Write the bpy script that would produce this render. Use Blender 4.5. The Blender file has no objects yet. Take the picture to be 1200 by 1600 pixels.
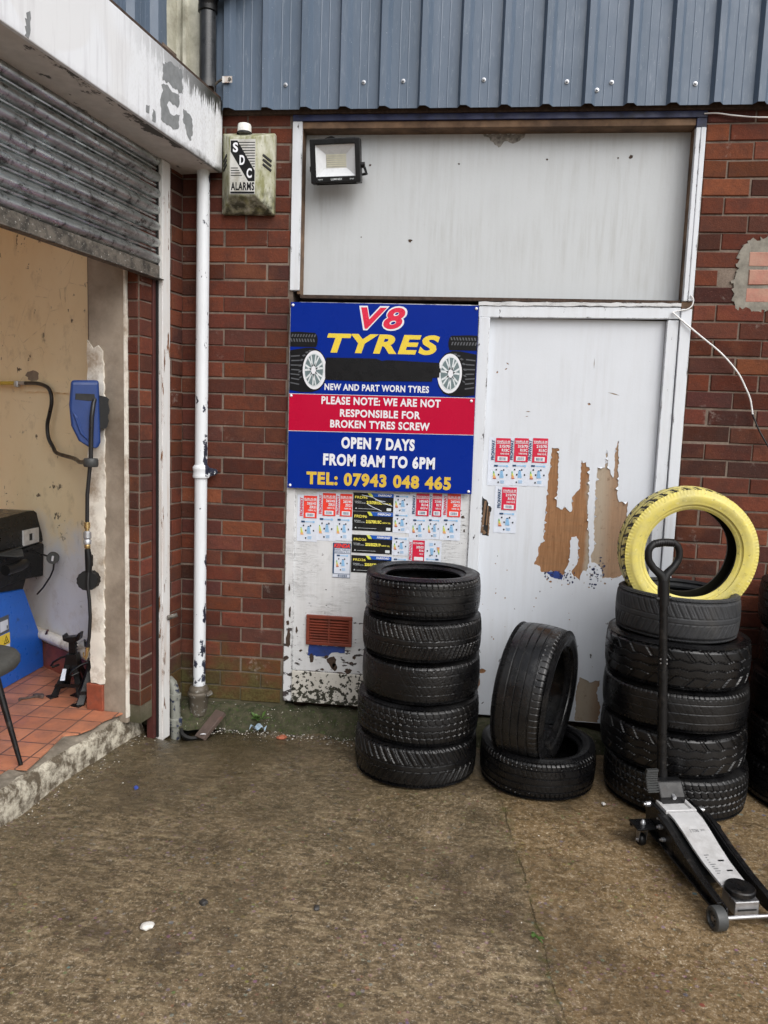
import bpy, bmesh, math, random
import numpy as np
from mathutils import Vector, Matrix
from mathutils.geometry import tessellate_polygon

SC = bpy.context.scene
COL = SC.collection
R = math.radians

# ------------------------------------------------------------------ camera
cam_d = bpy.data.cameras.new('camera')
cam = bpy.data.objects.new('camera', cam_d)
COL.objects.link(cam)
cam_d.sensor_width = 36.0
cam_d.lens = 27.0
cam_d.clip_start = 0.05
cam_d.clip_end = 400
YAW, PITCH, ROLL = R(-6.348), R(-6.669), R(1.937)
_f = Vector((math.sin(YAW)*math.cos(PITCH), math.cos(YAW)*math.cos(PITCH), math.sin(PITCH)))
_r = Vector((math.cos(YAW), -math.sin(YAW), 0))
_u = _r.cross(_f)
_r2 = _r*math.cos(ROLL) + _u*math.sin(ROLL)
_u2 = -_r*math.sin(ROLL) + _u*math.cos(ROLL)
cam.matrix_world = Matrix(((_r2.x, _u2.x, -_f.x, 0.0), (_r2.y, _u2.y, -_f.y, -3.921), (_r2.z, _u2.z, -_f.z, 1.638), (0, 0, 0, 1)))
SC.camera = cam

# ------------------------------------------------------------------ world, sun, exposure
SUN_EL, SUN_AZ = R(46), R(142)            # azimuth measured from +Y clockwise: behind the camera, a little to its right
world = bpy.data.worlds.new('World')
SC.world = world
world.use_nodes = True
wn = world.node_tree
wn.nodes.clear()
sky = wn.nodes.new('ShaderNodeTexSky')
sky.sky_type = 'NISHITA'
sky.sun_disc = False
sky.sun_elevation = SUN_EL
sky.sun_rotation = SUN_AZ
sky.air_density = 1.0
sky.dust_density = 4.0
hs = wn.nodes.new('ShaderNodeHueSaturation')
hs.inputs['Saturation'].default_value = 0.30
bg = wn.nodes.new('ShaderNodeBackground')
bg.inputs['Strength'].default_value = 0.11
wo = wn.nodes.new('ShaderNodeOutputWorld')
wn.links.new(sky.outputs[0], hs.inputs['Color'])
wn.links.new(hs.outputs[0], bg.inputs['Color'])
wn.links.new(bg.outputs[0], wo.inputs['Surface'])
sun_d = bpy.data.lights.new('sun', 'SUN')
sun_d.energy = 1.5
sun_d.angle = R(70)
sun_d.color = (1.0, 0.985, 0.97)
sun = bpy.data.objects.new('sun', sun_d)
COL.objects.link(sun)
_sd = Vector((math.sin(SUN_AZ)*math.cos(SUN_EL), math.cos(SUN_AZ)*math.cos(SUN_EL), math.sin(SUN_EL)))
sun.rotation_euler = (-_sd).to_track_quat('-Z', 'Y').to_euler()
vs = SC.view_settings
vs.view_transform = 'Standard'
vs.look = 'None'
vs.gamma = 1.0
vs.use_curve_mapping = False
vs.exposure = 0.60
SC.display_settings.display_device = 'sRGB'
SC.render.engine = 'CYCLES'
SC.cycles.max_bounces = 8
SC.cycles.diffuse_bounces = 5

rnd = random.Random(7)

# ------------------------------------------------------------------ node helpers
def hexc(h):
    h = h.lstrip('#')
    o = []
    for i in (0, 2, 4):
        v = int(h[i:i+2], 16)/255
        o.append(v/12.92 if v <= 0.04045 else ((v+0.055)/1.055)**2.4)
    return (*o, 1.0)

class NT:
    """tiny wrapper for building node materials"""
    def __init__(s, name, rough=0.6, spec=0.5, metal=0.0, color=(0.5, 0.5, 0.5, 1)):
        s.m = bpy.data.materials.new(name)
        s.m.use_nodes = True
        s.t = s.m.node_tree
        s.b = s.t.nodes['Principled BSDF']
        s.set('Roughness', rough); s.set('Specular IOR Level', spec); s.set('Metallic', metal)
        s.set('Base Color', color)
        s._co = None
    def set(s, k, v):
        if isinstance(v, bpy.types.NodeSocket): s.t.links.new(v, s.b.inputs[k])
        else: s.b.inputs[k].default_value = v
        return s
    def n(s, typ, ins=None, **pr):
        nd = s.t.nodes.new(typ)
        for k, v in pr.items(): setattr(nd, k, v)
        for k, v in (ins or {}).items():
            if isinstance(v, bpy.types.NodeSocket): s.t.links.new(v, nd.inputs[k])
            else: nd.inputs[k].default_value = v
        return nd
    def co(s):
        if s._co is None: s._co = s.n('ShaderNodeTexCoord').outputs['Object']
        return s._co
    def map(s, scale=(1, 1, 1), rot=(0, 0, 0), loc=(0, 0, 0), vec=None):
        return s.n('ShaderNodeMapping', {'Vector': vec or s.co(), 'Scale': scale, 'Rotation': rot, 'Location': loc}).outputs[0]
    def noise(s, scale, detail=4, rough=0.55, vec=None, dist=0.0):
        return s.n('ShaderNodeTexNoise', {'Vector': vec or s.co(), 'Scale': scale, 'Detail': detail, 'Roughness': rough, 'Distortion': dist}).outputs[0]
    def vor(s, scale, vec=None, feature='F1', out=0):
        return s.n('ShaderNodeTexVoronoi', {'Vector': vec or s.co(), 'Scale': scale}, feature=feature).outputs[out]
    def rng(s, v, a, b, c=0.0, d=1.0):
        return s.n('ShaderNodeMapRange', {'Value': v, 'From Min': a, 'From Max': b, 'To Min': c, 'To Max': d}).outputs[0]
    def m2(s, op, a, b=0.0):
        nd = s.n('ShaderNodeMath', operation=op)
        for i, v in enumerate((a, b)):
            if isinstance(v, bpy.types.NodeSocket): s.t.links.new(v, nd.inputs[i])
            else: nd.inputs[i].default_value = v
        return nd.outputs[0]
    def mix(s, f, a, b):
        nd = s.n('ShaderNodeMix', data_type='RGBA')
        for k, v in ((0, f), (6, a), (7, b)):
            if isinstance(v, bpy.types.NodeSocket): s.t.links.new(v, nd.inputs[k])
            else: nd.inputs[k].default_value = v
        return nd.outputs[2]
    def ramp(s, f, stops):
        nd = s.n('ShaderNodeValToRGB', {'Fac': f})
        e = nd.color_ramp.elements
        while len(e) < len(stops): e.new(0.5)
        for q, (p, c) in zip(e, stops):
            q.position = p; q.color = c
        return nd.outputs[0]
    def xyz(s, vec=None):
        nd = s.n('ShaderNodeSeparateXYZ', {'Vector': vec or s.co()})
        return nd.outputs
    def bump(s, h, strength=0.5, dist=0.004, normal=None):
        ins = {'Height': h, 'Strength': strength, 'Distance': dist}
        if normal is not None: ins['Normal'] = normal
        o = s.n('ShaderNodeBump', ins).outputs[0]
        s.set('Normal', o)
        return o
    def attr(s, name, out=0):
        return s.n('ShaderNodeAttribute', attribute_name=name).outputs[out]

def plain(name, col, rough=0.5, metal=0.0, spec=0.5, var=0.12, scale=30, bump=0.15, bscale=180, dirt=None, dirt_amt=0.3):
    """a coloured surface with faint variation, optional dirt and fine bump"""
    q = NT(name, rough, spec, metal)
    n1 = q.noise(scale, 5, 0.6)
    c = q.mix(q.rng(n1, 0.3, 0.7), tuple(x*(1-var) for x in col[:3])+(1,), tuple(min(1, x*(1+var)) for x in col[:3])+(1,))
    if dirt:
        n2 = q.noise(scale*0.35, 6, 0.7)
        c = q.mix(q.rng(n2, 0.62-dirt_amt*0.4, 0.72-dirt_amt*0.2, 0, 0.8), c, dirt)
    q.set('Base Color', c)
    q.set('Roughness', q.rng(q.noise(scale*0.7, 3), 0.3, 0.7, max(0.05, rough-0.12), min(1, rough+0.12)))
    if bump: q.bump(q.noise(bscale, 3), bump, 0.002)
    return q.m

def flaked(name, paint, under, dirt=(0.25, 0.22, 0.17, 1), dens=0.5, grad=None, grad_gain=0.3, rough=0.55, scale=28, grain=0.0, streak=0.35, gaxis=2, stretch=(1, 1, 1), edge=0.0, xflake=None):
    """weathered paint: dirt, fine scuffs, flakes that show what is under the paint"""
    q = NT(name, rough)
    z = q.xyz()[gaxis]
    v = q.map(stretch)
    f1 = q.noise(scale, 8, 0.62, vec=v)
    thr = 0.69-0.1*(dens-0.5)
    if grad:
        g = q.rng(z, grad[0], grad[1], grad_gain, 0.0)
        f1 = q.m2('ADD', f1, g)
    if xflake:
        f1 = q.m2('ADD', f1, q.m2('MULTIPLY', q.rng(q.xyz()[0], xflake[0], xflake[1], 0, xflake[2]), q.rng(q.noise(3.0, 3), 0.45, 0.55)))
    if edge:                                              # paint knocked off along the arrises
        bv = q.n('ShaderNodeBevel', {'Radius': 0.011}, samples=4).outputs[0]
        gn = q.n('ShaderNodeNewGeometry').outputs['True Normal']
        dt = q.n('ShaderNodeVectorMath', {0: bv, 1: gn}, operation='DOT_PRODUCT').outputs['Value']
        f1 = q.m2('ADD', f1, q.rng(dt, 0.80, 0.995, edge, 0.0))
    mask = q.rng(f1, thr, thr+0.012)
    big = q.noise(2.2, 5, 0.6)
    drip = q.noise(5.0, 5, 0.65, vec=q.map((7, 7, 0.45)))
    fine = q.noise(70, 4, 0.7)
    d = q.m2('MULTIPLY', q.rng(big, 0.35, 0.75), q.rng(drip, 0.45, 0.75))
    d = q.m2('ADD', d, q.rng(fine, 0.62, 0.75, 0, 0.25))
    c = q.mix(q.m2('MULTIPLY', d, streak), paint, dirt)
    c = q.mix(q.rng(q.noise(7, 4), 0.3, 0.7, 0, 0.10), c, tuple(x*0.72 for x in paint[:3])+(1,))
    u = q.mix(q.rng(q.noise(14, 4, vec=q.map((1, 1, 1))), 0.35, 0.65), under, tuple(x*0.5 for x in under[:3])+(1,))
    c = q.mix(mask, c, u)
    q.set('Base Color', c)
    q.set('Roughness', q.rng(fine, 0.3, 0.7, rough-0.1, rough+0.15))
    h = q.m2('SUBTRACT', q.m2('MULTIPLY', fine, 0.25), q.m2('MULTIPLY', mask, 1.0))
    if grain:
        gr = q.noise(7, 7, 0.72, vec=q.map((1.0, 1.0, 16)))
        ck = q.m2('MULTIPLY', q.rng(q.m2('ABSOLUTE', q.m2('ADD', gr, -0.5)), 0.014, 0.004), q.rng(q.noise(5, 4), 0.44, 0.6))
        q.set('Base Color', q.mix(q.m2('MULTIPLY', ck, 0.55), c, (0.16, 0.15, 0.14, 1)))
        h = q.m2('SUBTRACT', h, q.m2('MULTIPLY', ck, 0.8))
        h = q.m2('ADD', h, q.m2('MULTIPLY', gr, grain))
    q.bump(h, 0.6, 0.003)
    return q.m

# ------------------------------------------------------------------ materials
def mat_brick(name):
    q = NT(name, 0.9, 0.12)
    t = q.attr('tint')
    n1 = q.noise(90, 5, 0.7); n2 = q.noise(16, 4, 0.6)
    c = q.mix(q.rng(n1, 0.35, 0.7, 0, 0.55), t, q.mix(0.55, t, (0.02, 0.014, 0.014, 1)))
    c = q.mix(q.rng(n2, 0.45, 0.75, 0, 0.45), c, (0.055, 0.03, 0.026, 1))
    c = q.mix(q.rng(q.noise(1.7, 6, 0.7), 0.48, 0.68, 0, 0.6), c, (0.035, 0.024, 0.022, 1))
    c = q.mix(q.rng(q.noise(3.1, 5, 0.6, vec=q.map((1, 1, 1), loc=(5, 5, 5))), 0.55, 0.7, 0, 0.5), c, (0.17, 0.060, 0.030, 1))
    c = q.mix(q.rng(q.noise(260, 2), 0.66, 0.74, 0, 0.5), c, (0.30, 0.17, 0.12, 1))
    z = q.xyz()[2]
    moss = q.m2('MULTIPLY', q.rng(q.m2('ADD', z, q.rng(q.noise(6, 5, 0.65), 0.3, 0.7, -0.16, 0.16)), 0.14, 0.42, 1, 0), q.attr('moss', 2))
    c = q.mix(q.m2('MULTIPLY', moss, 0.75), c, q.mix(q.rng(n1, 0.35, 0.65), (0.035, 0.04, 0.012, 1), (0.10, 0.10, 0.035, 1)))
    eff = q.m2('MULTIPLY', q.rng(q.noise(5, 6, 0.7), 0.60, 0.72), q.rng(q.noise(60, 3), 0.45, 0.6))
    c = q.mix(q.m2('MULTIPLY', eff, 0.45), c, (0.42, 0.37, 0.33, 1))
    q.set('Base Color', c)
    q.bump(q.m2('ADD', q.noise(140, 5, 0.75), q.noise(40, 3)), 0.75, 0.004)
    return q.m
def mat_mortar(name, col):
    q = NT(name, 0.95, 0.2)
    n1 = q.noise(120, 5, 0.75)
    c = q.mix(q.rng(n1, 0.3, 0.7), col, tuple(x*0.6 for x in col[:3])+(1,))
    c = q.mix(q.rng(q.noise(4, 6, 0.7), 0.42, 0.62, 0, 0.8), c, (0.075, 0.055, 0.045, 1))
    z = q.xyz()[2]
    c = q.mix(q.rng(z, 0.12, 0.38, 0.7, 0), c, (0.05, 0.055, 0.025, 1))
    q.set('Base Color', c)
    q.bump(n1, 0.8, 0.004)
    return q.m
M = {}
M['brick'] = mat_brick('red_brick')
M['mortar'] = mat_mortar('mortar', (0.26, 0.205, 0.165, 1))
M['white_smooth'] = flaked('white_panel_paint', (0.49, 0.515, 0.53, 1), (0.26, 0.25, 0.22, 1), dirt=(0.26, 0.25, 0.22, 1), dens=-0.1, streak=0.65, scale=10, grad=(2.265, 2.32), grad_gain=0.10)
M['white_door'] = flaked('white_door_paint', (0.60, 0.63, 0.675, 1), (0.07, 0.06, 0.055, 1), dens=0.22, grad=(0.1, 1.1), grad_gain=0.085, streak=0.34, scale=30, stretch=(1, 1, 0.6))
M['white_frame'] = flaked('white_frame_paint', (0.63, 0.66, 0.70, 1), (0.06, 0.05, 0.05, 1), edge=0.13, dens=0.75, grad=(0.1, 1.0), grad_gain=0.12, streak=0.5, scale=26, stretch=(1.6, 1, 0.45))
M['white_board'] = flaked('white_board_paint', (0.60, 0.61, 0.62, 1), (0.05, 0.04, 0.04, 1), edge=0.14, dens=0.75, grad=(0.12, 0.75), grad_gain=0.14, streak=0.4, scale=22, grain=1.0, stretch=(0.7, 1, 1.6))
M['white_low'] = flaked('white_base_paint', (0.55, 0.53, 0.48, 1), (0.035, 0.035, 0.022, 1), dens=1.5, grad=(0.12, 0.32), grad_gain=0.13, streak=0.8, scale=40)
M['white_metal'] = flaked('white_painted_steel', (0.66, 0.66, 0.65, 1), (0.22, 0.10, 0.045, 1), dirt=(0.36, 0.20, 0.09, 1), edge=0.10, dens=1.3, streak=1.0, scale=18, stretch=(1.5, 1.5, 0.3), rough=0.45)
M['white_pipe'] = flaked('white_pipe_paint', (0.66, 0.69, 0.72, 1), (0.03, 0.035, 0.06, 1), xflake=(-1.378, -1.360, 0.17), dens=0.85, grad=(0.1, 0.75), grad_gain=0.16, streak=0.3, scale=20, rough=0.42, stretch=(1, 1, 0.6))
M['bare_wood'] = None
q = NT('bare_plywood', 0.75, 0.3)
g = q.noise(6, 7, 0.7, vec=q.map((16, 1, 0.9))); g2 = q.noise(5, 4, vec=q.map((1, 1, 9)))
c = q.mix(q.rng(g, 0.3, 0.7), (0.19, 0.085, 0.035, 1), (0.34, 0.18, 0.085, 1))
c = q.mix(q.rng(g2, 0.45, 0.65, 0, 0.5), c, (0.22, 0.12, 0.06, 1))
gx = q.xyz()[0]
c = q.mix(q.m2('MULTIPLY', q.rng(q.m2('ADD', gx, q.rng(q.noise(4, 4), 0.3, 0.7, -0.03, 0.03)), 0.585, 0.61), q.rng(gx, 0.66, 0.72, 0.85, 0.3)), c, (0.36, 0.31, 0.24, 1))
c = q.mix(q.rng(q.noise(40, 5, 0.7), 0.58, 0.7, 0, 0.5), c, (0.12, 0.06, 0.03, 1))
q.set('Base Color', c); q.bump(g, 0.5, 0.003)
M['bare_wood'] = q.m
M['old_wood'] = plain('old_brown_timber', (0.17, 0.10, 0.055, 1), 0.8, var=0.35, scale=12, bump=0.5, bscale=60, dirt=(0.05, 0.03, 0.02, 1), dirt_amt=0.5)
M['navy'] = plain('navy_paint', (0.012, 0.018, 0.07, 1), 0.5, var=0.3, dirt=(0.02, 0.02, 0.02, 1))
M['blue_paint'] = plain('old_blue_paint', (0.012, 0.04, 0.20, 1), 0.5, var=0.25, dirt=(0.02, 0.03, 0.06, 1))
M['rot'] = plain('rotten_timber', (0.05, 0.03, 0.02, 1), 0.9, var=0.5, scale=60, bump=0.8, bscale=90)
def mat_cladding():
    q = NT('slate_blue_steel_cladding', 0.42, 0.5)
    n = q.noise(3, 5, 0.6, vec=q.map((3, 3, 0.5)))
    c = q.mix(q.rng(n, 0.3, 0.7), (0.078, 0.112, 0.160, 1), (0.110, 0.147, 0.203, 1))
    c = q.mix(q.rng(q.noise(30, 6, 0.7, vec=q.map((2.5, 2.5, 0.4))), 0.56, 0.75, 0, 0.35), c, (0.30, 0.34, 0.38, 1))
    c = q.mix(q.rng(q.noise(120, 3), 0.70, 0.74, 0, 0.6), c, (0.5, 0.52, 0.55, 1))
    q.set('Base Color', c)
    q.set('Roughness', q.rng(q.noise(12, 4), 0.3, 0.7, 0.34, 0.55))
    q.bump(q.noise(4, 2, vec=q.map((4, 4, 1))), 0.15, 0.01)
    return q.m
M['cladding'] = mat_cladding()
M['screw'] = plain('galvanised_screw', (0.45, 0.46, 0.48, 1), 0.42, metal=0.8)
M['steel'] = plain('bare_steel', (0.42, 0.42, 0.43, 1), 0.38, metal=0.9, dirt=(0.12, 0.10, 0.08, 1))
M['dark_plastic'] = plain('black_plastic', (0.007, 0.007, 0.0075, 1), 0.4, spec=0.3, var=0.2, bump=0.1)
M['black_paint'] = plain('black_enamel', (0.006, 0.006, 0.0065, 1), 0.32, var=0.3, dirt=(0.04, 0.034, 0.03, 1), dirt_amt=0.12, scale=40, spec=0.3)
M['dark_pipe'] = plain('black_rainwater_pipe_plastic', (0.028, 0.030, 0.033, 1), 0.35, var=0.3, scale=18, dirt=(0.10, 0.10, 0.10, 1), dirt_amt=0.2)
M['cream_flash'] = plain('cream_flashing', (0.50, 0.49, 0.40, 1), 0.5, var=0.1, dirt=(0.20, 0.19, 0.14, 1), dirt_amt=0.35, scale=8)
M['glass'] = None

def mat_ground():
    q = NT('wet_worn_concrete', 0.5, 0.45)
    X = q.xyz()
    wob = q.rng(q.noise(5, 5, 0.7), 0.2, 0.8, -0.016, 0.016)
    jl = q.m2('ADD', q.m2('ADD', X[0], -0.203), q.m2('MULTIPLY', q.m2('ADD', X[1], 0.715), 0.1087))
    jl = q.m2('ADD', jl, wob)
    side = q.rng(jl, -0.02, 0.02)
    big = q.noise(0.9, 7, 0.66)
    med = q.noise(6, 8, 0.74)
    grain = q.noise(30, 6, 0.8, vec=q.map((1.0, 1.2, 1)))
    lines = q.noise(20, 5, 0.65, vec=q.map((0.55, 2.2, 1), rot=(0, 0, R(-3))), dist=0.3)
    fine = q.noise(95, 5, 0.8)
    peb = q.vor(40); pebc = q.vor(40, out=1)
    c = q.mix(q.rng(big, 0.32, 0.68), (0.120, 0.092, 0.058, 1), (0.205, 0.155, 0.097, 1))
    c = q.mix(q.rng(med, 0.36, 0.66), q.mix(0.6, c, (0.070, 0.052, 0.034, 1)), q.mix(0.35, c, (0.30, 0.235, 0.16, 1)))
    c = q.mix(q.m2('MULTIPLY', side, 0.42), c, (0.25, 0.168, 0.092, 1))
    # tamped lines on the left slab, broken up by the aggregate
    lw = q.m2('MULTIPLY', q.rng(side, 0, 1, 1, 0.25), q.rng(q.noise(2.2, 5), 0.42, 0.58))
    c = q.mix(q.m2('MULTIPLY', q.m2('MULTIPLY', q.rng(lines, 0.54, 0.60), lw), 0.65), c, (0.36, 0.295, 0.20, 1))
    c = q.mix(q.m2('MULTIPLY', q.m2('MULTIPLY', q.rng(lines, 0.44, 0.38), lw), 0.6), c, (0.060, 0.045, 0.030, 1))
    # grains and pebbles
    c = q.mix(q.rng(grain, 0.52, 0.595, 0, 0.58), c, (0.36, 0.29, 0.205, 1))
    c = q.mix(q.rng(grain, 0.48, 0.40, 0, 0.60), c, (0.050, 0.043, 0.030, 1))
    pm = q.m2('MULTIPLY', q.rng(peb, 0.28, 0.22), q.rng(q.noise(5, 4), 0.46, 0.58))
    c = q.mix(q.m2('MULTIPLY', pm, 0.5), c, q.mix(0.80, pebc, (0.20, 0.15, 0.115, 1)))
    c = q.mix(q.m2('MULTIPLY', q.rng(fine, 0.56, 0.62), 0.7), c, (0.55, 0.48, 0.38, 1))
    c = q.mix(q.m2('MULTIPLY', q.rng(fine, 0.44, 0.38), 0.7), c, (0.04, 0.031, 0.023, 1))
    stone = q.rng(q.vor(15), 0.14, 0.11)
    c = q.mix(q.m2('MULTIPLY', stone, q.rng(q.noise(3, 3), 0.50, 0.6, 0, 0.85)), c, q.mix(0.85, q.vor(15, out=1), (0.12, 0.095, 0.09, 1)))
    # wet and oily stains
    st = q.m2('MULTIPLY', q.rng(q.noise(0.8, 8, 0.70, vec=q.map((1, 1, 1), loc=(4, 2, 0))), 0.50, 0.60), 0.60)
    c = q.mix(st, c, (0.060, 0.047, 0.032, 1))
    st2 = q.m2('MULTIPLY', q.rng(q.noise(3.0, 8, 0.74, vec=q.map((1, 1, 1), loc=(1, 7, 0))), 0.55, 0.64), 0.6)
    c = q.mix(st2, c, (0.066, 0.051, 0.037, 1))
    # damp, darker and greener towards the drain corner
    dc = q.n('ShaderNodeVectorMath', {0: q.co(), 1: (-1.45, -0.15, 0)}, operation='DISTANCE').outputs['Value']
    damp = q.m2('MULTIPLY', q.rng(q.m2('ADD', dc, q.rng(med, 0.3, 0.7, -0.35, 0.35)), 0.3, 2.1, 1, 0), q.rng(big, 0.25, 0.6, 0.7, 1))
    c = q.mix(q.m2('MULTIPLY', damp, 0.72), c, (0.043, 0.037, 0.022, 1))
    crack = q.m2('MULTIPLY', q.rng(q.m2('ABSOLUTE', jl), 0.0008, 0.006, 1, 0), q.rng(q.noise(6, 4), 0.36, 0.55))
    c = q.mix(q.m2('MULTIPLY', crack, 0.5), c, (0.045, 0.040, 0.024, 1))
    mossy = q.m2('MULTIPLY', q.rng(q.m2('ABSOLUTE', jl), 0.0, 0.04, 1, 0), q.rng(q.noise(22, 4), 0.50, 0.62))
    c = q.mix(q.m2('MULTIPLY', mossy, 0.55), c, (0.07, 0.075, 0.028, 1))
    c = q.n('ShaderNodeHueSaturation', {'Color': c, 'Saturation': 1.22, 'Value': 0.90}).outputs[0]
    q.set('Base Color', c)
    wet = q.m2('ADD', q.m2('MULTIPLY', big, 0.5), q.m2('MULTIPLY', med, 0.5))
    q.set('Roughness', q.m2('SUBTRACT', q.rng(wet, 0.40, 0.60, 0.26, 0.56), q.m2('MULTIPLY', q.m2('ADD', st, st2), 0.22)))
    h = q.m2('ADD', q.m2('MULTIPLY', grain, 0.7), q.m2('MULTIPLY', lines, q.rng(side, 0, 1, 0.45, 0.15)))
    h = q.m2('ADD', h, q.m2('MULTIPLY', fine, 0.3))
    h = q.m2('ADD', h, q.m2('MULTIPLY', med, 0.8))
    h = q.m2('SUBTRACT', h, q.m2('MULTIPLY', crack, 0.8))
    q.bump(h, 0.9, 0.0065)
    return q.m
M['ground'] = mat_ground()

def mat_moss_concrete():
    q = NT('mossy_concrete', 0.9, 0.3)
    n = q.noise(28, 6, 0.7)
    c = q.mix(q.rng(n, 0.35, 0.65), (0.022, 0.028, 0.010, 1), (0.075, 0.066, 0.042, 1))
    c = q.mix(q.rng(q.noise(60, 4, 0.7), 0.56, 0.64, 0, 0.6), c, (0.05, 0.085, 0.015, 1))
    c = q.mix(q.rng(q.noise(90, 3), 0.68, 0.72), c, (0.45, 0.42, 0.37, 1))
    q.set('Base Color', c); q.bump(n, 1.0, 0.012)
    return q.m
M['moss'] = mat_moss_concrete()
def mat_step():
    q = NT('flaking_step_concrete', 0.85, 0.3)
    n = q.noise(14, 7, 0.72); n2 = q.noise(60, 5, 0.7)
    c = q.mix(q.rng(n, 0.42, 0.58), (0.10, 0.08, 0.055, 1), (0.52, 0.48, 0.39, 1))
    c = q.mix(q.rng(n2, 0.55, 0.7, 0, 0.7), c, (0.16, 0.12, 0.08, 1))
    q.set('Base Color', c); q.bump(q.m2('ADD', n, q.m2('MULTIPLY', n2, 0.4)), 0.9, 0.012)
    return q.m
M['step'] = mat_step()
M['step_top'] = plain('worn_grey_concrete', (0.22, 0.19, 0.15, 1), 0.8, var=0.35, scale=22, bump=0.8, bscale=70, dirt=(0.09, 0.075, 0.055, 1), dirt_amt=0.6)
def mat_tiles():
    q = NT('terracotta_floor_tiles', 0.42, 0.5)
    br = q.n('ShaderNodeTexBrick', {'Vector': q.map((1, 1, 1), loc=(0.026, 0.104, 0)), 'Color1': (0.52, 0.215, 0.115, 1), 'Color2': (0.42, 0.155, 0.080, 1), 'Mortar': (0.12, 0.065, 0.045, 1), 'Scale': 1.0, 'Mortar Size': 0.0042, 'Brick Width': 0.139, 'Row Height': 0.139, 'Bias': 0.0}, offset=0.0)
    c = br.outputs[0]
    c = q.mix(q.rng(q.noise(6, 6, 0.65), 0.40, 0.68, 0, 0.7), c, (0.17, 0.085, 0.065, 1))
    c = q.mix(q.rng(q.noise(40, 5, 0.7), 0.58, 0.70, 0, 0.5), c, (0.10, 0.055, 0.04, 1))
    q.set('Base Color', c)
    q.set('Roughness', q.rng(q.noise(9, 4), 0.3, 0.7, 0.3, 0.6))
    q.bump(q.m2('ADD', q.m2('MULTIPLY', br.outputs[1], -1.0), q.m2('MULTIPLY', q.noise(30, 3), 0.4)), 0.5, 0.004)
    return q.m
M['tiles'] = mat_tiles()
M['tile_red'] = plain('red_skirting_tile', (0.25, 0.065, 0.035, 1), 0.5, var=0.25, dirt=(0.12, 0.06, 0.045, 1), scale=20)
def mat_cream():
    q = NT('stained_cream_plaster', 0.75, 0.35)
    X = q.xyz()
    n = q.noise(2.5, 5, 0.6)
    c = q.mix(q.rng(n, 0.3, 0.7), (0.80, 0.655, 0.415, 1), (0.85, 0.73, 0.50, 1))
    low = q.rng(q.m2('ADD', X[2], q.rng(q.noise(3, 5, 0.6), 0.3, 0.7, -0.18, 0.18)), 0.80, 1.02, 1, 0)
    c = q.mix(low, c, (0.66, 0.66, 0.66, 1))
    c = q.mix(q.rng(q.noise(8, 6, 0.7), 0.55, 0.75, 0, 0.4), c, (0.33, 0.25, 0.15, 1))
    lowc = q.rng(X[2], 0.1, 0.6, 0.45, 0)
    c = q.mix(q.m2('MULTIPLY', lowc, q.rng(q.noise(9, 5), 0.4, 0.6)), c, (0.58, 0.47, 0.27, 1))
    chip = q.m2('MULTIPLY', q.rng(q.noise(11, 7, 0.66), 0.635, 0.645), q.rng(q.noise(3.3, 3), 0.46, 0.56))
    c = q.mix(chip, c, (0.13, 0.10, 0.07, 1))
    ln = q.vor(4.2, vec=q.map((1, 1, 1.3), loc=(3, 1, 2)), feature='DISTANCE_TO_EDGE')
    crk = q.m2('MULTIPLY', q.rng(q.m2('ADD', ln, q.rng(q.noise(25, 3), 0.3, 0.7, -0.008, 0.008)), 0.001, 0.005, 1, 0), q.rng(q.noise(2.1, 3), 0.5, 0.56))
    c = q.mix(q.m2('MULTIPLY', crk, 0.3), c, (0.22, 0.17, 0.11, 1))
    q.set('Base Color', c)
    q.bump(q.m2('SUBTRACT', q.m2('MULTIPLY', q.noise(18, 6, 0.65), 0.5), q.m2('ADD', chip, crk)), 0.5, 0.006)
    return q.m
M['cream'] = mat_cream()
M['render'] = plain('damp_grey_render', (0.34, 0.285, 0.225, 1), 0.85, var=0.22, scale=5, bump=0.4, bscale=60, dirt=(0.14, 0.105, 0.075, 1), dirt_amt=0.5)
M['nib_white'] = plain('scuffed_white_plaster', (0.74, 0.70, 0.62, 1), 0.75, var=0.12, scale=14, bump=0.6, bscale=50, dirt=(0.25, 0.17, 0.10, 1), dirt_amt=0.35)
M['dirty_dark'] = plain('cream_ceiling_paint', (0.78, 0.74, 0.66, 1), 0.9)
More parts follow.
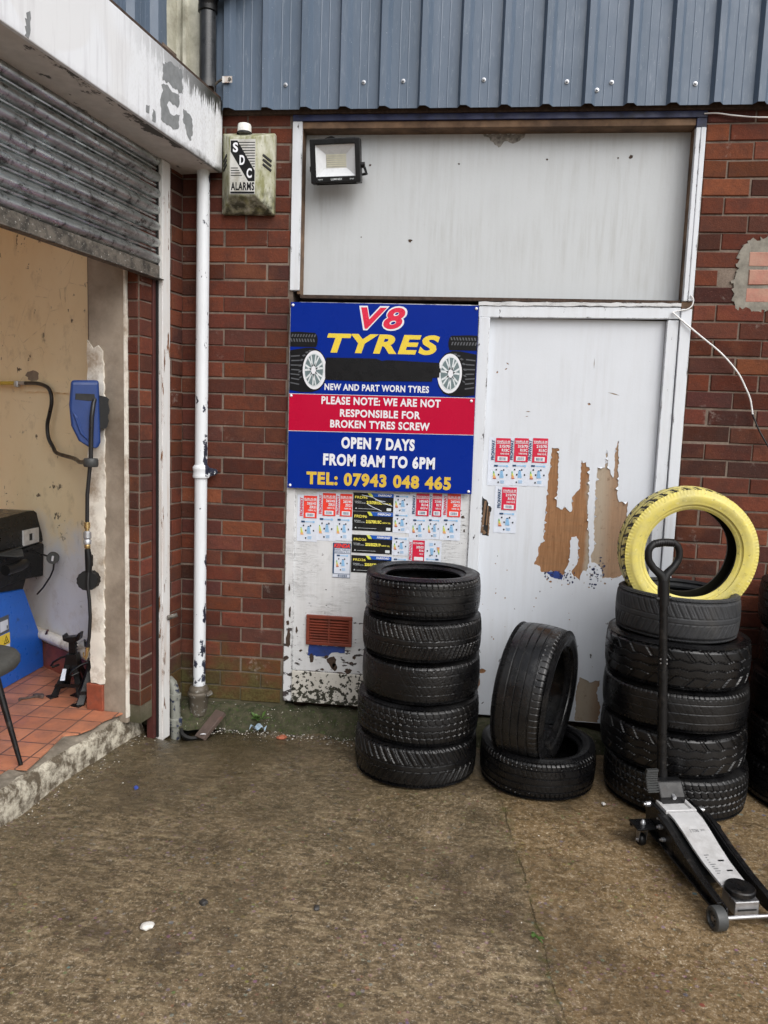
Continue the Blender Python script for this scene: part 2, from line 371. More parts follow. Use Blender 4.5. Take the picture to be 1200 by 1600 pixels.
def mat_fascia():
    q = NT('streaked_white_fascia_paint', 0.5, 0.45)
    X = q.xyz()
    n = q.noise(5, 5, 0.6)
    drip = q.noise(7, 5, 0.6, vec=q.map((5.5, 1, 0.35)))
    patch = q.rng(q.noise(1.6, 2), 0.48, 0.50)
    c = q.mix(q.m2('MULTIPLY', q.rng(drip, 0.5, 0.62), 0.35), (0.745, 0.765, 0.795, 1), (0.50, 0.50, 0.53, 1))
    c = q.mix(q.m2('MULTIPLY', patch, 0.25), c, (0.62, 0.60, 0.57, 1))
    rough_end = q.rng(X[0], 0.95, 0.35)
    c = q.mix(q.m2('MULTIPLY', rough_end, q.rng(q.noise(60, 5, 0.7, vec=q.map((3, 1, 1))), 0.5, 0.66, 0, 0.6)), c, (0.42, 0.41, 0.39, 1))
    dr2 = q.noise(10, 6, 0.7, vec=q.map((6, 1, 0.8)))
    top = q.rng(q.m2('ADD', X[2], q.rng(dr2, 0.3, 0.7, -0.10, 0.07)), 3.085, 3.125)
    topm = q.m2('MULTIPLY', top, q.rng(X[0], 0.85, 0.15, 0.0, 1))
    c = q.mix(topm, c, (0.035, 0.034, 0.026, 1))
    bot = q.rng(q.m2('ADD', X[2], q.rng(q.noise(24, 5), 0.3, 0.7, -0.015, 0.015)), 2.845, 2.872, 1, 0)
    c = q.mix(q.m2('MULTIPLY', bot, q.rng(X[0], 0.9, 0.05, 0.1, 0.9)), c, (0.06, 0.058, 0.045, 1))
    q.set('Base Color', c)
    q.bump(q.m2('ADD', n, q.m2('MULTIPLY', q.noise(60, 4, 0.7), q.rng(rough_end, 0, 1, 0.15, 0.8))), 0.4, 0.004)
    return q.m
M['fascia'] = mat_fascia()
q = NT('mouldy_soffit_paint', 0.7)
n = q.noise(6, 7, 0.72, vec=q.map((0.7, 1.2, 1)))
Y = q.xyz()[1]
edge = q.rng(Y, 0.12, 0.225, -0.03, 0.15)
mk = q.rng(q.m2('ADD', n, edge), 0.585, 0.615)
c = q.mix(q.rng(q.noise(20, 4), 0.3, 0.7), (0.50, 0.465, 0.44, 1), (0.60, 0.56, 0.53, 1))
c = q.mix(q.m2('MULTIPLY', mk, 0.9), c, (0.035, 0.033, 0.028, 1))
q.set('Base Color', c); q.bump(q.noise(50, 4), 0.3, 0.003)
M['soffit'] = q.m
def mat_shutter():
    q = NT('grimy_galvanised_shutter', 0.30, 0.5, 0.9)
    n = q.noise(9, 7, 0.7, vec=q.map((0.8, 1, 3)))
    c = q.mix(q.rng(n, 0.35, 0.68), (0.62, 0.655, 0.65, 1), (0.30, 0.315, 0.305, 1))
    c = q.mix(q.rng(q.noise(26, 7, 0.75), 0.52, 0.64, 0, 0.88), c, (0.055, 0.056, 0.050, 1))
    c = q.mix(q.rng(q.noise(3.5, 6, 0.7), 0.56, 0.66, 0, 0.6), c, (0.12, 0.115, 0.105, 1))
    c = q.mix(q.rng(q.noise(120, 3), 0.69, 0.72), c, (0.8, 0.8, 0.79, 1))
    q.set('Base Color', c)
    q.set('Roughness', q.rng(n, 0.3, 0.7, 0.22, 0.42))
    q.bump(q.noise(60, 4, 0.7), 0.3, 0.003)
    return q.m
M['shutter'] = mat_shutter()
q = NT('rusty_shutter_rail', 0.6, 0.4, 0.3)
n = q.noise(16, 7, 0.75)
c = q.mix(q.rng(n, 0.4, 0.6), (0.05, 0.046, 0.04, 1), (0.17, 0.15, 0.125, 1))
c = q.mix(q.rng(q.noise(75, 4, 0.7), 0.62, 0.66), c, (0.55, 0.54, 0.5, 1))
q.set('Base Color', c); q.bump(n, 0.4, 0.003)
M['shutter_rail'] = q.m
M['grey_peel'] = plain('old_grey_paint', (0.21, 0.22, 0.225, 1), 0.6, var=0.2, scale=30, bump=0.4)
M['oxide'] = plain('red_oxide_steel', (0.065, 0.016, 0.013, 1), 0.5, var=0.3, scale=14)
M['gap_black'] = plain('black_and_gap_shade', (0.008, 0.008, 0.008, 1), 0.6)  # shade inside slots and holes put in as black; also plain black parts
M['cement'] = plain('rough_cement_patch', (0.20, 0.185, 0.155, 1), 0.95, var=0.3, scale=30, bump=1.0, bscale=45, dirt=(0.30, 0.28, 0.24, 1), dirt_amt=0.4)
M['salmon'] = plain('salmon_brick', (0.36, 0.155, 0.115, 1), 0.85, var=0.25, scale=24, bump=0.5, bscale=90, dirt=(0.40, 0.24, 0.18, 1), dirt_amt=0.5)
M['vent'] = plain('terracotta_vent_plastic', (0.17, 0.036, 0.020, 1), 0.5, spec=0.3, var=0.15, dirt=(0.10, 0.03, 0.02, 1))
# sign print colours
M['sign_blue'] = plain('sign_blue_print', hexc('#032583'), 0.3, spec=0.12, var=0.03, scale=6, bump=0.03, bscale=8)
M['sign_red'] = plain('sign_red_print', hexc('#b00e34'), 0.3, spec=0.12, var=0.03, scale=6, bump=0)
M['sign_yellow'] = plain('sign_yellow_print', hexc('#dcc13c'), 0.3, var=0.04, bump=0)
M['sign_gold'] = plain('sign_gold_print', hexc('#cfae3e'), 0.3, var=0.05, bump=0)
M['sign_white'] = plain('sign_white_print', (0.70, 0.71, 0.75, 1), 0.3, var=0.03, bump=0)
M['sign_red_txt'] = plain('sign_crimson_print', hexc('#cf1b3f'), 0.3, var=0.04, bump=0)
M['tape'] = plain('black_tape', (0.006, 0.006, 0.007, 1), 0.3, spec=0.25, var=0.2, bump=0.5, bscale=14)
M['p_black'] = plain('print_black', (0.006, 0.006, 0.007, 1), 0.4, spec=0.2, var=0.1, bump=0)
M['p_grey'] = plain('print_grey', (0.075, 0.08, 0.09, 1), 0.4, bump=0)
M['p_silver'] = plain('print_silver', (0.60, 0.64, 0.66, 1), 0.35, bump=0)
M['p_teal'] = plain('print_dark_teal', (0.13, 0.18, 0.19, 1), 0.35, bump=0)
M['p_red'] = plain('label_crimson_print', hexc('#c4173a'), 0.4, var=0.05, bump=0)
M['p_orange'] = plain('label_red_print', hexc('#dd3a2b'), 0.4, var=0.05, bump=0)
M['p_paper'] = plain('label_paper', (0.60, 0.64, 0.72, 1), 0.45, var=0.05, scale=20, bump=0.25, bscale=40)
M['p_blue'] = plain('label_blue_print', hexc('#86b7dd'), 0.4, bump=0)
M['p_dblue'] = plain('label_dark_blue_print', hexc('#0f4fa8'), 0.4, bump=0)
M['p_navy'] = plain('label_navy_print', hexc('#1d3f63'), 0.4, bump=0)
M['p_green'] = plain('label_green_print', hexc('#58a35a'), 0.4, bump=0)
M['p_lime'] = plain('label_lime_print', hexc('#c9cf4c'), 0.4, bump=0)
M['p_amber'] = plain('label_amber_print', hexc('#e2a35e'), 0.4, bump=0)
M['p_rust'] = plain('label_rust_print', hexc('#b4553f'), 0.4, bump=0)
M['p_yellow'] = plain('label_yellow_print', hexc('#e6da5a'), 0.4, bump=0)
M['p_dark'] = plain('label_charcoal_print', (0.012, 0.012, 0.013, 1), 0.3, spec=0.25, var=0.2, bump=0.2, bscale=30)

def mat_tyre(name, base, r0, r1, dust=0.0, wetscale=6):
    q = NT(name, 0.4, 0.45)
    oi = q.n('ShaderNodeObjectInfo').outputs['Random']
    v = q.n('ShaderNodeVectorMath', {0: q.co(), 1: q.n('ShaderNodeCombineXYZ', {0: q.m2('MULTIPLY', oi, 40.0)}).outputs[0]}, operation='ADD').outputs[0]
    n = q.noise(wetscale, 6, 0.66, vec=v)
    c = q.mix(q.rng(q.noise(26, 5, 0.65, vec=v), 0.35, 0.7), base, tuple(x*1.7 for x in base[:3])+(1,))
    if dust:
        c = q.mix(q.rng(q.noise(4, 6, 0.7, vec=v), 0.5, 0.75, 0, dust), c, (0.10, 0.085, 0.065, 1))
    q.set('Base Color', c)
    q.set('Roughness', q.rng(n, 0.40, 0.60, r0, r1))
    q.bump(q.noise(120, 4, 0.7, vec=v), 0.25, 0.002)
    return q.m
M['tyre'] = mat_tyre('black_wet_rubber', (0.0022, 0.0022, 0.0026, 1), 0.20, 0.46, 0.08)
M['tyre_dry'] = mat_tyre('grey_dry_rubber', (0.017, 0.018, 0.020, 1), 0.55, 0.72, 0.25)
M['tyre_slick'] = mat_tyre('streaming_wet_rubber', (0.0055, 0.0055, 0.006, 1), 0.08, 0.40, 0.12, 9)
q = NT('yellow_sprayed_rubber', 0.5)
pa = q.attr('paint', 2)
n = q.noise(30, 6, 0.7)
yel = q.mix(q.rng(n, 0.35, 0.7), (0.66, 0.56, 0.11, 1), (0.62, 0.54, 0.18, 1))
yel = q.mix(q.rng(q.noise(9, 5), 0.45, 0.75, 0, 0.5), yel, (0.45, 0.41, 0.17, 1))
pm = q.rng(q.m2('ADD', pa, q.rng(n, 0.3, 0.7, -0.22, 0.22)), 0.38, 0.62)
yel = q.mix(q.rng(q.noise(7, 7, 0.72), 0.52, 0.70, 0, 0.42), yel, (0.34, 0.31, 0.12, 1))
yel = q.mix(q.rng(q.noise(48, 5, 0.75), 0.60, 0.68, 0, 0.6), yel, (0.13, 0.115, 0.045, 1))
yel = q.mix(q.rng(q.noise(60, 3, vec=q.map((1, 1, 1), loc=(3, 3, 3))), 0.64, 0.72, 0, 0.5), yel, (0.75, 0.70, 0.40, 1))
q.set('Base Color', q.mix(pm, (0.02, 0.019, 0.012, 1), yel))
q.bump(q.noise(90, 4, 0.7), 0.35, 0.002)
M['tyre_yellow'] = q.m
M['yellow_letter'] = plain('yellow_sprayed_lettering', (0.52, 0.44, 0.09, 1), 0.5)
M['alarm'] = None
q = NT('algae_stained_plastic', 0.5)
n = q.noise(14, 6, 0.7, vec=q.map((1.5, 1.5, 0.5)))
c = q.mix(q.rng(n, 0.35, 0.62), (0.50, 0.50, 0.42, 1), (0.20, 0.20, 0.085, 1))
zz = q.xyz()[2]
c = q.mix(q.m2('MULTIPLY', q.rng(zz, 2.78, 2.68), q.rng(q.noise(30, 5), 0.35, 0.6)), c, (0.035, 0.035, 0.018, 1))
c = q.mix(q.rng(q.noise(60, 4), 0.62, 0.7, 0, 0.7), c, (0.09, 0.09, 0.045, 1))
q.set('Base Color', c); q.bump(n, 0.25, 0.003)
M['alarm'] = q.m
M['alarm_plate'] = plain('alarm_plate_print', (0.50, 0.50, 0.48, 1), 0.45, var=0.1, dirt=(0.28, 0.27, 0.22, 1), dirt_amt=0.3)
M['strobe'] = plain('white_strobe_lens', (0.72, 0.72, 0.68, 1), 0.3, dirt=(0.4, 0.38, 0.3, 1))
M['lamp_body'] = plain('black_lamp_housing', (0.006, 0.006, 0.0065, 1), 0.35, spec=0.3, bump=0.05)
M['lamp_refl'] = plain('grey_white_reflector', (0.62, 0.64, 0.66, 1), 0.3, var=0.03, bump=0)
M['lamp_led'] = plain('led_board', (0.52, 0.52, 0.46, 1), 0.4, var=0.08, bump=0)
M['machine_blue'] = plain('bright_blue_powder_coat', (0.012, 0.115, 0.52, 1), 0.36, var=0.06, bump=0.08, dirt=(0.02, 0.05, 0.16, 1), dirt_amt=0.05)
M['reel_blue'] = plain('blue_plastic', (0.006, 0.034, 0.16, 1), 0.4, var=0.08, bump=0.1)
M['rubber_hose'] = plain('black_hose_rubber', (0.010, 0.010, 0.011, 1), 0.38, bump=0)
M['brass'] = plain('brass_fitting', (0.55, 0.40, 0.18, 1), 0.3, metal=0.9, bump=0)
M['grey_plastic'] = plain('grey_plastic', (0.040, 0.042, 0.042, 1), 0.5)
M['chair_seat'] = plain('dark_grey_seat_fabric', (0.055, 0.055, 0.05, 1), 0.75, var=0.15, bump=0.4, bscale=160)
M['yellow_hose'] = plain('yellow_hose_plastic', (0.55, 0.40, 0.04, 1), 0.4)
M['alu'] = plain('scuffed_aluminium_plate', (0.60, 0.60, 0.60, 1), 0.42, metal=0.25, var=0.1, dirt=(0.35, 0.34, 0.33, 1), dirt_amt=0.45, scale=16, bump=0.3)
M['galv_painted'] = flaked('silver_blue_pipe_paint', (0.20, 0.205, 0.18, 1), (0.018, 0.025, 0.06, 1), dirt=(0.06, 0.06, 0.035, 1), dens=1.6, streak=1.0, scale=40)
M['iron'] = flaked('rusty_flaked_iron', (0.09, 0.075, 0.055, 1), (0.30, 0.29, 0.26, 1), dirt=(0.03, 0.022, 0.014, 1), dens=1.6, streak=1.0, scale=34)
M['cable_white'] = plain('white_cable', (0.72, 0.72, 0.72, 1), 0.4, bump=0)
M['leaf'] = plain('weed_leaf', (0.06, 0.12, 0.022, 1), 0.5, var=0.3)
M['debris_white'] = plain('white_paint_chip', (0.62, 0.60, 0.56, 1), 0.7, var=0.2)
M['debris_dark'] = plain('dark_stone', (0.03, 0.028, 0.026, 1), 0.6, var=0.3)
M['debris_red'] = plain('orange_brick_chip', (0.30, 0.09, 0.045, 1), 0.85)
M['litter_blue'] = plain('pale_blue_wrapper', (0.42, 0.55, 0.66, 1), 0.35, var=0.3, scale=60)
M['bead_blue'] = plain('blue_plastic_scrap', (0.03, 0.06, 0.28, 1), 0.4)
M['wet_wood'] = plain('wet_brown_board', (0.085, 0.06, 0.05, 1), 0.5, var=0.3, scale=16, dirt=(0.16, 0.05, 0.04, 1), dirt_amt=0.2)

# ------------------------------------------------------------------ mesh helpers
class MB:
    def __init__(s): s.v = []; s.f = []; s.mi = []; s.uvs = None
    def add(s, vs_, fs, m=0):
        o = len(s.v); s.v += [tuple(p) for p in vs_]
        for f in fs: s.f.append([o+i for i in f]); s.mi.append(m)
    def box(s, x0, x1, y0, y1, z0, z1, m=0):
        s.add([(x0, y0, z0), (x1, y0, z0), (x1, y1, z0), (x0, y1, z0), (x0, y0, z1), (x1, y0, z1), (x1, y1, z1), (x0, y1, z1)],
              [(0, 3, 2, 1), (4, 5, 6, 7), (0, 1, 5, 4), (1, 2, 6, 5), (2, 3, 7, 6), (3, 0, 4, 7)], m)
        return s
    def obox(s, c, ax, h, m=0):
        c = Vector(c); a = [Vector(k).normalized()*hh for k, hh in zip(ax, h)]
        P_ = [c+a[0]*i+a[1]*j+a[2]*k for k in (-1, 1) for i, j in ((-1, -1), (1, -1), (1, 1), (-1, 1))]
        s.add(P_, [(0, 3, 2, 1), (4, 5, 6, 7), (0, 1, 5, 4), (1, 2, 6, 5), (2, 3, 7, 6), (3, 0, 4, 7)], m)
        return s
    def cyl(s, p0, p1, r0, r1=None, n=20, m=0, cap=True):
        r1 = r0 if r1 is None else r1
        p0, p1 = Vector(p0), Vector(p1); d = (p1-p0).normalized()
        a = d.orthogonal().normalized(); b = d.cross(a)
        vs_ = []
        for p, r in ((p0, r0), (p1, r1)):
            for i in range(n):
                t = 2*math.pi*i/n; vs_.append(p+(a*math.cos(t)+b*math.sin(t))*r)
        fs = [(i, (i+1) % n, n+(i+1) % n, n+i) for i in range(n)]
        if cap: fs += [tuple(range(n-1, -1, -1)), tuple(range(n, 2*n))]
        s.add(vs_, fs, m); return s
    def tube(s, pts, r, n=12, m=0, closed=False):
        pts = [Vector(p) for p in pts]; N = len(pts)
        rr = r if isinstance(r, (list, tuple)) else [r]*N
        vs_ = []; prev = None
        for i, p in enumerate(pts):
            if closed: d = pts[(i+1) % N]-pts[i-1]
            else: d = pts[min(i+1, N-1)]-pts[max(i-1, 0)]
            d.normalize()
            if prev is None: a = d.orthogonal().normalized()
            else:
                a = prev-d*prev.dot(d); a.normalize()
            prev = a; b = d.cross(a)
            for k in range(n):
                t = 2*math.pi*k/n; vs_.append(p+(a*math.cos(t)+b*math.sin(t))*rr[i])
        fs = []
        for i in range(N if closed else N-1):
            j = (i+1) % N
            for k in range(n): fs.append((i*n+k, i*n+(k+1) % n, j*n+(k+1) % n, j*n+k))
        if not closed: fs += [tuple(range(n-1, -1, -1)), tuple(range((N-1)*n, N*n))]
        s.add(vs_, fs, m); return s
    def lathe(s, prof, c=(0, 0, 0), ax=(0, 0, 1), n=32, m=0, closed=False):
        """prof: (radius, height) pairs"""
        c = Vector(c); d = Vector(ax).normalized(); a = d.orthogonal().normalized(); b = d.cross(a)
        vs_ = []
        for r, h in prof:
            for k in range(n):
                t = 2*math.pi*k/n; vs_.append(c+d*h+(a*math.cos(t)+b*math.sin(t))*r)
        fs = []; L = len(prof)
        for i in range(L if closed else L-1):
            j = (i+1) % L
            for k in range(n): fs.append((i*n+k, i*n+(k+1) % n, j*n+(k+1) % n, j*n+k))
        s.add(vs_, fs, m); return s
    def prism(s, poly, fn, d0, d1, m=0, holes=()):
        """poly of (a, b); fn(a, b, d) -> point; extruded from depth d0 (front) to d1"""
        loops = [list(poly)]+[list(h) for h in holes]
        flat = [p for l in loops for p in l]
        tris = tessellate_polygon([[Vector((p[0], p[1], 0)) for p in l] for l in loops])
        n = len(flat)
        vs_ = [fn(p[0], p[1], d0) for p in flat]+[fn(p[0], p[1], d1) for p in flat]
        fs = []
        for t in tris:
            fs.append(tuple(t)); fs.append(tuple(n+i for i in reversed(t)))
        o = 0
        for l in loops:
            L = len(l)
            for i in range(L):
                j = (i+1) % L; fs.append((o+i, o+j, n+o+j, n+o+i))
            o += L
        s.add(vs_, fs, m); return s
    def build(s, name, mats, parent=None, smooth=None, bevel=0.0, seg=2, loc=None, recalc=True):
        me = bpy.data.meshes.new(name)
        me.from_pydata(s.v, [], s.f)
        for mt in (mats if isinstance(mats, (list, tuple)) else [mats]): me.materials.append(mt)
        me.polygons.foreach_set('material_index', s.mi)
        if recalc:
            b = bmesh.new(); b.from_mesh(me)
            bmesh.ops.remove_doubles(b, verts=b.verts, dist=1e-6)
            bmesh.ops.recalc_face_normals(b, faces=b.faces)
            b.to_mesh(me); b.free()
        me.update()
        if smooth is not None:
            me.polygons.foreach_set('use_smooth', [True]*len(me.polygons))
            me.set_sharp_from_angle(angle=R(smooth))
        o = bpy.data.objects.new(name, me); COL.objects.link(o)
        if loc is not None:                      # mesh was built in world coordinates: move its origin to loc
            me.transform(Matrix.Translation(-Vector(loc))); o.location = loc
        if bevel:
            md = o.modifiers.new('bevel', 'BEVEL'); md.width = bevel; md.segments = seg; md.limit_method = 'ANGLE'; md.angle_limit = R(40)
        if parent is not None: child(o, parent)
        return o
def islocal(o):
    while o:
        if o.get('local'): return True
        o = o.parent
    return False
def child(o, parent):
    o.parent = parent
    if not islocal(parent): o.matrix_parent_inverse = wm(parent).inverted()
def wm(o):
    m = o.matrix_basis.copy()
    if o.parent: m = wm(o.parent) @ o.matrix_parent_inverse @ m
    return m
def tag(o, label=None, cat=None, group=None, kind=None):
    if label: o['label'] = label
    if cat: o['category'] = cat
    if group: o['group'] = group
    if kind: o['kind'] = kind
    return o
def thing(name, loc, label, cat, group=None, rot=None):
    o = bpy.data.objects.new(name, None); COL.objects.link(o)
    o.empty_display_size = 0.1
    o.location = loc
    if rot: o.rotation_euler = rot
    return tag(o, label, cat, group)
def rough_edge(poly, step=0.012, amp=0.004, seed=1):
    """break a polygon's edges up so that they look torn"""
    r = random.Random(seed); out = []
    for i, p in enumerate(poly):
        q_ = poly[(i+1) % len(poly)]
        L = math.hypot(q_[0]-p[0], q_[1]-p[1]); k = max(1, int(L/step))
        for j in range(k):
            t = j/k; a = amp if 0 < j else amp*0.3
            out.append((p[0]+(q_[0]-p[0])*t+r.uniform(-a, a), p[1]+(q_[1]-p[1])*t+r.uniform(-a, a)))
    return out
def blob(cx, cz, rx, rz, n=14, seed=1, jag=0.35):
    r = random.Random(seed)
    return [(cx+math.cos(2*math.pi*i/n)*rx*(1+r.uniform(-jag, jag)), cz+math.sin(2*math.pi*i/n)*rz*(1+r.uniform(-jag, jag))) for i in range(n)]
WALL = lambda y0: (lambda a, b, d: (a, y0+d, b))      # (x, z) on a plane facing -Y, d goes back into the wall

# ------------------------------------------------------------------ lettering
def text_mesh(body, bold=0.0, shear=0.0, spacing=1.0):
    cu = bpy.data.curves.new('lettering', 'FONT')
    cu.body = body; cu.size = 1.0; cu.offset = bold; cu.shear = shear; cu.space_character = spacing
    cu.resolution_u = 4
    o = bpy.data.objects.new('lettering', cu); COL.objects.link(o)
    dg = bpy.context.evaluated_depsgraph_get()
    me = bpy.data.meshes.new_from_object(o.evaluated_get(dg))
    bpy.data.objects.remove(o); bpy.data.curves.remove(cu)
    V_ = [tuple(v.co) for v in me.vertices]; F_ = [tuple(p.vertices) for p in me.polygons]
    bpy.data.meshes.remove(me)
    return V_, F_
def put_text(mb, body, x0, x1, z0, z1, fn, m=0, bold=0.0, shear=0.0, spacing=1.0, vertical=False, flip=False):
    """lettering stretched to the box x0..x1, z0..z1; fn(a, b) -> 3-D point"""
    V_, F_ = text_mesh(body, bold, shear, spacing)
    if vertical: V_ = [(-y, x, 0) for x, y, z in V_]
    if flip: V_ = [(-x, -y, 0) for x, y, z in V_]
    xs = [p[0] for p in V_]; ys = [p[1] for p in V_]
    ax, bx, ay, by = min(xs), max(xs), min(ys), max(ys)
    mb.add([fn(x0+(p[0]-ax)/(bx-ax)*(x1-x0), z0+(p[1]-ay)/(by-ay)*(z1-z0)) for p in V_], F_, m)

# ------------------------------------------------------------------ ground
def axis_pts(lo, hi, a, b, fine, far):
    out = list(np.arange(a, b+1e-6, fine)); s_ = fine; p = a
    left = []
    while p > lo: s_ *= 1.35; p -= min(s_, 6); left.append(p)
    s_ = fine; p = b; right = []
    while p < hi: s_ *= 1.35; p += min(s_, 6); right.append(p)
    return left[::-1]+out+right
gx = axis_pts(-40, 40, -2.0, 2.0, 0.016, 4); gy = axis_pts(-60, 14, -2.6, 0.2, 0.016, 4)
gxa, gya = np.meshgrid(gx, gy)
rs = np.random.RandomState(3)
gz = np.zeros_like(gxa)
for k in range(40):
    fx, fy = rs.uniform(-9, 9), rs.uniform(-16, 16); ph = rs.uniform(0, 6.28)
    gz += np.sin(gxa*fx+gya*fy+ph)*0.0012
for k in range(30):                                # tamped ridges, strongest on the left slab
    fx, fy = rs.uniform(-8, 8), rs.uniform(60, 120)*rs.choice([-1, 1]); ph = rs.uniform(0, 6.28)
    gz += np.sin(gxa*fx+gya*fy+ph)*0.00018*np.where(gxa < 0.203-(gya+0.715)*0.1087, 1.0, 0.35)
gz += rs.normal(0, 0.0007, gz.shape)
gz -= 0.07*np.exp(-(((gxa+1.46)/0.16)**2+((gya+0.13)/0.16)**2))
gz = np.minimum(gz, 0.004)
nx_, ny_ = len(gx), len(gy)
gv = np.stack([gxa, gya, gz], -1).reshape(-1, 3)
gi = np.arange(nx_*ny_).reshape(ny_, nx_)
gf = np.stack([gi[:-1, :-1], gi[:-1, 1:], gi[1:, 1:], gi[1:, :-1]], -1).reshape(-1, 4)
me = bpy.data.meshes.new('yard_ground')
me.from_pydata(gv.tolist(), [], gf.tolist())
me.materials.append(M['ground'])
me.polygons.foreach_set('use_smooth', [True]*len(me.polygons))
ground = bpy.data.objects.new('yard_ground', me); COL.objects.link(ground)
tag(ground, 'wet brown rough concrete yard surface with a long crack', 'ground', kind='structure')

# ------------------------------------------------------------------ brickwork
class Bricks:
    """bricks as bevelled blocks standing 5 mm proud of a mortar sheet; every brick keeps its own tint"""
    def __init__(s): s.v = []; s.f = []; s.t = []; s.mo = []
    def brick(s, fn, a0, a1, b0, b1, tint, moss=0.0, r=random):
        j = lambda k: r.uniform(-k, k)
        pr = 0.0055+j(0.0028)
        c = 0.0035
        o = len(s.v)
        A0, A1, B0, B1 = a0+j(0.0025), a1+j(0.0025), b0+j(0.0026), b1+j(0.0026)
        tl = j(0.0014)
        for (a, b, d) in ((A0, B0, 0.012), (A1, B0, 0.012), (A1, B1, 0.012), (A0, B1, 0.012),
                          (A0, B0+tl, -pr+c), (A1, B0-tl, -pr+c), (A1, B1-tl, -pr+c), (A0, B1+tl, -pr+c),
                          (A0+c, B0+c+tl, -pr), (A1-c, B0+c-tl, -pr), (A1-c, B1-c-tl, -pr), (A0+c, B1-c+tl, -pr)):
            s.v.append(fn(a, b, d)); s.t.append(tint); s.mo.append(moss)
        for f in ((0, 1, 5, 4), (1, 2, 6, 5), (2, 3, 7, 6), (3, 0, 4, 7), (4, 5, 9, 8), (5, 6, 10, 9), (6, 7, 11, 10), (7, 4, 8, 11), (8, 9, 10, 11)):
            s.f.append([o+i for i in f])
    def build(s, name, parent, mat=None):
        me = bpy.data.meshes.new(name); me.from_pydata(s.v, [], s.f)
        me.materials.append(mat or M['brick'])
        a = me.attributes.new('tint', 'FLOAT_COLOR', 'POINT'); a.data.foreach_set('color', [x for t in s.t for x in t])
        a = me.attributes.new('moss', 'FLOAT', 'POINT'); a.data.foreach_set('value', s.mo)
        b = bmesh.new(); b.from_mesh(me); bmesh.ops.recalc_face_normals(b, faces=b.faces); b.to_mesh(me); b.free()
        o = bpy.data.objects.new(name, me); COL.objects.link(o)
        if parent is not None: child(o, parent)
        return o
CO, BL, ZB = 0.0825, 0.225, 2.58
PAL = [(0.118, 0.035, 0.021), (0.136, 0.040, 0.022), (0.100, 0.033, 0.022), (0.108, 0.033, 0.021), (0.148, 0.047, 0.025), (0.080, 0.030, 0.023), (0.114, 0.034, 0.020), (0.094, 0.032, 0.022)]
def tint(r, mood=0):
    c = r.choice(PAL if mood == 0 else PAL[:5]); k = r.choice((1, 1, 1, 1, 0.62, 0.78, 1.15))*r.uniform(0.92, 1.32)
    return (c[0]*k, c[1]*k*r.uniform(0.93, 1.07), c[2]*k*r.uniform(0.9, 1.1), 1)
def lay(B, fn, a0, a1, r0, r1, phase, r, mossf=None, skip=None, L=BL):
    """courses r0..r1 (numbered downwards) between a0 and a1; phase: a joint position of even courses"""
    for row in range(r0, r1):
        zt = ZB-CO*row-0.0045; zb = ZB-CO*(row+1)+0.0045
        ph = phase+(0 if row % 2 == 0 else L/2)
        k = math.floor((a0-ph)/L)
        x = ph+k*L
        while x < a1-1e-4:
            b0, b1 = max(x, a0)+0.0042, min(x+L, a1)-0.0042
            if b1-b0 > 0.012 and not (skip and skip((b0+b1)/2, (zt+zb)/2)):
                t = tint(r)
                B.brick(fn, b0, b1, zb, zt, t, mossf((b0+b1)/2, (zt+zb)/2) if mossf else 0.0, r)
            x += L

# ------------------------------------------------------------------ the workshop (wall with the door)
shop = thing('workshop_building', (0, 0, 0), 'brick workshop front with blue-grey ribbed cladding, boarded panel and peeling white door', 'building')
rb = random.Random(11)
B = Bricks()
lay(B, WALL(0), -1.524, -0.953, -9, 30, -1.075, rb, mossf=lambda x, z: 1.0)
B.build('brick_wall', shop)
mo = MB(); mo.box(-1.9, -0.94, 0.0, 0.25, 0.0, 3.4); mo.build('mortar_bed', M['mortar'], shop)
B = Bricks()
inpatch = lambda x, z: 1.20 < x < 1.52 and 2.235 < z < 2.53
lay(B, WALL(0), 1.018, 4.6, -9, 31, 1.127, rb, mossf=lambda x, z: 0.6, skip=inpatch)
B.build('brick_wall', shop)
mo = MB(); mo.box(1.016, 4.6, 0.0, 0.25, 0.0, 3.4); mo.build('mortar_bed', M['mortar'], shop)
# repaired patch: cement round four salmon bricks
pt = MB(); pt.prism(rough_edge([(1.215, 2.50), (1.245, 2.545), (1.33, 2.56), (1.56, 2.55), (1.57, 2.23), (1.35, 2.225), (1.215, 2.235), (1.195, 2.27), (1.20, 2.33), (1.185, 2.36), (1.205, 2.40)], 0.009, 0.011, 5), WALL(-0.0085), 0, 0.012)
pt.build('cement_patch', M['cement'], shop)
B = Bricks()
for k, z in enumerate((2.262, 2.345, 2.428)):
    B.brick(WALL(-0.006), 1.258+0.006*(k % 2), 1.50, z, z+0.066, (0.3, 0.12, 0.08, 1), 0, rb)
B.build('patch_bricks', shop, M['salmon'])
core = MB()
core.box(-0.953, 1.017, 0.22, 0.30, 0.0, 3.4); core.build('inner_wall', M['old_wood'], shop)
core = MB(); core.box(-1.9, 4.6, 0.02, 0.30, 3.401, 5.6); core.build('upper_wall', M['cladding'], shop)
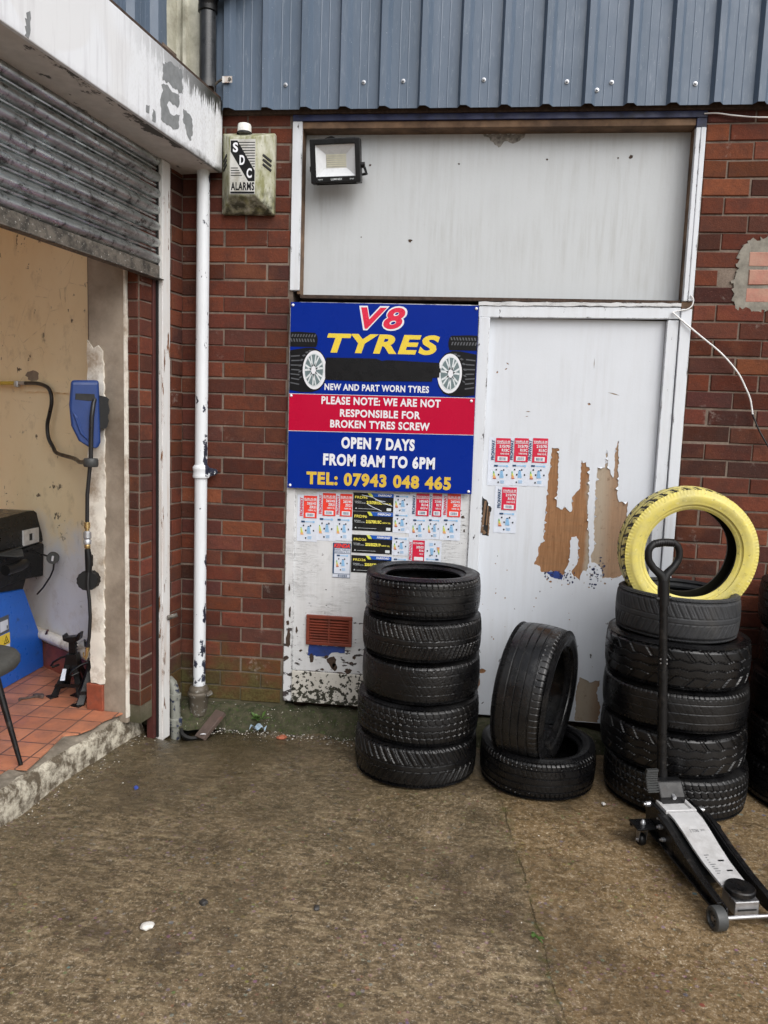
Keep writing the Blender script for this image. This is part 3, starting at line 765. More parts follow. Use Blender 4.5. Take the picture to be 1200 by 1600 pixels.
# mossy haunch at the foot of the wall
hp = MB(); N = 150
for i in range(N+1):
    x = -1.50+i*(4.6+1.50)/N
    e = 0.10 + 0.02*math.sin(i*0.9)+rb.uniform(-0.012, 0.012)
    h = 0.095+rb.uniform(-0.012, 0.012)
    if x > 0.55: h *= 0.8; e *= 0.8
    h2 = h*0.55+rb.uniform(-0.012, 0.012)
    hp.v += [(x, -0.004, h), (x, -0.045-rb.uniform(0, .01), h-0.006+rb.uniform(-.008, .008)), (x, -e*0.85, h2), (x, -e-0.05, -0.01), (x, 0.05, h), (x, 0.05, -0.02)]
for i in range(N):
    for k in (0, 1, 2): hp.f.append([i*6+k, i*6+k+1, i*6+7+k, i*6+6+k]); hp.mi.append(0)
    hp.f.append([i*6+4, i*6, i*6+6, i*6+10]); hp.mi.append(0)
hp.build('mossy_haunch', M['moss'], shop, smooth=60)

# cladding: trapezoid ribs, bottom edge at 3.136
def clad_profile(x0, x1, first):
    """ribs every 0.192: pan, crease, crease, narrow proud ridge"""
    p = [(x0, 0.0)]; x = first
    while x-0.192 > x0: x -= 0.192
    while x < x1+0.2:
        p += [(x, 0.0), (x+0.013, -0.032), (x+0.042, -0.032), (x+0.062, 0.0), (x+0.097, 0.0), (x+0.100, -0.0016), (x+0.104, 0.0), (x+0.138, 0.0), (x+0.141, -0.0016), (x+0.145, 0.0)]
        x += 0.192
    return p
def cladding(name, x0, x1, first, z0, z1, fn, parent, thick=0.004):
    p = clad_profile(x0, x1, first); mb = MB()
    n = len(p)
    for z in (z0, z1):
        for a, d in p: mb.v.append(fn(a, z, d))
    for z in (z0, z1):
        for a, d in p: mb.v.append(fn(a, z, d+thick))
    for i in range(n-1):
        mb.f += [[i, i+1, n+i+1, n+i], [2*n+i+1, 2*n+i, 3*n+i, 3*n+i+1], [i+1, i, 2*n+i, 2*n+i+1]]
        mb.mi += [0, 0, 0]
    return mb.build(name, M['cladding'], parent)
cl = cladding('cladding_sheet', -1.33, 4.5, -1.104, 3.136, 5.5, WALL(-0.058), shop)
for (x, z) in [(-0.981, 3.249), (-0.598, 3.255), (-0.497, 3.282), (-0.407, 3.258), (-0.025, 3.258), (0.361, 3.244), (0.455, 3.276), (0.5, 3.205), (0.565, 3.238), (0.94, 3.227)]:
    s_ = MB(); s_.lathe([(0.0, 0.011), (0.004, 0.0105), (0.0055, 0.007), (0.0055, 0.003), (0.010, 0.002), (0.010, -0.004)], (x, -0.060, z), (0, -1, 0), 14)
    s_.build('screw', M['screw'], cl, smooth=50)
sf = MB(); sf.box(-1.40, 4.5, -0.052, 0.02, 3.16, 3.20); sf.box(-1.40, 4.5, -0.03, 0.0, 3.128, 3.16); sf.build('cladding_batten', M['rot'], shop)

# opening above the door: lintel, reveals, white board
f = MB(); f.box(-0.953, 1.017, -0.016, 0.03, 3.098, 3.128); f.build('navy_trim', M['navy'], shop, bevel=0.002)
f = MB(); f.box(-0.905, 0.972, -0.004, 0.12, 3.066, 3.0975); f.build('timber_lintel', M['old_wood'], shop, bevel=0.002)
f = MB(); f.prism([(-0.918, 2.265), (0.986, 2.272), (0.986, 3.066), (-0.918, 3.066)], WALL(0.085), 0, 0.02); ob = f.build('boarded_panel', M['white_smooth'], shop)
f = MB()                                              # black mould stain under the lintel
f.prism(rough_edge([(-0.02, 3.066), (0.19, 3.066), (0.17, 3.04), (0.13, 3.02), (0.09, 3.03), (0.06, 3.0), (0.02, 3.035)], 0.012, 0.006, 3), WALL(0.0842), 0, 0.0005)
f.build('mould_stain', plain('grey_black_mould', (0.24, 0.23, 0.21, 1), 0.8, var=0.6, scale=50), ob)
for (x, z, r_) in [(-0.36, 2.555, 0.010), (0.70, 2.955, 0.011), (0.64, 2.95, 0.005), (0.30, 2.945, 0.006), (-0.575, 2.92, 0.006), (-0.61, 2.57, 0.003), (-0.13, 2.925, 0.005)]:
    s_ = MB(); s_.prism(blob(x, z, r_, r_*0.8, 10, int(abs(x)*1000)), WALL(0.0838), 0, 0.001); s_.build('knocked_hole', M['rot'], ob)
for x_ in (-0.918, 0.973):
    f = MB(); f.box(x_, x_+0.014, 0.001, 0.083, 2.27, 3.066); f.build('reveal_board', M['old_wood'], shop)
f = MB(); f.box(-0.953, -0.9045, -0.014, 0.02, 2.285, 3.0975); f.build('frame_post', M['white_frame'], shop, bevel=0.003)
f = MB(); f.box(-0.950, -0.9045, -0.011, 0.02, 0.13, 2.20); f.build('frame_post', M['white_board'], shop, bevel=0.003)
f = MB(); f.box(0.972, 0.993, -0.012, 0.02, 2.262, 3.055); f.box(0.9935, 1.017, -0.015, 0.02, 2.262, 3.055); f.build('frame_post', M['white_frame'], shop, bevel=0.003)
f = MB(); f.box(0.972, 1.017, -0.0125, 0.02, 3.055, 3.0975); f.build('frame_post_top', M['navy'], shop, bevel=0.002)
f = MB(); f.box(0.966, 1.017, -0.015, 0.02, 0.10, 2.225); f.build('frame_post', M['white_frame'], shop, bevel=0.003)
f = MB(); f.box(0.966, 1.017, -0.004, 0.02, 2.225, 2.262); f.build('split_timber_stub', M['old_wood'], shop, bevel=0.004)
f = MB(); f.box(-0.9045, 0.966, 0.012, 0.09, 2.252, 2.268); f.build('dark_gap_sill', M['rot'], shop)
f = MB(); f.prism(rough_edge([(0.0, 2.226), (0.966, 2.236), (0.966, 2.252), (0.0, 2.244)], 0.03, 0.0022, 9), WALL(-0.010), 0, 0.04); f.build('flaking_ledge', M['white_board'], shop)
f = MB(); f.prism([(0.002, 2.170), (0.966, 2.178), (0.966, 2.232), (0.002, 2.224)], WALL(-0.006), 0, 0.035); f.build('door_head', M['white_frame'], shop, bevel=0.003)
f = MB(); f.box(0.004, 0.060, -0.008, 0.028, 0.12, 2.170); f.build('door_jamb', M['white_frame'], shop, bevel=0.003)
f = MB(); f.box(0.908, 0.962, -0.005, 0.028, 0.12, 2.172); f.build('door_jamb', M['white_frame'], shop, bevel=0.003)

# the door: a brown board under a skin of white paint with torn holes
HOLE_A = [(0.4, 1.538), (0.436, 1.536), (0.441, 1.24), (0.47, 1.227), (0.476, 1.245), (0.508, 1.218), (0.517, 1.222), (0.514, 1.293), (0.543, 1.329), (0.551, 1.34), (0.55, 1.483), (0.558, 1.468), (0.573, 1.472), (0.576, 1.45), (0.59, 1.447), (0.594, 1.422), (0.592, 1.387), (0.597, 1.346), (0.594, 1.282), (0.595, 1.226), (0.606, 1.127), (0.615, 1.049), (0.615, 0.999), (0.62, 0.971), (0.61, 0.917), (0.592, 0.919), (0.583, 0.904), (0.58, 0.868), (0.563, 0.882), (0.537, 0.891), (0.534, 0.912), (0.553, 0.942), (0.563, 0.968), (0.559, 1.039), (0.561, 1.075), (0.547, 1.096), (0.523, 1.089), (0.518, 1.059), (0.521, 0.973), (0.514, 0.944), (0.507, 0.929), (0.503, 0.903), (0.483, 0.884), (0.461, 0.905), (0.43, 0.907), (0.413, 0.898), (0.384, 0.9), (0.374, 0.932), (0.347, 0.938), (0.343, 0.945), (0.362, 0.986), (0.362, 1.029), (0.382, 1.066), (0.385, 1.159), (0.387, 1.23), (0.391, 1.386)]
HOLE_B = [(0.629, 1.448), (0.645, 1.445), (0.665, 1.45), (0.666, 1.488), (0.669, 1.54), (0.676, 1.516), (0.678, 1.45), (0.693, 1.437), (0.697, 1.416), (0.709, 1.399), (0.712, 1.42), (0.709, 1.545), (0.718, 1.563), (0.723, 1.587), (0.728, 1.539), (0.732, 1.484), (0.73, 1.435), (0.737, 1.386), (0.734, 1.33), (0.747, 1.279), (0.788, 1.283), (0.79, 1.263), (0.79, 1.207), (0.805, 0.924), (0.766, 0.893), (0.739, 0.888), (0.712, 0.89), (0.691, 0.885), (0.685, 0.924), (0.674, 0.945), (0.652, 0.962), (0.631, 0.964), (0.625, 1.0), (0.64, 1.044), (0.631, 1.157), (0.63, 1.256), (0.626, 1.361)]
HOLE_Bl = [(0.423, 0.899), (0.461, 0.906), (0.49, 0.883), (0.486, 0.863), (0.463, 0.869), (0.445, 0.881)]
HOLE_H = [(0.062, 1.28), (0.092, 1.252), (0.114, 1.218), (0.106, 1.174), (0.107, 1.074), (0.072, 1.078), (0.057, 1.158)]
dp = MB(); dp.box(0.060, 0.908, 0.0315, 0.05, 0.12, 2.172)
door = dp.build('door', M['bare_wood'], shop)
ha, hb, hh = rough_edge(HOLE_A, 0.009, 0.003, 1), rough_edge(HOLE_B, 0.009, 0.003, 2), rough_edge(HOLE_H[:-1]+[(0.066, 1.158)], 0.009, 0.003, 4)
hh = [(max(x, 0.064), z) for x, z in hh]
bot = [(0.60, 0.121), (0.715, 0.121), (0.725, 0.20), (0.70, 0.28), (0.715, 0.35), (0.66, 0.335), (0.61, 0.36), (0.595, 0.27)]
hl = [rough_edge(bot, 0.010, 0.004, 6), blob(0.085, 0.30, 0.018, 0.035, 14, 8, 0.4), blob(0.10, 0.36, 0.03, 0.012, 12, 9, 0.5)]
for k in range(46):
    x, z = (rnd.uniform(0.40, 0.79), rnd.gauss(0.89, 0.03))
    hl.append(blob(x, z, rnd.uniform(0.002, 0.007), rnd.uniform(0.002, 0.007), 7, k, 0.4))
for k in range(60):
    x, z = rnd.uniform(0.09, 0.89), 0.14+rnd.random()**2*0.9
    hl.append(blob(x, z, rnd.uniform(0.001, 0.004), rnd.uniform(0.001, 0.005), 7, 100+k, 0.4))
for (x0, z0, x1, z1, w) in [(0.150, 1.955, 0.166, 1.945, .002), (0.166, 1.945, 0.185, 1.968, .0025), (0.105, 1.90, 0.112, 1.912, .003), (0.145, 1.918, 0.158, 1.928, .002), (0.56, 1.763, 0.578, 1.760, .004), (0.655, 1.822, 0.715, 1.808, .002), (0.26, 1.715, 0.285, 1.715, .0015), (0.26, 1.69, 0.275, 1.692, .0012), (0.58, 1.99, 0.5815, 1.93, .0010), (0.825, 0.955, 0.84, 0.99, .002), (0.845, 1.01, 0.852, 0.99, .0015)]:
    d = Vector((x1-x0, z1-z0, 0)).normalized(); p_ = Vector((-d.y, d.x, 0))*w*1.7
    hl.append([(x0, z0), ((x0+x1)/2+p_.x, (z0+z1)/2+p_.y), (x1, z1), ((x0+x1)/2-p_.x, (z0+z1)/2-p_.y)])
# drop holes that touch another hole
def bb(l): return min(p[0] for p in l), max(p[0] for p in l), min(p[1] for p in l), max(p[1] for p in l)
def inside(p, l):
    c = False; j = len(l)-1
    for i in range(len(l)):
        if (l[i][1] > p[1]) != (l[j][1] > p[1]) and p[0] < (l[j][0]-l[i][0])*(p[1]-l[i][1])/(l[j][1]-l[i][1])+l[i][0]: c = not c
        j = i
    return c
keep = [ha, hb, hh]
def clear(l):
    b = bb(l)
    if b[0] < 0.063 or b[1] > 0.905 or b[2] < 0.121: return False
    for k in keep:
        kb = bb(k)
        if b[0] > kb[1]+.002 or b[1] < kb[0]-.002 or b[2] > kb[3]+.002 or b[3] < kb[2]-.002: continue
        if len(k) < 40: return False
        ring = [(p[0]+dx, p[1]+dz) for p in l for dx, dz in ((.003, 0), (-.003, 0), (0, .003), (0, -.003))]
        if any(inside(p, k) for p in ring) or any(inside(p, l) for p in k): return False
    return True
bt = [(x, max(z, 0.122)) for x, z in hl[0]]
keep.append(bt)
for l in hl[1:]:
    if clear(l): keep.append(l)
sk = MB(); sk.prism([(0.0605, 0.1205), (0.9075, 0.1205), (0.9075, 2.1715), (0.0605, 2.1715)], WALL(0.0288), 0, 0.0027, holes=keep)
rl = random.Random(44)                      # paint lifting along the torn edges
for l in (ha, hb, hh):
    for i in range(0, len(l)-3, 5):
        if rl.random() < 0.5: continue
        p0, p1 = l[i], l[i+2]; mx, mz = (p0[0]+p1[0])/2, (p0[1]+p1[1])/2
        nx, nz = -(p1[1]-p0[1]), p1[0]-p0[0]; L_ = math.hypot(nx, nz) or 1; nx, nz = nx/L_, nz/L_
        if not inside((mx+nx*0.004, mz+nz*0.004), l): nx, nz = -nx, -nz
        k = rl.uniform(0.004, 0.013); y = rl.uniform(0.003, 0.010)
        sk.add([(p0[0], 0.0286, p0[1]), (p1[0], 0.0286, p1[1]), (mx+nx*k+rl.uniform(-.003, .003), 0.0286-y, mz+nz*k)], [(0, 1, 2)])
skin = sk.build('paint_skin', M['white_door'], door)
f = MB(); f.prism(rough_edge([(0.405, 0.905), (0.463, 0.910), (0.495, 0.889), (0.49, 0.867), (0.463, 0.872), (0.435, 0.878)], 0.008, 0.003, 7), WALL(0.0284), 0, 0.0032)
f.build('blue_paint_patch', M['blue_paint'], door)
f = MB()
for k in range(26):
    x, z = rnd.uniform(0.395, 0.56), rnd.gauss(0.882, 0.016)
    f.prism(blob(x, z, rnd.uniform(0.002, 0.006), rnd.uniform(0.003, 0.008), 8, 400+k, 0.45), WALL(0.02825), 0, 0.0006)
f.build('paint_flakes', M['navy'], door)
f = MB()
for k in range(34):
    x, z = rnd.uniform(0.63, 0.70), rnd.gauss(0.915, 0.03)
    f.prism(blob(x, z, rnd.uniform(0.002, 0.007), rnd.uniform(0.002, 0.006), 8, 500+k, 0.45), WALL(0.02825), 0, 0.0006)
f.build('paint_flakes', M['navy'], door)
f = MB(); f.prism(rough_edge(HOLE_H[:-1]+[(0.066, 1.158)], 0.01, 0.002, 14), WALL(0.0308), 0, 0.004)
f.build('rotten_hole', M['gap_black'], door)  # black sheet colours in the dark depth of the hole
for (x0, z0, x1, z1, w) in [(0.082, 1.255, 0.070, 1.09, .006), (0.095, 1.23, 0.092, 1.13, .004), (0.104, 1.20, 0.103, 1.08, .003), (0.075, 1.10, 0.088, 1.085, .008)]:
    s_ = MB(); s_.obox(((x0+x1)/2, 0.0275, (z0+z1)/2), ((x1-x0, 0, z1-z0), (0, 1, 0), (z1-z0, 0, x0-x1)), (math.hypot(x1-x0, z1-z0)/2, .003, w)); s_.build('splinter', M['old_wood'], door, bevel=0.001)

# boarded part left of the door
f = MB(); f.box(-0.9045, 0.004, 0.002, 0.03, 0.30, 2.23); pan = f.build('side_panel', M['white_board'], shop)
f = MB(); f.box(-0.9045, 0.004, -0.004, 0.03, 0.125, 0.2985); f.build('panel_base_board', M['white_low'], shop, bevel=0.004)
f = MB()
f.prism(rough_edge([(-0.814, 0.446), (-0.618, 0.448), (-0.62, 0.414), (-0.691, 0.409), (-0.711, 0.385), (-0.82, 0.387)], 0.012, 0.004, 21), WALL(0.0012), 0, 0.0006)
f.build('blue_paint_patch', M['blue_paint'], pan)
f = MB()
for k, (x, z, a, b) in enumerate([(-0.80, 0.372, .016, .022), (-0.69, 0.362, .022, .03), (-0.675, 0.33, .012, .02), (-0.60, 0.315, .018, .014), (-0.585, 0.36, .012, .006), (-0.72, 0.385, .012, .01), (-0.74, 0.315, .012, .005), (-0.86, 0.41, .010, .006), (-0.57, 0.39, .008, .012), (-0.64, 0.30, .02, .005), (-0.885, 0.52, .006, .02), (-0.03, 1.17, .009, .008), (-0.05, 1.20, .012, .006), (-0.02, 1.10, .004, .008)]):
    f.prism(blob(x, z, a, b, 13, 60+k, 0.45), WALL(0.0008), 0, 0.0008)
f.build('paint_loss', M['rot'], pan)
f = MB()
for k, (x, z, a, b) in enumerate([(-0.925, 0.47, .012, .055), (-0.92, 0.62, .006, .03), (-0.93, 0.56, .008, .012), (-0.935, 0.37, .012, .015), (-0.925, 0.75, .005, .02)]):
    f.prism(blob(x, z, a, b, 13, 90+k, 0.35), WALL(-0.0122), 0, 0.0008)
f.build('paint_loss', M['rot'], pan)

# ------------------------------------------------------------------ the garage unit on the left
# local frame: x along its front towards the viewer (0 at the corner), y out of the wall, z up
garage = thing('garage_unit', (-1.524, 0, 0), 'left garage unit with open roller shutter, peeling white fascia and cream inside walls', 'garage', rot=(0, 0, math.atan2(-0.9888, -0.1494)))
garage['local'] = 1
GM = garage.matrix_basis.copy(); GM = Matrix.Translation((-1.524, 0, 0)) @ Matrix.Rotation(math.atan2(-0.9888, -0.1494), 4, 'Z')
GI = GM.inverted()
FL = lambda a, b, d: (a, -d, b)                        # front of the unit: a along, b up, d into the wall
def W2G(p): return tuple(GI @ Vector(p))
rb = random.Random(23)
B = Bricks()
lay(B, FL, 0.0, 0.178, -4, 30, 0.103, rb, mossf=lambda x, z: 0.8)
B.build('brick_pier', garage)
B = Bricks()
lay(B, FL, 0.285, 0.3895, -4, 29, 0.276, rb, mossf=lambda x, z: 0.15)
RV = lambda a, b, d: (0.389-d, -a, b)                  # reveal: a into the building, d back from the opening
lay(B, RV, 0.002, 0.062, -4, 29, 0.11, rb, mossf=lambda x, z: 0.1)
B.build('brick_reveal', garage)
mo = MB(); mo.box(-0.05, 0.180, -0.28, -0.0005, 0, 3.4); mo.box(0.286, 0.3885, -0.28, -0.0005, 0.10, 3.0); mo.build('mortar_bed', M['mortar'], garage)
f = MB(); f.box(0.180, 0.252, -0.004, 0.040, -0.04, 2.843); gr = f.build('guide_rail', M['white_metal'], garage, bevel=0.003)
f = MB(); f.cyl((0.205, 0.039, 0.60), (0.175, 0.080, 0.615), 0.013, 0.011, 14); f.build('bolt_bracket', M['shutter_rail'], gr, smooth=40)
f = MB(); f.box(0.2525, 0.262, -0.03, 0.020, -0.02, 2.84); f.build('rail_slot', M['gap_black'], garage)
f = MB(); f.box(0.2625, 0.286, -0.03, 0.010, -0.02, 2.84); f.build('oxide_channel', M['oxide'], garage, bevel=0.002)
# rendered nib, torn white plaster, tile at its foot
f = MB(); f.box(0.05, 0.410, -0.262, -0.063, 0.10, 3.0); f.build('rendered_nib', M['render'], garage, bevel=0.004)
f = MB(); f.box(0.386, 0.4135, -0.0685, -0.060, 0.13, 2.9); f.build('plaster_edge', M['nib_white'], garage)
RV2 = lambda a, b, d: (0.4195-d, -a, b)
f = MB(); f.prism(rough_edge([(0.264, 0.29), (0.188, 0.29), (0.183, 0.8), (0.176, 1.2), (0.173, 1.75), (0.182, 1.93), (0.205, 1.955), (0.232, 1.94), (0.264, 1.98)], 0.02, 0.005, 31), RV2, 0, 0.012)
f.build('white_plaster_strip', M['nib_white'], garage)
f = MB(); f.box(0.34, 0.425, -0.285, -0.193, 0.148, 0.285); f.build('skirting_tile', M['tile_red'], garage, bevel=0.003)
# fascia
FA = lambda a, b, d: (a, 0.23-d, b)
f = MB(); f.box(0.015, 7.6, 0.212, 0.23, 2.842, 3.184); fas = f.build('fascia', M['fascia'], garage, bevel=0.004)
f = MB(); f.box(0.015, 7.6, 0.0, 0.2115, 2.846, 2.858); f.build('soffit', M['soffit'], garage)
f = MB(); f.box(0.005, 7.6, -0.02, 0.225, 3.186, 3.198); f.box(0.017, 0.03, 0.0, 0.211, 2.86, 3.185); f.build('canopy_top', M['rot'], garage)
PEEL = {'p1': [(0.565, 3.12), (0.5, 3.156), (0.403, 3.158), (0.402, 3.061), (0.476, 3.056), (0.515, 3.064), (0.565, 3.051)],
 'p2': [(0.577, 3.031), (0.531, 3.049), (0.484, 3.037), (0.427, 3.043), (0.435, 2.992), (0.483, 2.985), (0.515, 2.989), (0.534, 2.966), (0.507, 2.94), (0.475, 2.944), (0.426, 2.963), (0.434, 2.903), (0.483, 2.881), (0.546, 2.887), (0.58, 2.89), (0.584, 2.966), (0.562, 3.014)],
 'p3': [(0.393, 3.004), (0.342, 3.002), (0.316, 2.987), (0.307, 2.932), (0.333, 2.885), (0.364, 2.903), (0.376, 2.94), (0.401, 2.956)],
 'p4': [(0.694, 2.904), (0.666, 2.911), (0.673, 2.878), (0.694, 2.874)], 'p5': [(0.644, 2.908), (0.622, 2.905), (0.625, 2.858), (0.648, 2.857)],
 'p6': [(1.391, 2.92), (1.373, 2.935), (1.374, 2.902), (1.38, 2.846), (1.398, 2.846)]}
for k, p in enumerate(PEEL.values()):
    f = MB(); f.prism(rough_edge(p, 0.012, 0.006, 40+k), FA, -0.0009, 0.001); f.build('peeled_patch', M['grey_peel'], fas)
# roller shutter: convex laths, extruded along the front
prof = []
z = 2.351; PIT = 0.0755
zs = []
while z < 2.92:
    for t in range(9):
        u = t/8; prof.append((0.004+0.027*math.sin(math.pi*u)**0.7, z+0.0585*u))
    prof += [(0.002, z+0.0605), (0.013, z+0.0635), (0.015, z+0.0685), (0.010, z+0.0725), (-0.004, z+0.0735)]
    z += PIT
f = MB(); NS = 100
xs = [0.254+(7.3-0.254)*i/NS for i in range(NS+1)]
for i, x in enumerate(xs):
    for (o_, z_) in prof: f.v.append((x, o_+0.0015*math.sin(x*5+z_*9), z_+0.0015*math.sin(x*3.1)))
n = len(prof)
for i in range(NS):
    for k in range(n-1): f.f.append([i*n+k, i*n+k+1, (i+1)*n+k+1, (i+1)*n+k]); f.mi.append(0)
sh = f.build('roller_shutter', M['shutter'], garage, smooth=40)
f = MB(); f.box(0.254, 7.3, 0.004, 0.026, 2.284, 2.350); f.box(0.254, 7.3, 0.004, 0.050, 2.281, 2.2865); f.build('bottom_rail', M['shutter_rail'], sh, bevel=0.002)
f = MB(); f.box(0.40, 7.3, -0.20, -0.035, 2.36, 2.95); f.build('shutter_box', M['gap_black'], garage)
# upper cladding and cream corner flashing
UC = lambda a, b, d: (a, -0.02-d, b)
cladding('cladding_sheet', 0.10, 7.6, 0.20, 3.0, 5.5, UC, garage)
f = MB()
pf = [(-0.060, 0.010), (-0.020, 0.016), (0.0, 0.016), (0.004, 0.030), (0.022, 0.034), (0.034, 0.022), (0.060, 0.020), (0.064, 0.034), (0.098, 0.036), (0.112, 0.010)]
pw = [(-1.412, -0.062), (-1.445, -0.066), (-1.470, -0.062), (-1.478, -0.078), (-1.492, -0.080), (-1.500, -0.060), (-1.515, -0.050), (-1.535, -0.055), (-1.545, -0.085), (-1.560, -0.110), (-1.575, -0.105)]
f = MB(); n = len(pw)
for zz in np.linspace(3.0, 5.5, 50):
    for k, (x, y) in enumerate(pw): w = W2G((x+0.002*math.sin(zz*9+k), y+0.003*math.sin(zz*14+k*2), zz)); f.v.append(w)
for i in range(49):
    for k in range(n-1): f.f.append([i*n+k, i*n+k+1, (i+1)*n+k+1, (i+1)*n+k]); f.mi.append(0)
f.build('corner_flashing', M['cream_flash'], garage, smooth=35)
f = MB(); f.box(-0.2, 7.6, -0.30, -0.03, 2.95, 5.5); f.build('upper_wall', M['cladding'], garage)
# torn felt flap over the fascia end
f = MB(); fl = []
for i in range(9):
    for j in range(6):
        u, v = i/8, j/5
        fl.append((0.16-0.17*u, 0.228-0.20*v*(1-0.2*u)+0.01*math.sin(u*9), 3.196+0.015*math.sin(u*7+v*4)-0.03*u*(1-v)))
f.add(fl, [(i*6+j, i*6+j+1, i*6+7+j, i*6+6+j) for i in range(8) for j in range(5)])
f.build('torn_felt', M['rot'], garage, smooth=60)
# inside: cream back wall, far walls, ceiling
dW = Vector((-0.8412, 0.5407, 0)); nW = Vector((-0.5407, -0.8412, 0)); pW = Vector((-1.94, -0.11, 0))
def CW(a, b, d): return W2G(pW+dW*a+nW*(-d)+Vector((0, 0, b)))       # a to the left along the wall, d behind it
f = MB(); f.add([CW(-0.25, 0.1, 0), CW(4.2, 0.1, 0), CW(4.2, 3.0, 0), CW(-0.25, 3.0, 0), CW(-0.25, 0.1, .1), CW(4.2, 0.1, .1), CW(4.2, 3.0, .1), CW(-0.25, 3.0, .1)], [(0, 1, 2, 3), (7, 6, 5, 4), (0, 4, 5, 1), (1, 5, 6, 2), (2, 6, 7, 3), (3, 7, 4, 0)])
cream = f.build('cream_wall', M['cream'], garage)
f = MB(); f.prism(rough_edge([(0.05, 1.73), (0.75, 1.745), (0.76, 1.80), (0.30, 1.80), (0.05, 1.80)], 0.03, 0.004, 51), lambda a, b, d: CW(a, b, d), -0.010, 0.002)
f.build('plaster_ridge', M['cream'], cream, bevel=0.003)
f = MB(); f.prism(blob(0.66, 1.835, 0.075, 0.03, 16, 52, 0.25), lambda a, b, d: CW(a, b, d), -0.0012, 0.001); f.build('bare_plaster_patch', M['render'], cream)
f = MB()
f.tube([CW(a, 0.335+0.02*math.sin(a*3), -0.03) for a in np.linspace(-0.2, 3.5, 40)], 0.030, 14); f.build('skirting_pipe', M['nib_white'], cream, smooth=60)
f = MB(); f.add([CW(-0.2, 0.14, -0.012), CW(4, 0.14, -0.012), CW(4, 0.295, -0.012), CW(-0.2, 0.295, -0.012), CW(-0.2, 0.14, 0), CW(4, 0.14, 0), CW(4, 0.295, 0), CW(-0.2, 0.295, 0)], [(0, 1, 2, 3), (3, 2, 6, 7), (0, 3, 7, 4)]); f.build('tile_skirting', M['tile_red'], cream)
q5 = W2G(pW+dW*4.2)
f = MB(); f.box(q5[0], 7.5, q5[1]-0.1, q5[1], 0.1, 3.0); f.box(7.4, 7.5, q5[1], 0, 0.1, 3.0); f.build('inner_wall', M['cream'], garage)
f = MB()                                              # ceiling; unseen rooflight opening added to brighten the cream wall
for a0, a1, b0, b1 in ((-2.2, 0.7, q5[1]-0.1, -0.21), (5.4, 7.5, q5[1]-0.1, -0.21), (0.701, 5.399, -0.5, -0.21), (0.701, 5.399, q5[1]-0.1, -4.2)): f.box(a0, a1, b0, b1, 2.93, 3.0)
f.build('ceiling', M['dirty_dark'], garage)
f = MB()
for k in range(7): f.box(0.7+0.776*k, 0.74+0.776*k, -4.2, -0.5, 2.94, 2.99)
f.build('added_rooflight_bars', M['steel'], garage)  # bars across the added rooflight, out of view
# step: riser, worn slope, concrete strip
f = MB(); N = 130; rr_ = random.Random(77)
for i in range(N+1):
    s0 = 0.235+i*(7.4-0.235)/N
    j = lambda k: rr_.uniform(-k, k)
    hi = 0.100 if s0 < 1.09 else 0.118
    fo = -0.076 if s0 < 1.09 else -0.066
    if s0 < 0.40: hi *= (s0-0.19)/0.21
    f.v += [(s0, fo+j(.004), -0.03), (s0, fo+j(.008)-0.004, hi*0.55), (s0, fo-0.012+j(.010), hi+j(.007)), (s0, -0.105+j(.012), max(hi+0.018, 0.128)+j(.005)), (s0, -0.16+j(.01), 0.1435), (s0, -0.30, 0.1435), (s0, -0.30, -0.03)]
for i in range(N):
    for k in range(6): f.f.append([i*7+k, i*7+k+1, i*7+8+k, i*7+7+k]); f.mi.append(0 if k < 3 else 1)
f.build('concrete_step', [M['step'], M['step_top']], garage, smooth=45)
# tiled floor of the garage: laid square to the workshop wall, cut along the step
tf = MB()
def G2W(p): return tuple(GM @ Vector(p))
cut = [G2W((a_, b_, 0))[:2] for a_, b_ in ((0.30, -0.30), (0.40, -0.085), (0.52, -0.118), (0.62, -0.112), (0.70, -0.135), (0.735, -0.185), (0.90, -0.140), (1.075, -0.098), (1.09, -0.175), (7.4, -0.175), (7.4, -5.2), (-1.6, -5.2), (-1.2, -0.30))]
tf.prism(cut, lambda a, b, d: (a, b, 0.150-d), 0, 0.006)
floor = tf.build('tile_floor', M['tiles'])
tag(floor, 'terracotta square tiled floor inside the garage', 'floor', kind='structure')

# ------------------------------------------------------------------ pipes
t = thing('downpipe', (-1.395, -0.06, 0.1), 'white flaking cast-iron downpipe on the brick corner', 'drainpipe')
f = MB(); f.cyl((-1.397, -0.062, 0.20), (-1.389, -0.062, 3.0), 0.032, 0.032, 28); f.build('pipe', M['white_pipe'], t, smooth=40)
f = MB(); f.lathe([(0.033, 0), (0.041, 0.004), (0.043, 0.012), (0.041, 0.020), (0.040, 0.040), (0.043, 0.048), (0.043, 0.058), (0.038, 0.064), (0.032, 0.072)], (-1.394, -0.062, 1.315), (0, 0, 1), 28); col_ = f.build('collar', M['white_pipe'], t, smooth=40)
f = MB(); f.prism([(-1.365, 1.325), (-1.325, 1.332), (-1.313, 1.342), (-1.311, 1.355), (-1.320, 1.366), (-1.365, 1.372)], WALL(-0.05), 0, 0.012); f.cyl((-1.326, -0.051, 1.349), (-1.326, -0.060, 1.349), 0.010, n=12); f.build('fixing_ear', M['white_pipe'], col_, smooth=35)
f = MB(); f.lathe([(0.033, 0.10), (0.044, 0.092), (0.052, 0.078), (0.050, 0.066), (0.058, 0.058), (0.058, 0.046), (0.050, 0.036), (0.047, -0.06)], (-1.398, -0.066, 0.105), (0, 0, 1), 24); f.cyl((-1.345, -0.085, 0.16), (-1.320, -0.075, 0.172), 0.014, n=10); f.build('foot_socket', M['iron'], t, smooth=40)
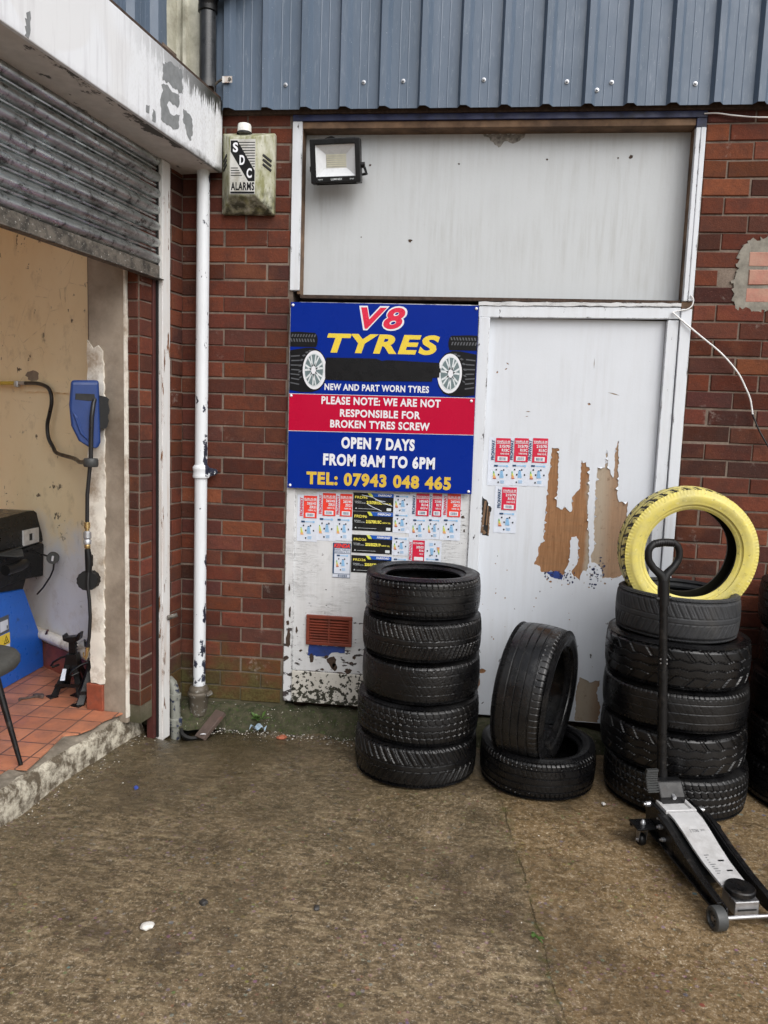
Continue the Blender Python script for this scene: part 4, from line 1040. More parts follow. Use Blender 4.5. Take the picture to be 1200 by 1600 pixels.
f = MB(); f.lathe([(0.060, 0.0), (0.075, 0.006), (0.078, 0.03), (0.064, 0.034), (0.060, 0.02), (0.056, -0.05)], (-1.392, -0.13, -0.035), (0.1, -0.4, 1), 22); f.build('drain_mouth', M['gap_black'], t, smooth=40)
t = thing('waste_pipe', (-1.49, -0.12, 0), 'short silver and blue painted elbow pipe dropping into the drain', 'pipe')
f = MB(); f.tube([(-1.60, -0.10, 0.245), (-1.55, -0.115, 0.240), (-1.522, -0.128, 0.222), (-1.507, -0.136, 0.19), (-1.502, -0.14, 0.15), (-1.497, -0.142, 0.03), (-1.496, -0.142, -0.08)], 0.027, 18); f.build('pipe', M['galv_painted'], t, smooth=50)
f = MB(); f.lathe([(0.028, 0), (0.033, 0.003), (0.033, 0.03), (0.028, 0.033)], (-1.503, -0.139, 0.145), (0.04, -0.02, 1), 20); f.lathe([(0.028, 0), (0.035, 0.003), (0.035, 0.04), (0.028, 0.046)], (-1.497, -0.142, 0.0), (0, 0, 1), 20); f.build('collar', M['galv_painted'], t, smooth=40)
t = thing('rainwater_pipe', (-1.358, -0.13, 3.2), 'black plastic rainwater pipe beside the cream flashing above the fascia', 'drainpipe')
f = MB(); f.cyl((-1.360, -0.10, 3.15), (-1.360, -0.10, 3.585), 0.0385, n=26); f.build('pipe', M['dark_pipe'], t, smooth=40)
f = MB(); f.tube([(-1.360, -0.10, 3.58), (-1.358, -0.105, 3.62), (-1.335, -0.12, 3.655), (-1.29, -0.135, 3.665), (-1.22, -0.14, 3.70), (-1.12, -0.14, 3.78)], [0.044, 0.046, 0.048, 0.05, 0.05, 0.05], 20); f.lathe([(0.0385, 0), (0.046, 0.003), (0.046, 0.03), (0.04, 0.034)], (-1.360, -0.10, 3.565), (0, 0, 1), 24); f.build('elbow', M['dark_plastic'], t, smooth=50)
t = thing('pipe_bracket', (-1.25, -0.1, 3.26), 'small rusty white bracket at the end of the fascia', 'bracket')
f = MB(); f.box(-1.285, -1.236, -0.1015, -0.098, 3.246, 3.276); f.build('plate', M['white_metal'], t)
f = MB(); f.cyl((-1.247, -0.099, 3.261), (-1.247, -0.107, 3.261), 0.008, n=10); f.build('bolt', M['shutter_rail'], t)
f = MB(); f.tube([(-1.285, -0.10, 3.262), (-1.31, -0.09, 3.255), (-1.34, -0.08, 3.235)], 0.006, 8); f.build('arm', M['shutter_rail'], t)

# ------------------------------------------------------------------ alarm box
t = thing('alarm_box', (-1.17, 0, 2.85), 'algae-stained cream burglar alarm box with a black and white plate', 'alarm box')
xb0, xb1, zb0, zb1 = -1.302, -1.034, 2.648, 3.034      # back outline
xf0, xf1, zf0, zf1 = -1.240, -1.106, 2.715, 2.992      # raised face
Y0, YF = -0.006, -0.118
f = MB()
f.add([(xb0, Y0, zb0), (xb1, Y0, zb0), (xb1, Y0, zb1), (xb0, Y0, zb1), (xb0, -0.035, zb0), (xb1, -0.035, zb0), (xb1, -0.035, zb1), (xb0, -0.035, zb1), (xf0, YF, zf0), (xf1, YF, zf0), (xf1, YF, zf1), (xf0, YF, zf1)],
      [(0, 3, 2, 1), (0, 1, 5, 4), (1, 2, 6, 5), (2, 3, 7, 6), (3, 0, 4, 7), (4, 5, 9, 8), (5, 6, 10, 9), (6, 7, 11, 10), (7, 4, 8, 11), (8, 9, 10, 11)])
f.build('cover', M['alarm'], t, bevel=0.006, seg=3)
for s_ in (0, 1, 2):
    f = MB(); zc = 2.905-0.022*s_
    a = Vector((xf1, YF, 0)); b = Vector((xb1, -0.035, 0)); d_ = (b-a); nn = Vector((-d_.y, d_.x, 0)).normalized()*-1
    p0 = a+d_*0.34+Vector((0, 0, zc+.010)); p1 = a+d_*0.80+Vector((0, 0, zc-.010))
    mid = (p0+p1)/2; f.obox(mid, (p1-p0, nn, (p1-p0).cross(nn)), ((p1-p0).length/2, 0.004, 0.006)); f.build('louvre', M['gap_black'], t, bevel=0.002)
    f = MB(); a = Vector((xf0, YF, 0)); b = Vector((xb0, -0.035, 0)); d_ = b-a; nn = Vector((d_.y, -d_.x, 0)).normalized()
    p0 = a+d_*0.34+Vector((0, 0, zc+.010)); p1 = a+d_*0.80+Vector((0, 0, zc-.010)); mid = (p0+p1)/2
    f.obox(mid, (p1-p0, nn, (p1-p0).cross(nn)), ((p1-p0).length/2, 0.004, 0.006)); f.build('louvre', M['gap_black'], t, bevel=0.002)
PX = lambda y: (lambda a, b, d: (a, y+d, b))
f = MB(); f.prism([(-1.236, 2.722), (-1.110, 2.722), (-1.110, 2.978), (-1.236, 2.978)], PX(YF-0.0015), 0, 0.002); pl = f.build('name_plate', M['alarm_plate'], t)
f = MB(); yy = YF-0.002
f.prism([(-1.233, 2.972), (-1.200, 2.972), (-1.112, 2.832), (-1.112, 2.782), (-1.144, 2.782), (-1.233, 2.920)], PX(yy), 0, 0.0006)
for k in range(10):
    z_ = 2.965-0.0125*k; xl = -1.196+0.0083*k
    if xl < -1.115: f.box(xl, -1.112, yy, yy+0.0005, z_-0.004, z_)
for k in range(4): f.box(-1.232, -1.196+0.009*k*0.75, yy, yy+0.0005, 2.846-0.0115*k-0.004, 2.846-0.0115*k)
f.box(-1.233, -1.112, yy, yy+0.0005, 2.724, 2.734)
tf2 = lambda a, b: (a, yy-0.0001, b)
put_text(f, 'ALARMS', -1.231, -1.113, 2.739, 2.778, tf2, 0, 0.036, 0, 1.12)
f.build('plate_print', M['p_black'], pl)
f = MB()
for ch, x, z_ in (('S', -1.222, 2.917), ('D', -1.188, 2.858), ('C', -1.152, 2.797)): put_text(f, ch, x, x+0.026, z_, z_+0.046, lambda a, b: (a, yy-0.0006, b), 0, 0.035)
f.build('plate_letters', M['sign_white'], pl)
f = MB(); f.lathe([(0.038, 0.0), (0.038, 0.006), (0.033, 0.010)], (-1.183, -0.062, 3.020), (0, 0, 1), 24); f.build('strobe_base', M['gap_black'], t, smooth=40)
f = MB(); f.lathe([(0.034, 0.0), (0.033, 0.030), (0.031, 0.036), (0.0, 0.038)], (-1.183, -0.062, 3.030), (0, 0, 1), 24); f.build('strobe_lens', M['strobe'], t, smooth=45)

# ------------------------------------------------------------------ floodlight (tilted slightly down)
t = thing('floodlight', (-0.735, 0.08, 2.9), 'square black LED floodlight, unlit, at the corner of the boarded panel', 'floodlight')
LM = Matrix.Translation((-0.727, -0.045, 2.898)) @ Matrix.Rotation(R(-2.0), 4, 'Y') @ Matrix.Rotation(R(9), 4, 'X')
def lp(x, y, z): return tuple(LM @ Vector((x, y, z)))
def lbox(mb, x0, x1, y0, y1, z0, z1, m=0):
    mb.add([lp(*p) for p in ((x0, y0, z0), (x1, y0, z0), (x1, y1, z0), (x0, y1, z0), (x0, y0, z1), (x1, y0, z1), (x1, y1, z1), (x0, y1, z1))], [(0, 3, 2, 1), (4, 5, 6, 7), (0, 1, 5, 4), (1, 2, 6, 5), (2, 3, 7, 6), (3, 0, 4, 7)], m)
f = MB(); hw, hz = 0.124, 0.100
lbox(f, -hw, -0.098, -0.018, 0.02, -hz, hz); lbox(f, 0.098, hw, -0.018, 0.02, -hz, hz); lbox(f, -0.098, 0.098, -0.018, 0.02, 0.074, hz); lbox(f, -0.098, 0.098, -0.018, 0.02, -hz, -0.070); lbox(f, -hw, hw, 0.0205, 0.04, -hz, hz)
f.build('housing', M['lamp_body'], t, bevel=0.004)
f = MB(); o_ = [(-0.098, -0.008, -0.070), (0.098, -0.008, -0.070), (0.098, -0.008, 0.074), (-0.098, -0.008, 0.074)]; i_ = [(-0.052, 0.019, -0.028), (0.050, 0.019, -0.028), (0.050, 0.019, 0.036), (-0.052, 0.019, 0.036)]
f.add([lp(*p) for p in o_+i_], [(0, 1, 5, 4), (1, 2, 6, 5), (2, 3, 7, 6), (3, 0, 4, 7)]); f.build('reflector', M['lamp_refl'], t)
f = MB(); f.add([lp(*p) for p in i_], [(0, 1, 2, 3)])
for k in range(6):
    z_ = -0.020+0.0095*k; lbox(f, -0.048, 0.046, 0.0165, 0.0188, z_, z_+0.0055, 1)
f.build('led_panel', [M['lamp_led'], plain('led_strips', (0.56, 0.55, 0.44, 1), 0.4, bump=0)], t)
f = MB(); put_text(f, 'LUMINEX', -0.024, 0.032, -0.0885, -0.0795, lambda a, b: lp(a, -0.0186, b), 0, 0.02); put_text(f, '100W', -0.088, -0.064, -0.087, -0.081, lambda a, b: lp(a, -0.0186, b)); put_text(f, 'IP65', 0.070, 0.090, -0.087, -0.081, lambda a, b: lp(a, -0.0186, b)); f.build('housing_print', M['p_silver'], t)
f = MB(); f.tube([lp(0.128, 0.02, -0.02), lp(0.138, 0.03, -0.03), lp(0.140, 0.08, -0.05), lp(0.10, 0.115, -0.05)], 0.007, 8); f.tube([lp(-0.128, 0.02, -0.02), lp(-0.135, 0.05, -0.03), lp(-0.10, 0.115, -0.05)], 0.007, 8); f.cyl(lp(0.122, 0.01, -0.02), lp(0.142, 0.01, -0.02), 0.014, n=14); f.tube([lp(-0.05, 0.03, 0.10), lp(-0.03, 0.06, 0.115), lp(0.01, 0.11, 0.10)], 0.012, 8)
f.build('bracket', M['lamp_body'], t, smooth=40)
# ------------------------------------------------------------------ air vent
t = thing('air_vent', (-0.707, 0, 0.53), 'small terracotta louvred air vent on the white panel', 'vent')
PV = [(-0.831, 0.448), (-0.584, 0.454), (-0.586, 0.612), (-0.829, 0.608)]
f = MB(); f.box(-0.830, -0.584, -0.014, 0.0015, 0.592, 0.612); f.box(-0.830, -0.584, -0.014, 0.0015, 0.450, 0.468); f.box(-0.830, -0.812, -0.0138, 0.0015, 0.468, 0.592); f.box(-0.602, -0.584, -0.0138, 0.0015, 0.468, 0.592); f.build('vent_frame', M['vent'], t, bevel=0.003)
f = MB()
for k in range(8):
    zc = 0.476+0.0149*k; f.obox((-0.707, -0.005, zc), ((1, 0, 0), (0, -0.75, -0.5), (0, -0.5, 0.75)), (0.105, 0.008, 0.0025))
f.box(-0.711, -0.703, -0.0125, -0.004, 0.468, 0.592)
f.build('louvres', M['vent'], t)
f = MB(); f.box(-0.812, -0.602, -0.0005, 0.0012, 0.468, 0.592); f.build('vent_back', M['rot'], t)

# ------------------------------------------------------------------ the sign
SY = -0.032
t = thing('shop_sign', (-0.466, -0.03, 1.29), 'blue and red tyre shop sign board beside the white door', 'sign')
sgn = lambda y: (lambda a, b: (a, y, b))
f = MB(); f.prism([(-0.941, 1.284), (0.009, 1.292), (0.001, 2.221), (-0.941, 2.224)], WALL(SY), 0, 0.004); board = f.build('board', M['sign_blue'], t)
f = MB(); f.prism([(-0.9408, 1.578), (0.0055, 1.588), (0.004, 1.772), (-0.9408, 1.767)], WALL(SY-0.0006), 0, 0.0008); f.build('red_band', M['sign_red'], t)
f = MB()
for a, b in (((-0.9408, 1.577), (0.0055, 1.587)), ((-0.9408, 1.766), (0.004, 1.771))):
    f.prism([a, b, (b[0], b[1]+0.0022), (a[0], a[1]+0.0022)], WALL(SY-0.0008), 0, 0.0002)
f.build('band_edge', M['p_silver'], t)
y1, y2, y3 = SY-0.0010, SY-0.0014, SY-0.0018
def sign_line(body, x0, x1, z0, z1, y, mat, bold, shear=0.0, sp=1.06):
    f = MB(); put_text(f, body, x0, x1, z0, z1, sgn(y), 0, bold, shear, sp); f.build('lettering', M[mat], t)
sign_line('V8', -0.592, -0.349, 2.091, 2.213, y1, 'sign_white', 0.062, 0.28, 1.22)
sign_line('V8', -0.582, -0.359, 2.099, 2.205, y2, 'sign_red_txt', 0.034, 0.28, 1.24)
sign_line('TYRES', -0.751, -0.183, 1.977, 2.074, y1, 'sign_yellow', 0.042, 0.22, 1.16)
for body, x0, x1, z0, z1, bo in (('NEW AND PART WORN TYRES', -0.758, -0.227, 1.790, 1.824, .034), ('PLEASE NOTE: WE ARE NOT', -0.772, -0.166, 1.719, 1.759, .034), ('RESPONSIBLE FOR', -0.675, -0.265, 1.658, 1.697, .034), ('BROKEN TYRES SCREW', -0.724, -0.216, 1.602, 1.642, .034), ('OPEN 7 DAYS', -0.664, -0.288, 1.496, 1.557, .052), ('FROM 8AM TO 6PM', -0.756, -0.182, 1.408, 1.471, .052)):
    sign_line(body, x0, x1, z0, z1, y1, 'sign_white', bo, 0, 1.10 if bo < .04 else 1.16)
sign_line('TEL: 07943 048 465', -0.841, -0.097, 1.305, 1.375, y1, 'sign_gold', 0.05, 0, 1.15)
f = MB()
tp = [(-0.755, 1.842), (-0.49, 1.838), (-0.488, 1.843), (-0.214, 1.847), (-0.211, 1.866), (-0.180, 1.868), (-0.178, 1.892), (-0.172, 1.893), (-0.173, 1.913), (-0.178, 1.914), (-0.180, 1.940), (-0.44, 1.948), (-0.47, 1.943), (-0.50, 1.954), (-0.752, 1.953), (-0.757, 1.918), (-0.753, 1.914), (-0.757, 1.878)]
f.prism(tp, WALL(SY-0.0024), 0, 0.0018); f.box(-0.757, -0.46, SY-0.0030, SY-0.0024, 1.88, 1.918); f.box(-0.478, -0.178, SY-0.0034, SY-0.0024, 1.868, 1.902)
f.build('black_tape', M['tape'], t)
def ell(cx, cz, rx, rz, n=40, t0=0, t1=2*math.pi): return [(cx+rx*math.cos(t0+(t1-t0)*i/(n if t1-t0 > 6.2 else n-1)), cz+rz*math.sin(t0+(t1-t0)*i/(n if t1-t0 > 6.2 else n-1))) for i in range(n)]
def sign_wheel(sx, flip):
    """printed tyre pair: one lying on top, one upright with a multi-spoke rim"""
    X = lambda a: sx+(a if not flip else -a)
    mb = MB()
    def P_(poly, lay_, m): mb.prism([(X(a), b) for a, b in poly], WALL(SY-0.0010-0.0003*lay_), 0, 0.00025, m)
    P_([(0, 2.003), (0.135, 2.003), (0.140, 2.02), (0.142, 2.04), (0.138, 2.062), (0.128, 2.074), (0.04, 2.078), (0, 2.076)], 0, 0)
    P_([(0, 1.785), (0.06, 1.776), (0.12, 1.778), (0.155, 1.79), (0.182, 1.825), (0.192, 1.889), (0.182, 1.953), (0.155, 1.985), (0.12, 2.0), (0.08, 1.999), (0, 1.985)], 0, 0)
    for k in range(7): P_([(0.004+0.004*(k % 2), 1.82+0.022*k), (0.050, 1.812+0.024*k), (0.052, 1.818+0.024*k), (0.004+0.004*(k % 2), 1.826+0.022*k)], 1, 1)
    for k in range(9): P_([(0.005+0.0145*k, 2.052), (0.012+0.0145*k, 2.052), (0.017+0.0145*k, 2.066), (0.010+0.0145*k, 2.066)], 1, 1)
    for k in range(9): P_([(0.005+0.0145*k, 2.028), (0.012+0.0145*k, 2.028), (0.007+0.0145*k, 2.044), (0.000+0.0145*k, 2.044)], 1, 1)
    for k in range(10):
        t_ = R(200-18*k); P_([(0.115+0.052*math.cos(t_)*1.0, 1.888+0.092*math.sin(t_)), (0.115+0.064*math.cos(t_), 1.888+0.1*math.sin(t_)), (0.105+0.062*math.cos(t_+.1), 1.888+0.1*math.sin(t_+.1)), (0.105+0.05*math.cos(t_+.1), 1.888+0.092*math.sin(t_+.1))], 1, 1)
    cx, cz = 0.129, 1.889
    P_(ell(cx, cz, 0.061, 0.097), 2, 2); P_(ell(cx-0.002, cz, 0.0515, 0.085), 3, 4); P_(ell(cx-0.003, cz, 0.047, 0.078), 4, 3)
    P_(ell(cx-0.005, cz, 0.013, 0.021), 5, 2)
    for k in range(7):
        for dd in (-0.17, 0.17):
            t_ = 2*math.pi*k/7+0.3
            c0, s0, c1, s1 = math.cos(t_), math.sin(t_), math.cos(t_+dd), math.sin(t_+dd)
            P_([(cx-0.005+0.012*c0-0.0035*s0, cz+0.02*s0+0.0055*c0), (cx-0.005+0.012*c0+0.0035*s0, cz+0.02*s0-0.0055*c0), (cx-0.003+0.046*c1+0.003*s1, cz+0.077*s1-0.005*c1), (cx-0.003+0.046*c1-0.003*s1, cz+0.077*s1+0.005*c1)], 6, 4)
    mb.build('tyre_picture', [M['p_black'], M['p_grey'], M['sign_white'], M['p_teal'], M['p_silver']], t)
sign_wheel(-0.9405, False); sign_wheel(0.0015, True)
for (x, z) in [(-0.930, 2.209), (-0.010, 2.207), (-0.930, 1.757), (-0.014, 1.757), (-0.927, 1.298), (-0.007, 1.304)]:
    f = MB(); f.lathe([(0.0, 0.006), (0.004, 0.0055), (0.0068, 0.003), (0.0075, 0.0)], (x, SY, z), (0, -1, 0), 14); f.build('screw_cap', M['sign_white'], t, smooth=50)

# ------------------------------------------------------------------ tyre labels stuck on the boards
def energy(mb, x0, x1, z0, z1, y, flip=False, red=True, lime=False):
    """little energy chart: header bar, colour ladder, blue ladder, black dots; materials 0 navy 1 green 2 lime 3 amber 4 rust 5 blue 6 black"""
    w, h = x1-x0, z1-z0
    def bx(a0, a1, b0, b1, m):
        if flip: a0, a1, b0, b1 = 1-a1, 1-a0, 1-b1, 1-b0
        mb.box(x0+a0*w, x0+a1*w, y, y+0.0004, z0+b0*h, z0+b1*h, m)
    bx(0.14, 0.34, 0.85, 0.93, 0)
    for k in range(5): bx(0.38+0.075*k, 0.43+0.075*k, 0.865, 0.915, 5)
    bx(0.76, 0.88, 0.85, 0.93, 5)
    cols = [1, 1, 2, 2, 3, 3, 4] if not lime else [1, 2, 2, 2, 2, 3, 3]
    for k, m in enumerate(cols): bx(0.11, 0.16+0.02*k, 0.60-0.05*k, 0.64-0.05*k, m)
    for k in range(6): bx(0.48-0.005*k, 0.62+0.012*k, 0.62-0.052*k, 0.66-0.052*k, 5)
    bx(0.50, 0.60, 0.66, 0.70, 0)
    for a, b in ((0.27, 0.72), (0.66, 0.72), (0.40, 0.50), (0.83, 0.50), (0.40, 0.16)): bx(a-0.035, a+0.035, b-0.04, b+0.03, 6)
    for k in range(3): bx(0.5, 0.72, 0.12+0.05*k, 0.14+0.05*k, 5)
EM = [M['p_navy'], M['p_green'], M['p_lime'], M['p_amber'], M['p_rust'], M['p_blue'], M['p_black']]
def paper(mb, x0, x1, z0, z1, y, m=0, seed=0, n=6):
    """a sheet with slightly lifted, cockled surface"""
    r = random.Random(seed); o = len(mb.v)
    for j in range(n+1):
        for i in range(n+1):
            ed = 0.0012 if (i in (0, n) or j in (0, n)) and r.random() < 0.3 else 0.0
            mb.v.append((x0+(x1-x0)*i/n, y-r.uniform(0, 0.0006)-ed, z0+(z1-z0)*j/n))
    for j in range(n):
        for i in range(n): mb.f.append([o+j*(n+1)+i, o+j*(n+1)+i+1, o+(j+1)*(n+1)+i+1, o+(j+1)*(n+1)+i]); mb.mi.append(m)
def red_label(rect, e, y, label, lines, col='p_orange', lime=False, eflip=False, group='tyre labels stuck on the boards'):
    """white sticker: red size panel on top and energy chart below"""
    (x0, z1), (x1, z0) = rect
    (ex0, ez1), (ex1, ez0) = e
    sd = int(abs(x0)*1e4)
    t_ = thing('tyre_label', ((x0+x1)/2, y, ez0), label, 'label', group)
    L0, R0 = min(x0-0.012, ex0), max(x1+0.004, ex1)
    f = MB(); paper(f, L0, R0, ez0, z1+0.004, y-0.0008, 0, sd); f.build('sheet', M['p_paper'], t_)
    yy = y-0.0030
    xp = x0+(x1-x0)*0.24
    f = MB(); paper(f, xp, x1, z0, z1, yy, 0, sd+1, 4); f.build('size_panel', M[col], t_)
    f = MB(); w, h = x1-xp, z1-z0; g = lambda a, b: (a, yy-0.0016, b)
    put_text(f, lines[0], xp+0.05*w, x1-0.05*w, z0+0.80*h, z0+0.90*h, g, 0, 0.02)
    f.box(xp+.05*w, x1-.02*w, yy-0.0016, yy-0.0014, z0+0.77*h, z0+0.785*h)
    put_text(f, lines[1], xp+0.25*w, x1-0.06*w, z0+0.60*h, z0+0.72*h, g, 0, 0.03)
    put_text(f, lines[2], xp+0.42*w, x1-0.06*w, z0+0.44*h, z0+0.56*h, g, 0, 0.03)
    put_text(f, lines[3], xp+0.34*w, x1-0.06*w, z0+0.31*h, z0+0.39*h, g, 0, 0.02)
    f.box(xp+.16*w, x1-.16*w, yy-0.0016, yy-0.0014, z0+0.05*h, z0+0.23*h)
    f.build('panel_lettering', M['sign_white'], t_)
    f = MB()
    for k in range(9): f.box(xp+(.26+.055*k)*w, xp+(.26+.055*k+rnd.uniform(.015, .035))*w, yy-0.0020, yy-0.0018, z0+0.08*h, z0+0.20*h)
    f.build('barcode', M['p_navy'], t_)
    f = MB(); put_text(f, 'FRONWAY', x0+0.002, xp-0.004, z0+0.08*h, z0+0.92*h, lambda a, b: (a, yy-0.0006, b), 0, 0.03, vertical=True); f.build('maker_lettering', M['p_red'] if col == 'p_orange' else M['p_navy'], t_)
    f = MB(); energy(f, ex0, ex1, ez0, ez1, yy, eflip, lime=lime); f.build('energy_chart', EM, t_)
DY, PY = 0.0288, 0.002
VP = ('VANPLUS 09', '215/70', 'R15C', '104/101R')
EU = ('EURUS 08', '265/45', 'ZR21', '108W XL')
red_label(((0.097, 1.578), (0.193, 1.457)), ((0.103, 1.45), (0.198, 1.336)), DY, 'crimson tyre label on the door, leftmost of the upper row of three', VP, 'p_red')
red_label(((0.191, 1.581), (0.283, 1.461)), ((0.196, 1.454), (0.287, 1.34)), DY, 'crimson tyre label on the door, middle one of the upper row of three', VP, 'p_red')
red_label(((0.281, 1.584), (0.379, 1.461)), ((0.288, 1.456), (0.384, 1.341)), DY, 'crimson tyre label on the door, right of its row, next to the torn paint', VP, 'p_red')
red_label(((0.140, 1.330), (0.237, 1.214)), ((0.141, 1.206), (0.242, 1.095)), DY, 'single crimson tyre label on the door below the row of three', VP, 'p_red')
red_label(((-0.881, 1.244), (-0.789, 1.127)), ((-0.884, 1.12), (-0.788, 1.002)), PY, 'orange-red tyre label under the sign, nearest the brickwork', EU, lime=True)
red_label(((-0.780, 1.262), (-0.690, 1.143)), ((-0.785, 1.139), (-0.692, 1.011)), PY, 'orange-red tyre label under the sign, second from the brickwork', EU, lime=True)
red_label(((-0.687, 1.262), (-0.603, 1.144)), ((-0.690, 1.139), (-0.605, 1.016)), PY, 'orange-red tyre label touching the black labels on their left', EU, lime=True)
red_label(((-0.292, 1.281), (-0.205, 1.165)), ((-0.294, 1.154), (-0.213, 1.044)), PY, 'crimson tyre label right of the black labels, leftmost of three', ('ECOGREEN N', '185/60', 'R14', '82V'), 'p_red')
red_label(((-0.203, 1.284), (-0.140, 1.166)), ((-0.212, 1.158), (-0.141, 1.048)), PY, 'crimson tyre label right of the black labels, middle of three', ('ECOGREEN 66', '215/60', 'R17', '100H XL'), 'p_red')
red_label(((-0.132, 1.287), (-0.044, 1.168)), ((-0.139, 1.162), (-0.043, 1.046)), PY, 'orange-red tyre label under the sign, nearest the door', EU, lime=True)
# red label half covered by an upside-down chart
t = thing('tyre_label', (-0.25, PY, 0.93), 'crimson tyre label partly covered by an upside-down energy chart', 'label', 'tyre labels stuck on the boards')
f = MB(); paper(f, -0.300, -0.215, 0.920, 1.042, PY-0.0008, 0, 5); f.build('sheet', M['p_paper'], t)
f = MB(); paper(f, -0.281, -0.218, 0.928, 1.038, PY-0.003, 0, 6, 4); f.build('size_panel', M['p_red'], t)
f = MB(); g = lambda a, b: (a, PY-0.0046, b)
put_text(f, 'ECOGREEN', -0.278, -0.226, 1.018, 1.028, g, 0, .02); put_text(f, '205/55', -0.262, -0.224, 0.996, 1.009, g, 0, .03); put_text(f, 'R16', -0.246, -0.224, 0.979, 0.991, g, 0, .03); put_text(f, '91V', -0.244, -0.224, 0.962, 0.971, g, 0, .02); f.box(-0.272, -0.224, PY-0.0047, PY-0.0045, 0.933, 0.951)
f.build('panel_lettering', M['sign_white'], t)
f = MB(); put_text(f, 'FRONWAY', -0.298, -0.285, 0.935, 1.03, lambda a, b: (a, PY-0.0034, b), 0, .03, vertical=True); f.build('maker_lettering', M['p_red'], t)
t = thing('energy_label', (-0.175, PY, 0.93), 'white energy chart stuck upside down over the crimson label', 'label', 'energy charts stuck on the boards')
f = MB(); paper(f, -0.2185, -0.132, 0.929, 1.040, PY-0.0052, 0, 8); f.build('sheet', M['p_paper'], t)
f = MB(); energy(f, -0.2185, -0.132, 0.931, 1.040, PY-0.0072, True); f.build('energy_chart', EM, t)
t = thing('tyre_label', (-0.175, PY, 0.81), 'red strip of a label just above the tyre stack', 'label', 'tyre labels stuck on the boards')
f = MB(); paper(f, -0.2215, -0.131, 0.805, 0.9225, PY-0.0008, 0, 9); f.build('sheet', M['p_red'], t)
f = MB(); f.box(-0.205, -0.163, PY-0.0028, PY-0.0026, 0.895, 0.915); f.box(-0.150, -0.1465, PY-0.0028, PY-0.0026, 0.81, 0.92); f.build('panel_lettering', M['sign_white'], t)
# maker's label in red, white and navy
t = thing('tyre_label', (-0.65, PY, 0.82), 'tall white and navy tyre label with red script, left of the black labels', 'label', 'tyre labels stuck on the boards')
f = MB(); paper(f, -0.698, -0.604, 0.819, 1.003, PY-0.0008, 0, 12); f.build('sheet', M['p_paper'], t)
f = MB(); f.box(-0.698, -0.604, PY-0.0028, PY-0.0024, 0.975, 1.003); f.box(-0.698, -0.690, PY-0.0028, PY-0.0024, 0.84, 0.975); f.box(-0.606, -0.604, PY-0.0028, PY-0.0024, 0.819, 0.975); f.box(-0.698, -0.606, PY-0.0028, PY-0.0024, 0.839, 0.841); f.box(-0.698, -0.606, PY-0.0028, PY-0.0024, 0.819, 0.821); f.box(-0.690, -0.606, PY-0.0028, PY-0.0024, 0.948, 0.950)
for k in range(12): f.box(-0.668+.004*k, -0.668+.004*k+rnd.uniform(.001, .003), PY-0.0028, PY-0.0024, 0.823, 0.836)
put_text(f, 'RADIAL TUBELESS', -0.688, -0.610, 0.963, 0.971, lambda a, b: (a, PY-0.003, b)); put_text(f, '205/55R16 91V', -0.688, -0.610, 0.952, 0.960, lambda a, b: (a, PY-0.003, b))
f.build('label_print', M['p_navy'], t)
f = MB(); put_text(f, 'KENDA', -0.694, -0.608, 0.978, 1.0, lambda a, b: (a, PY-0.0034, b), 0, 0.045, 0.2); f.build('maker_lettering', M['p_orange'], t)
f = MB(); energy(f, -0.688, -0.608, 0.845, 0.948, PY-0.0028); f.build('energy_chart', EM, t)
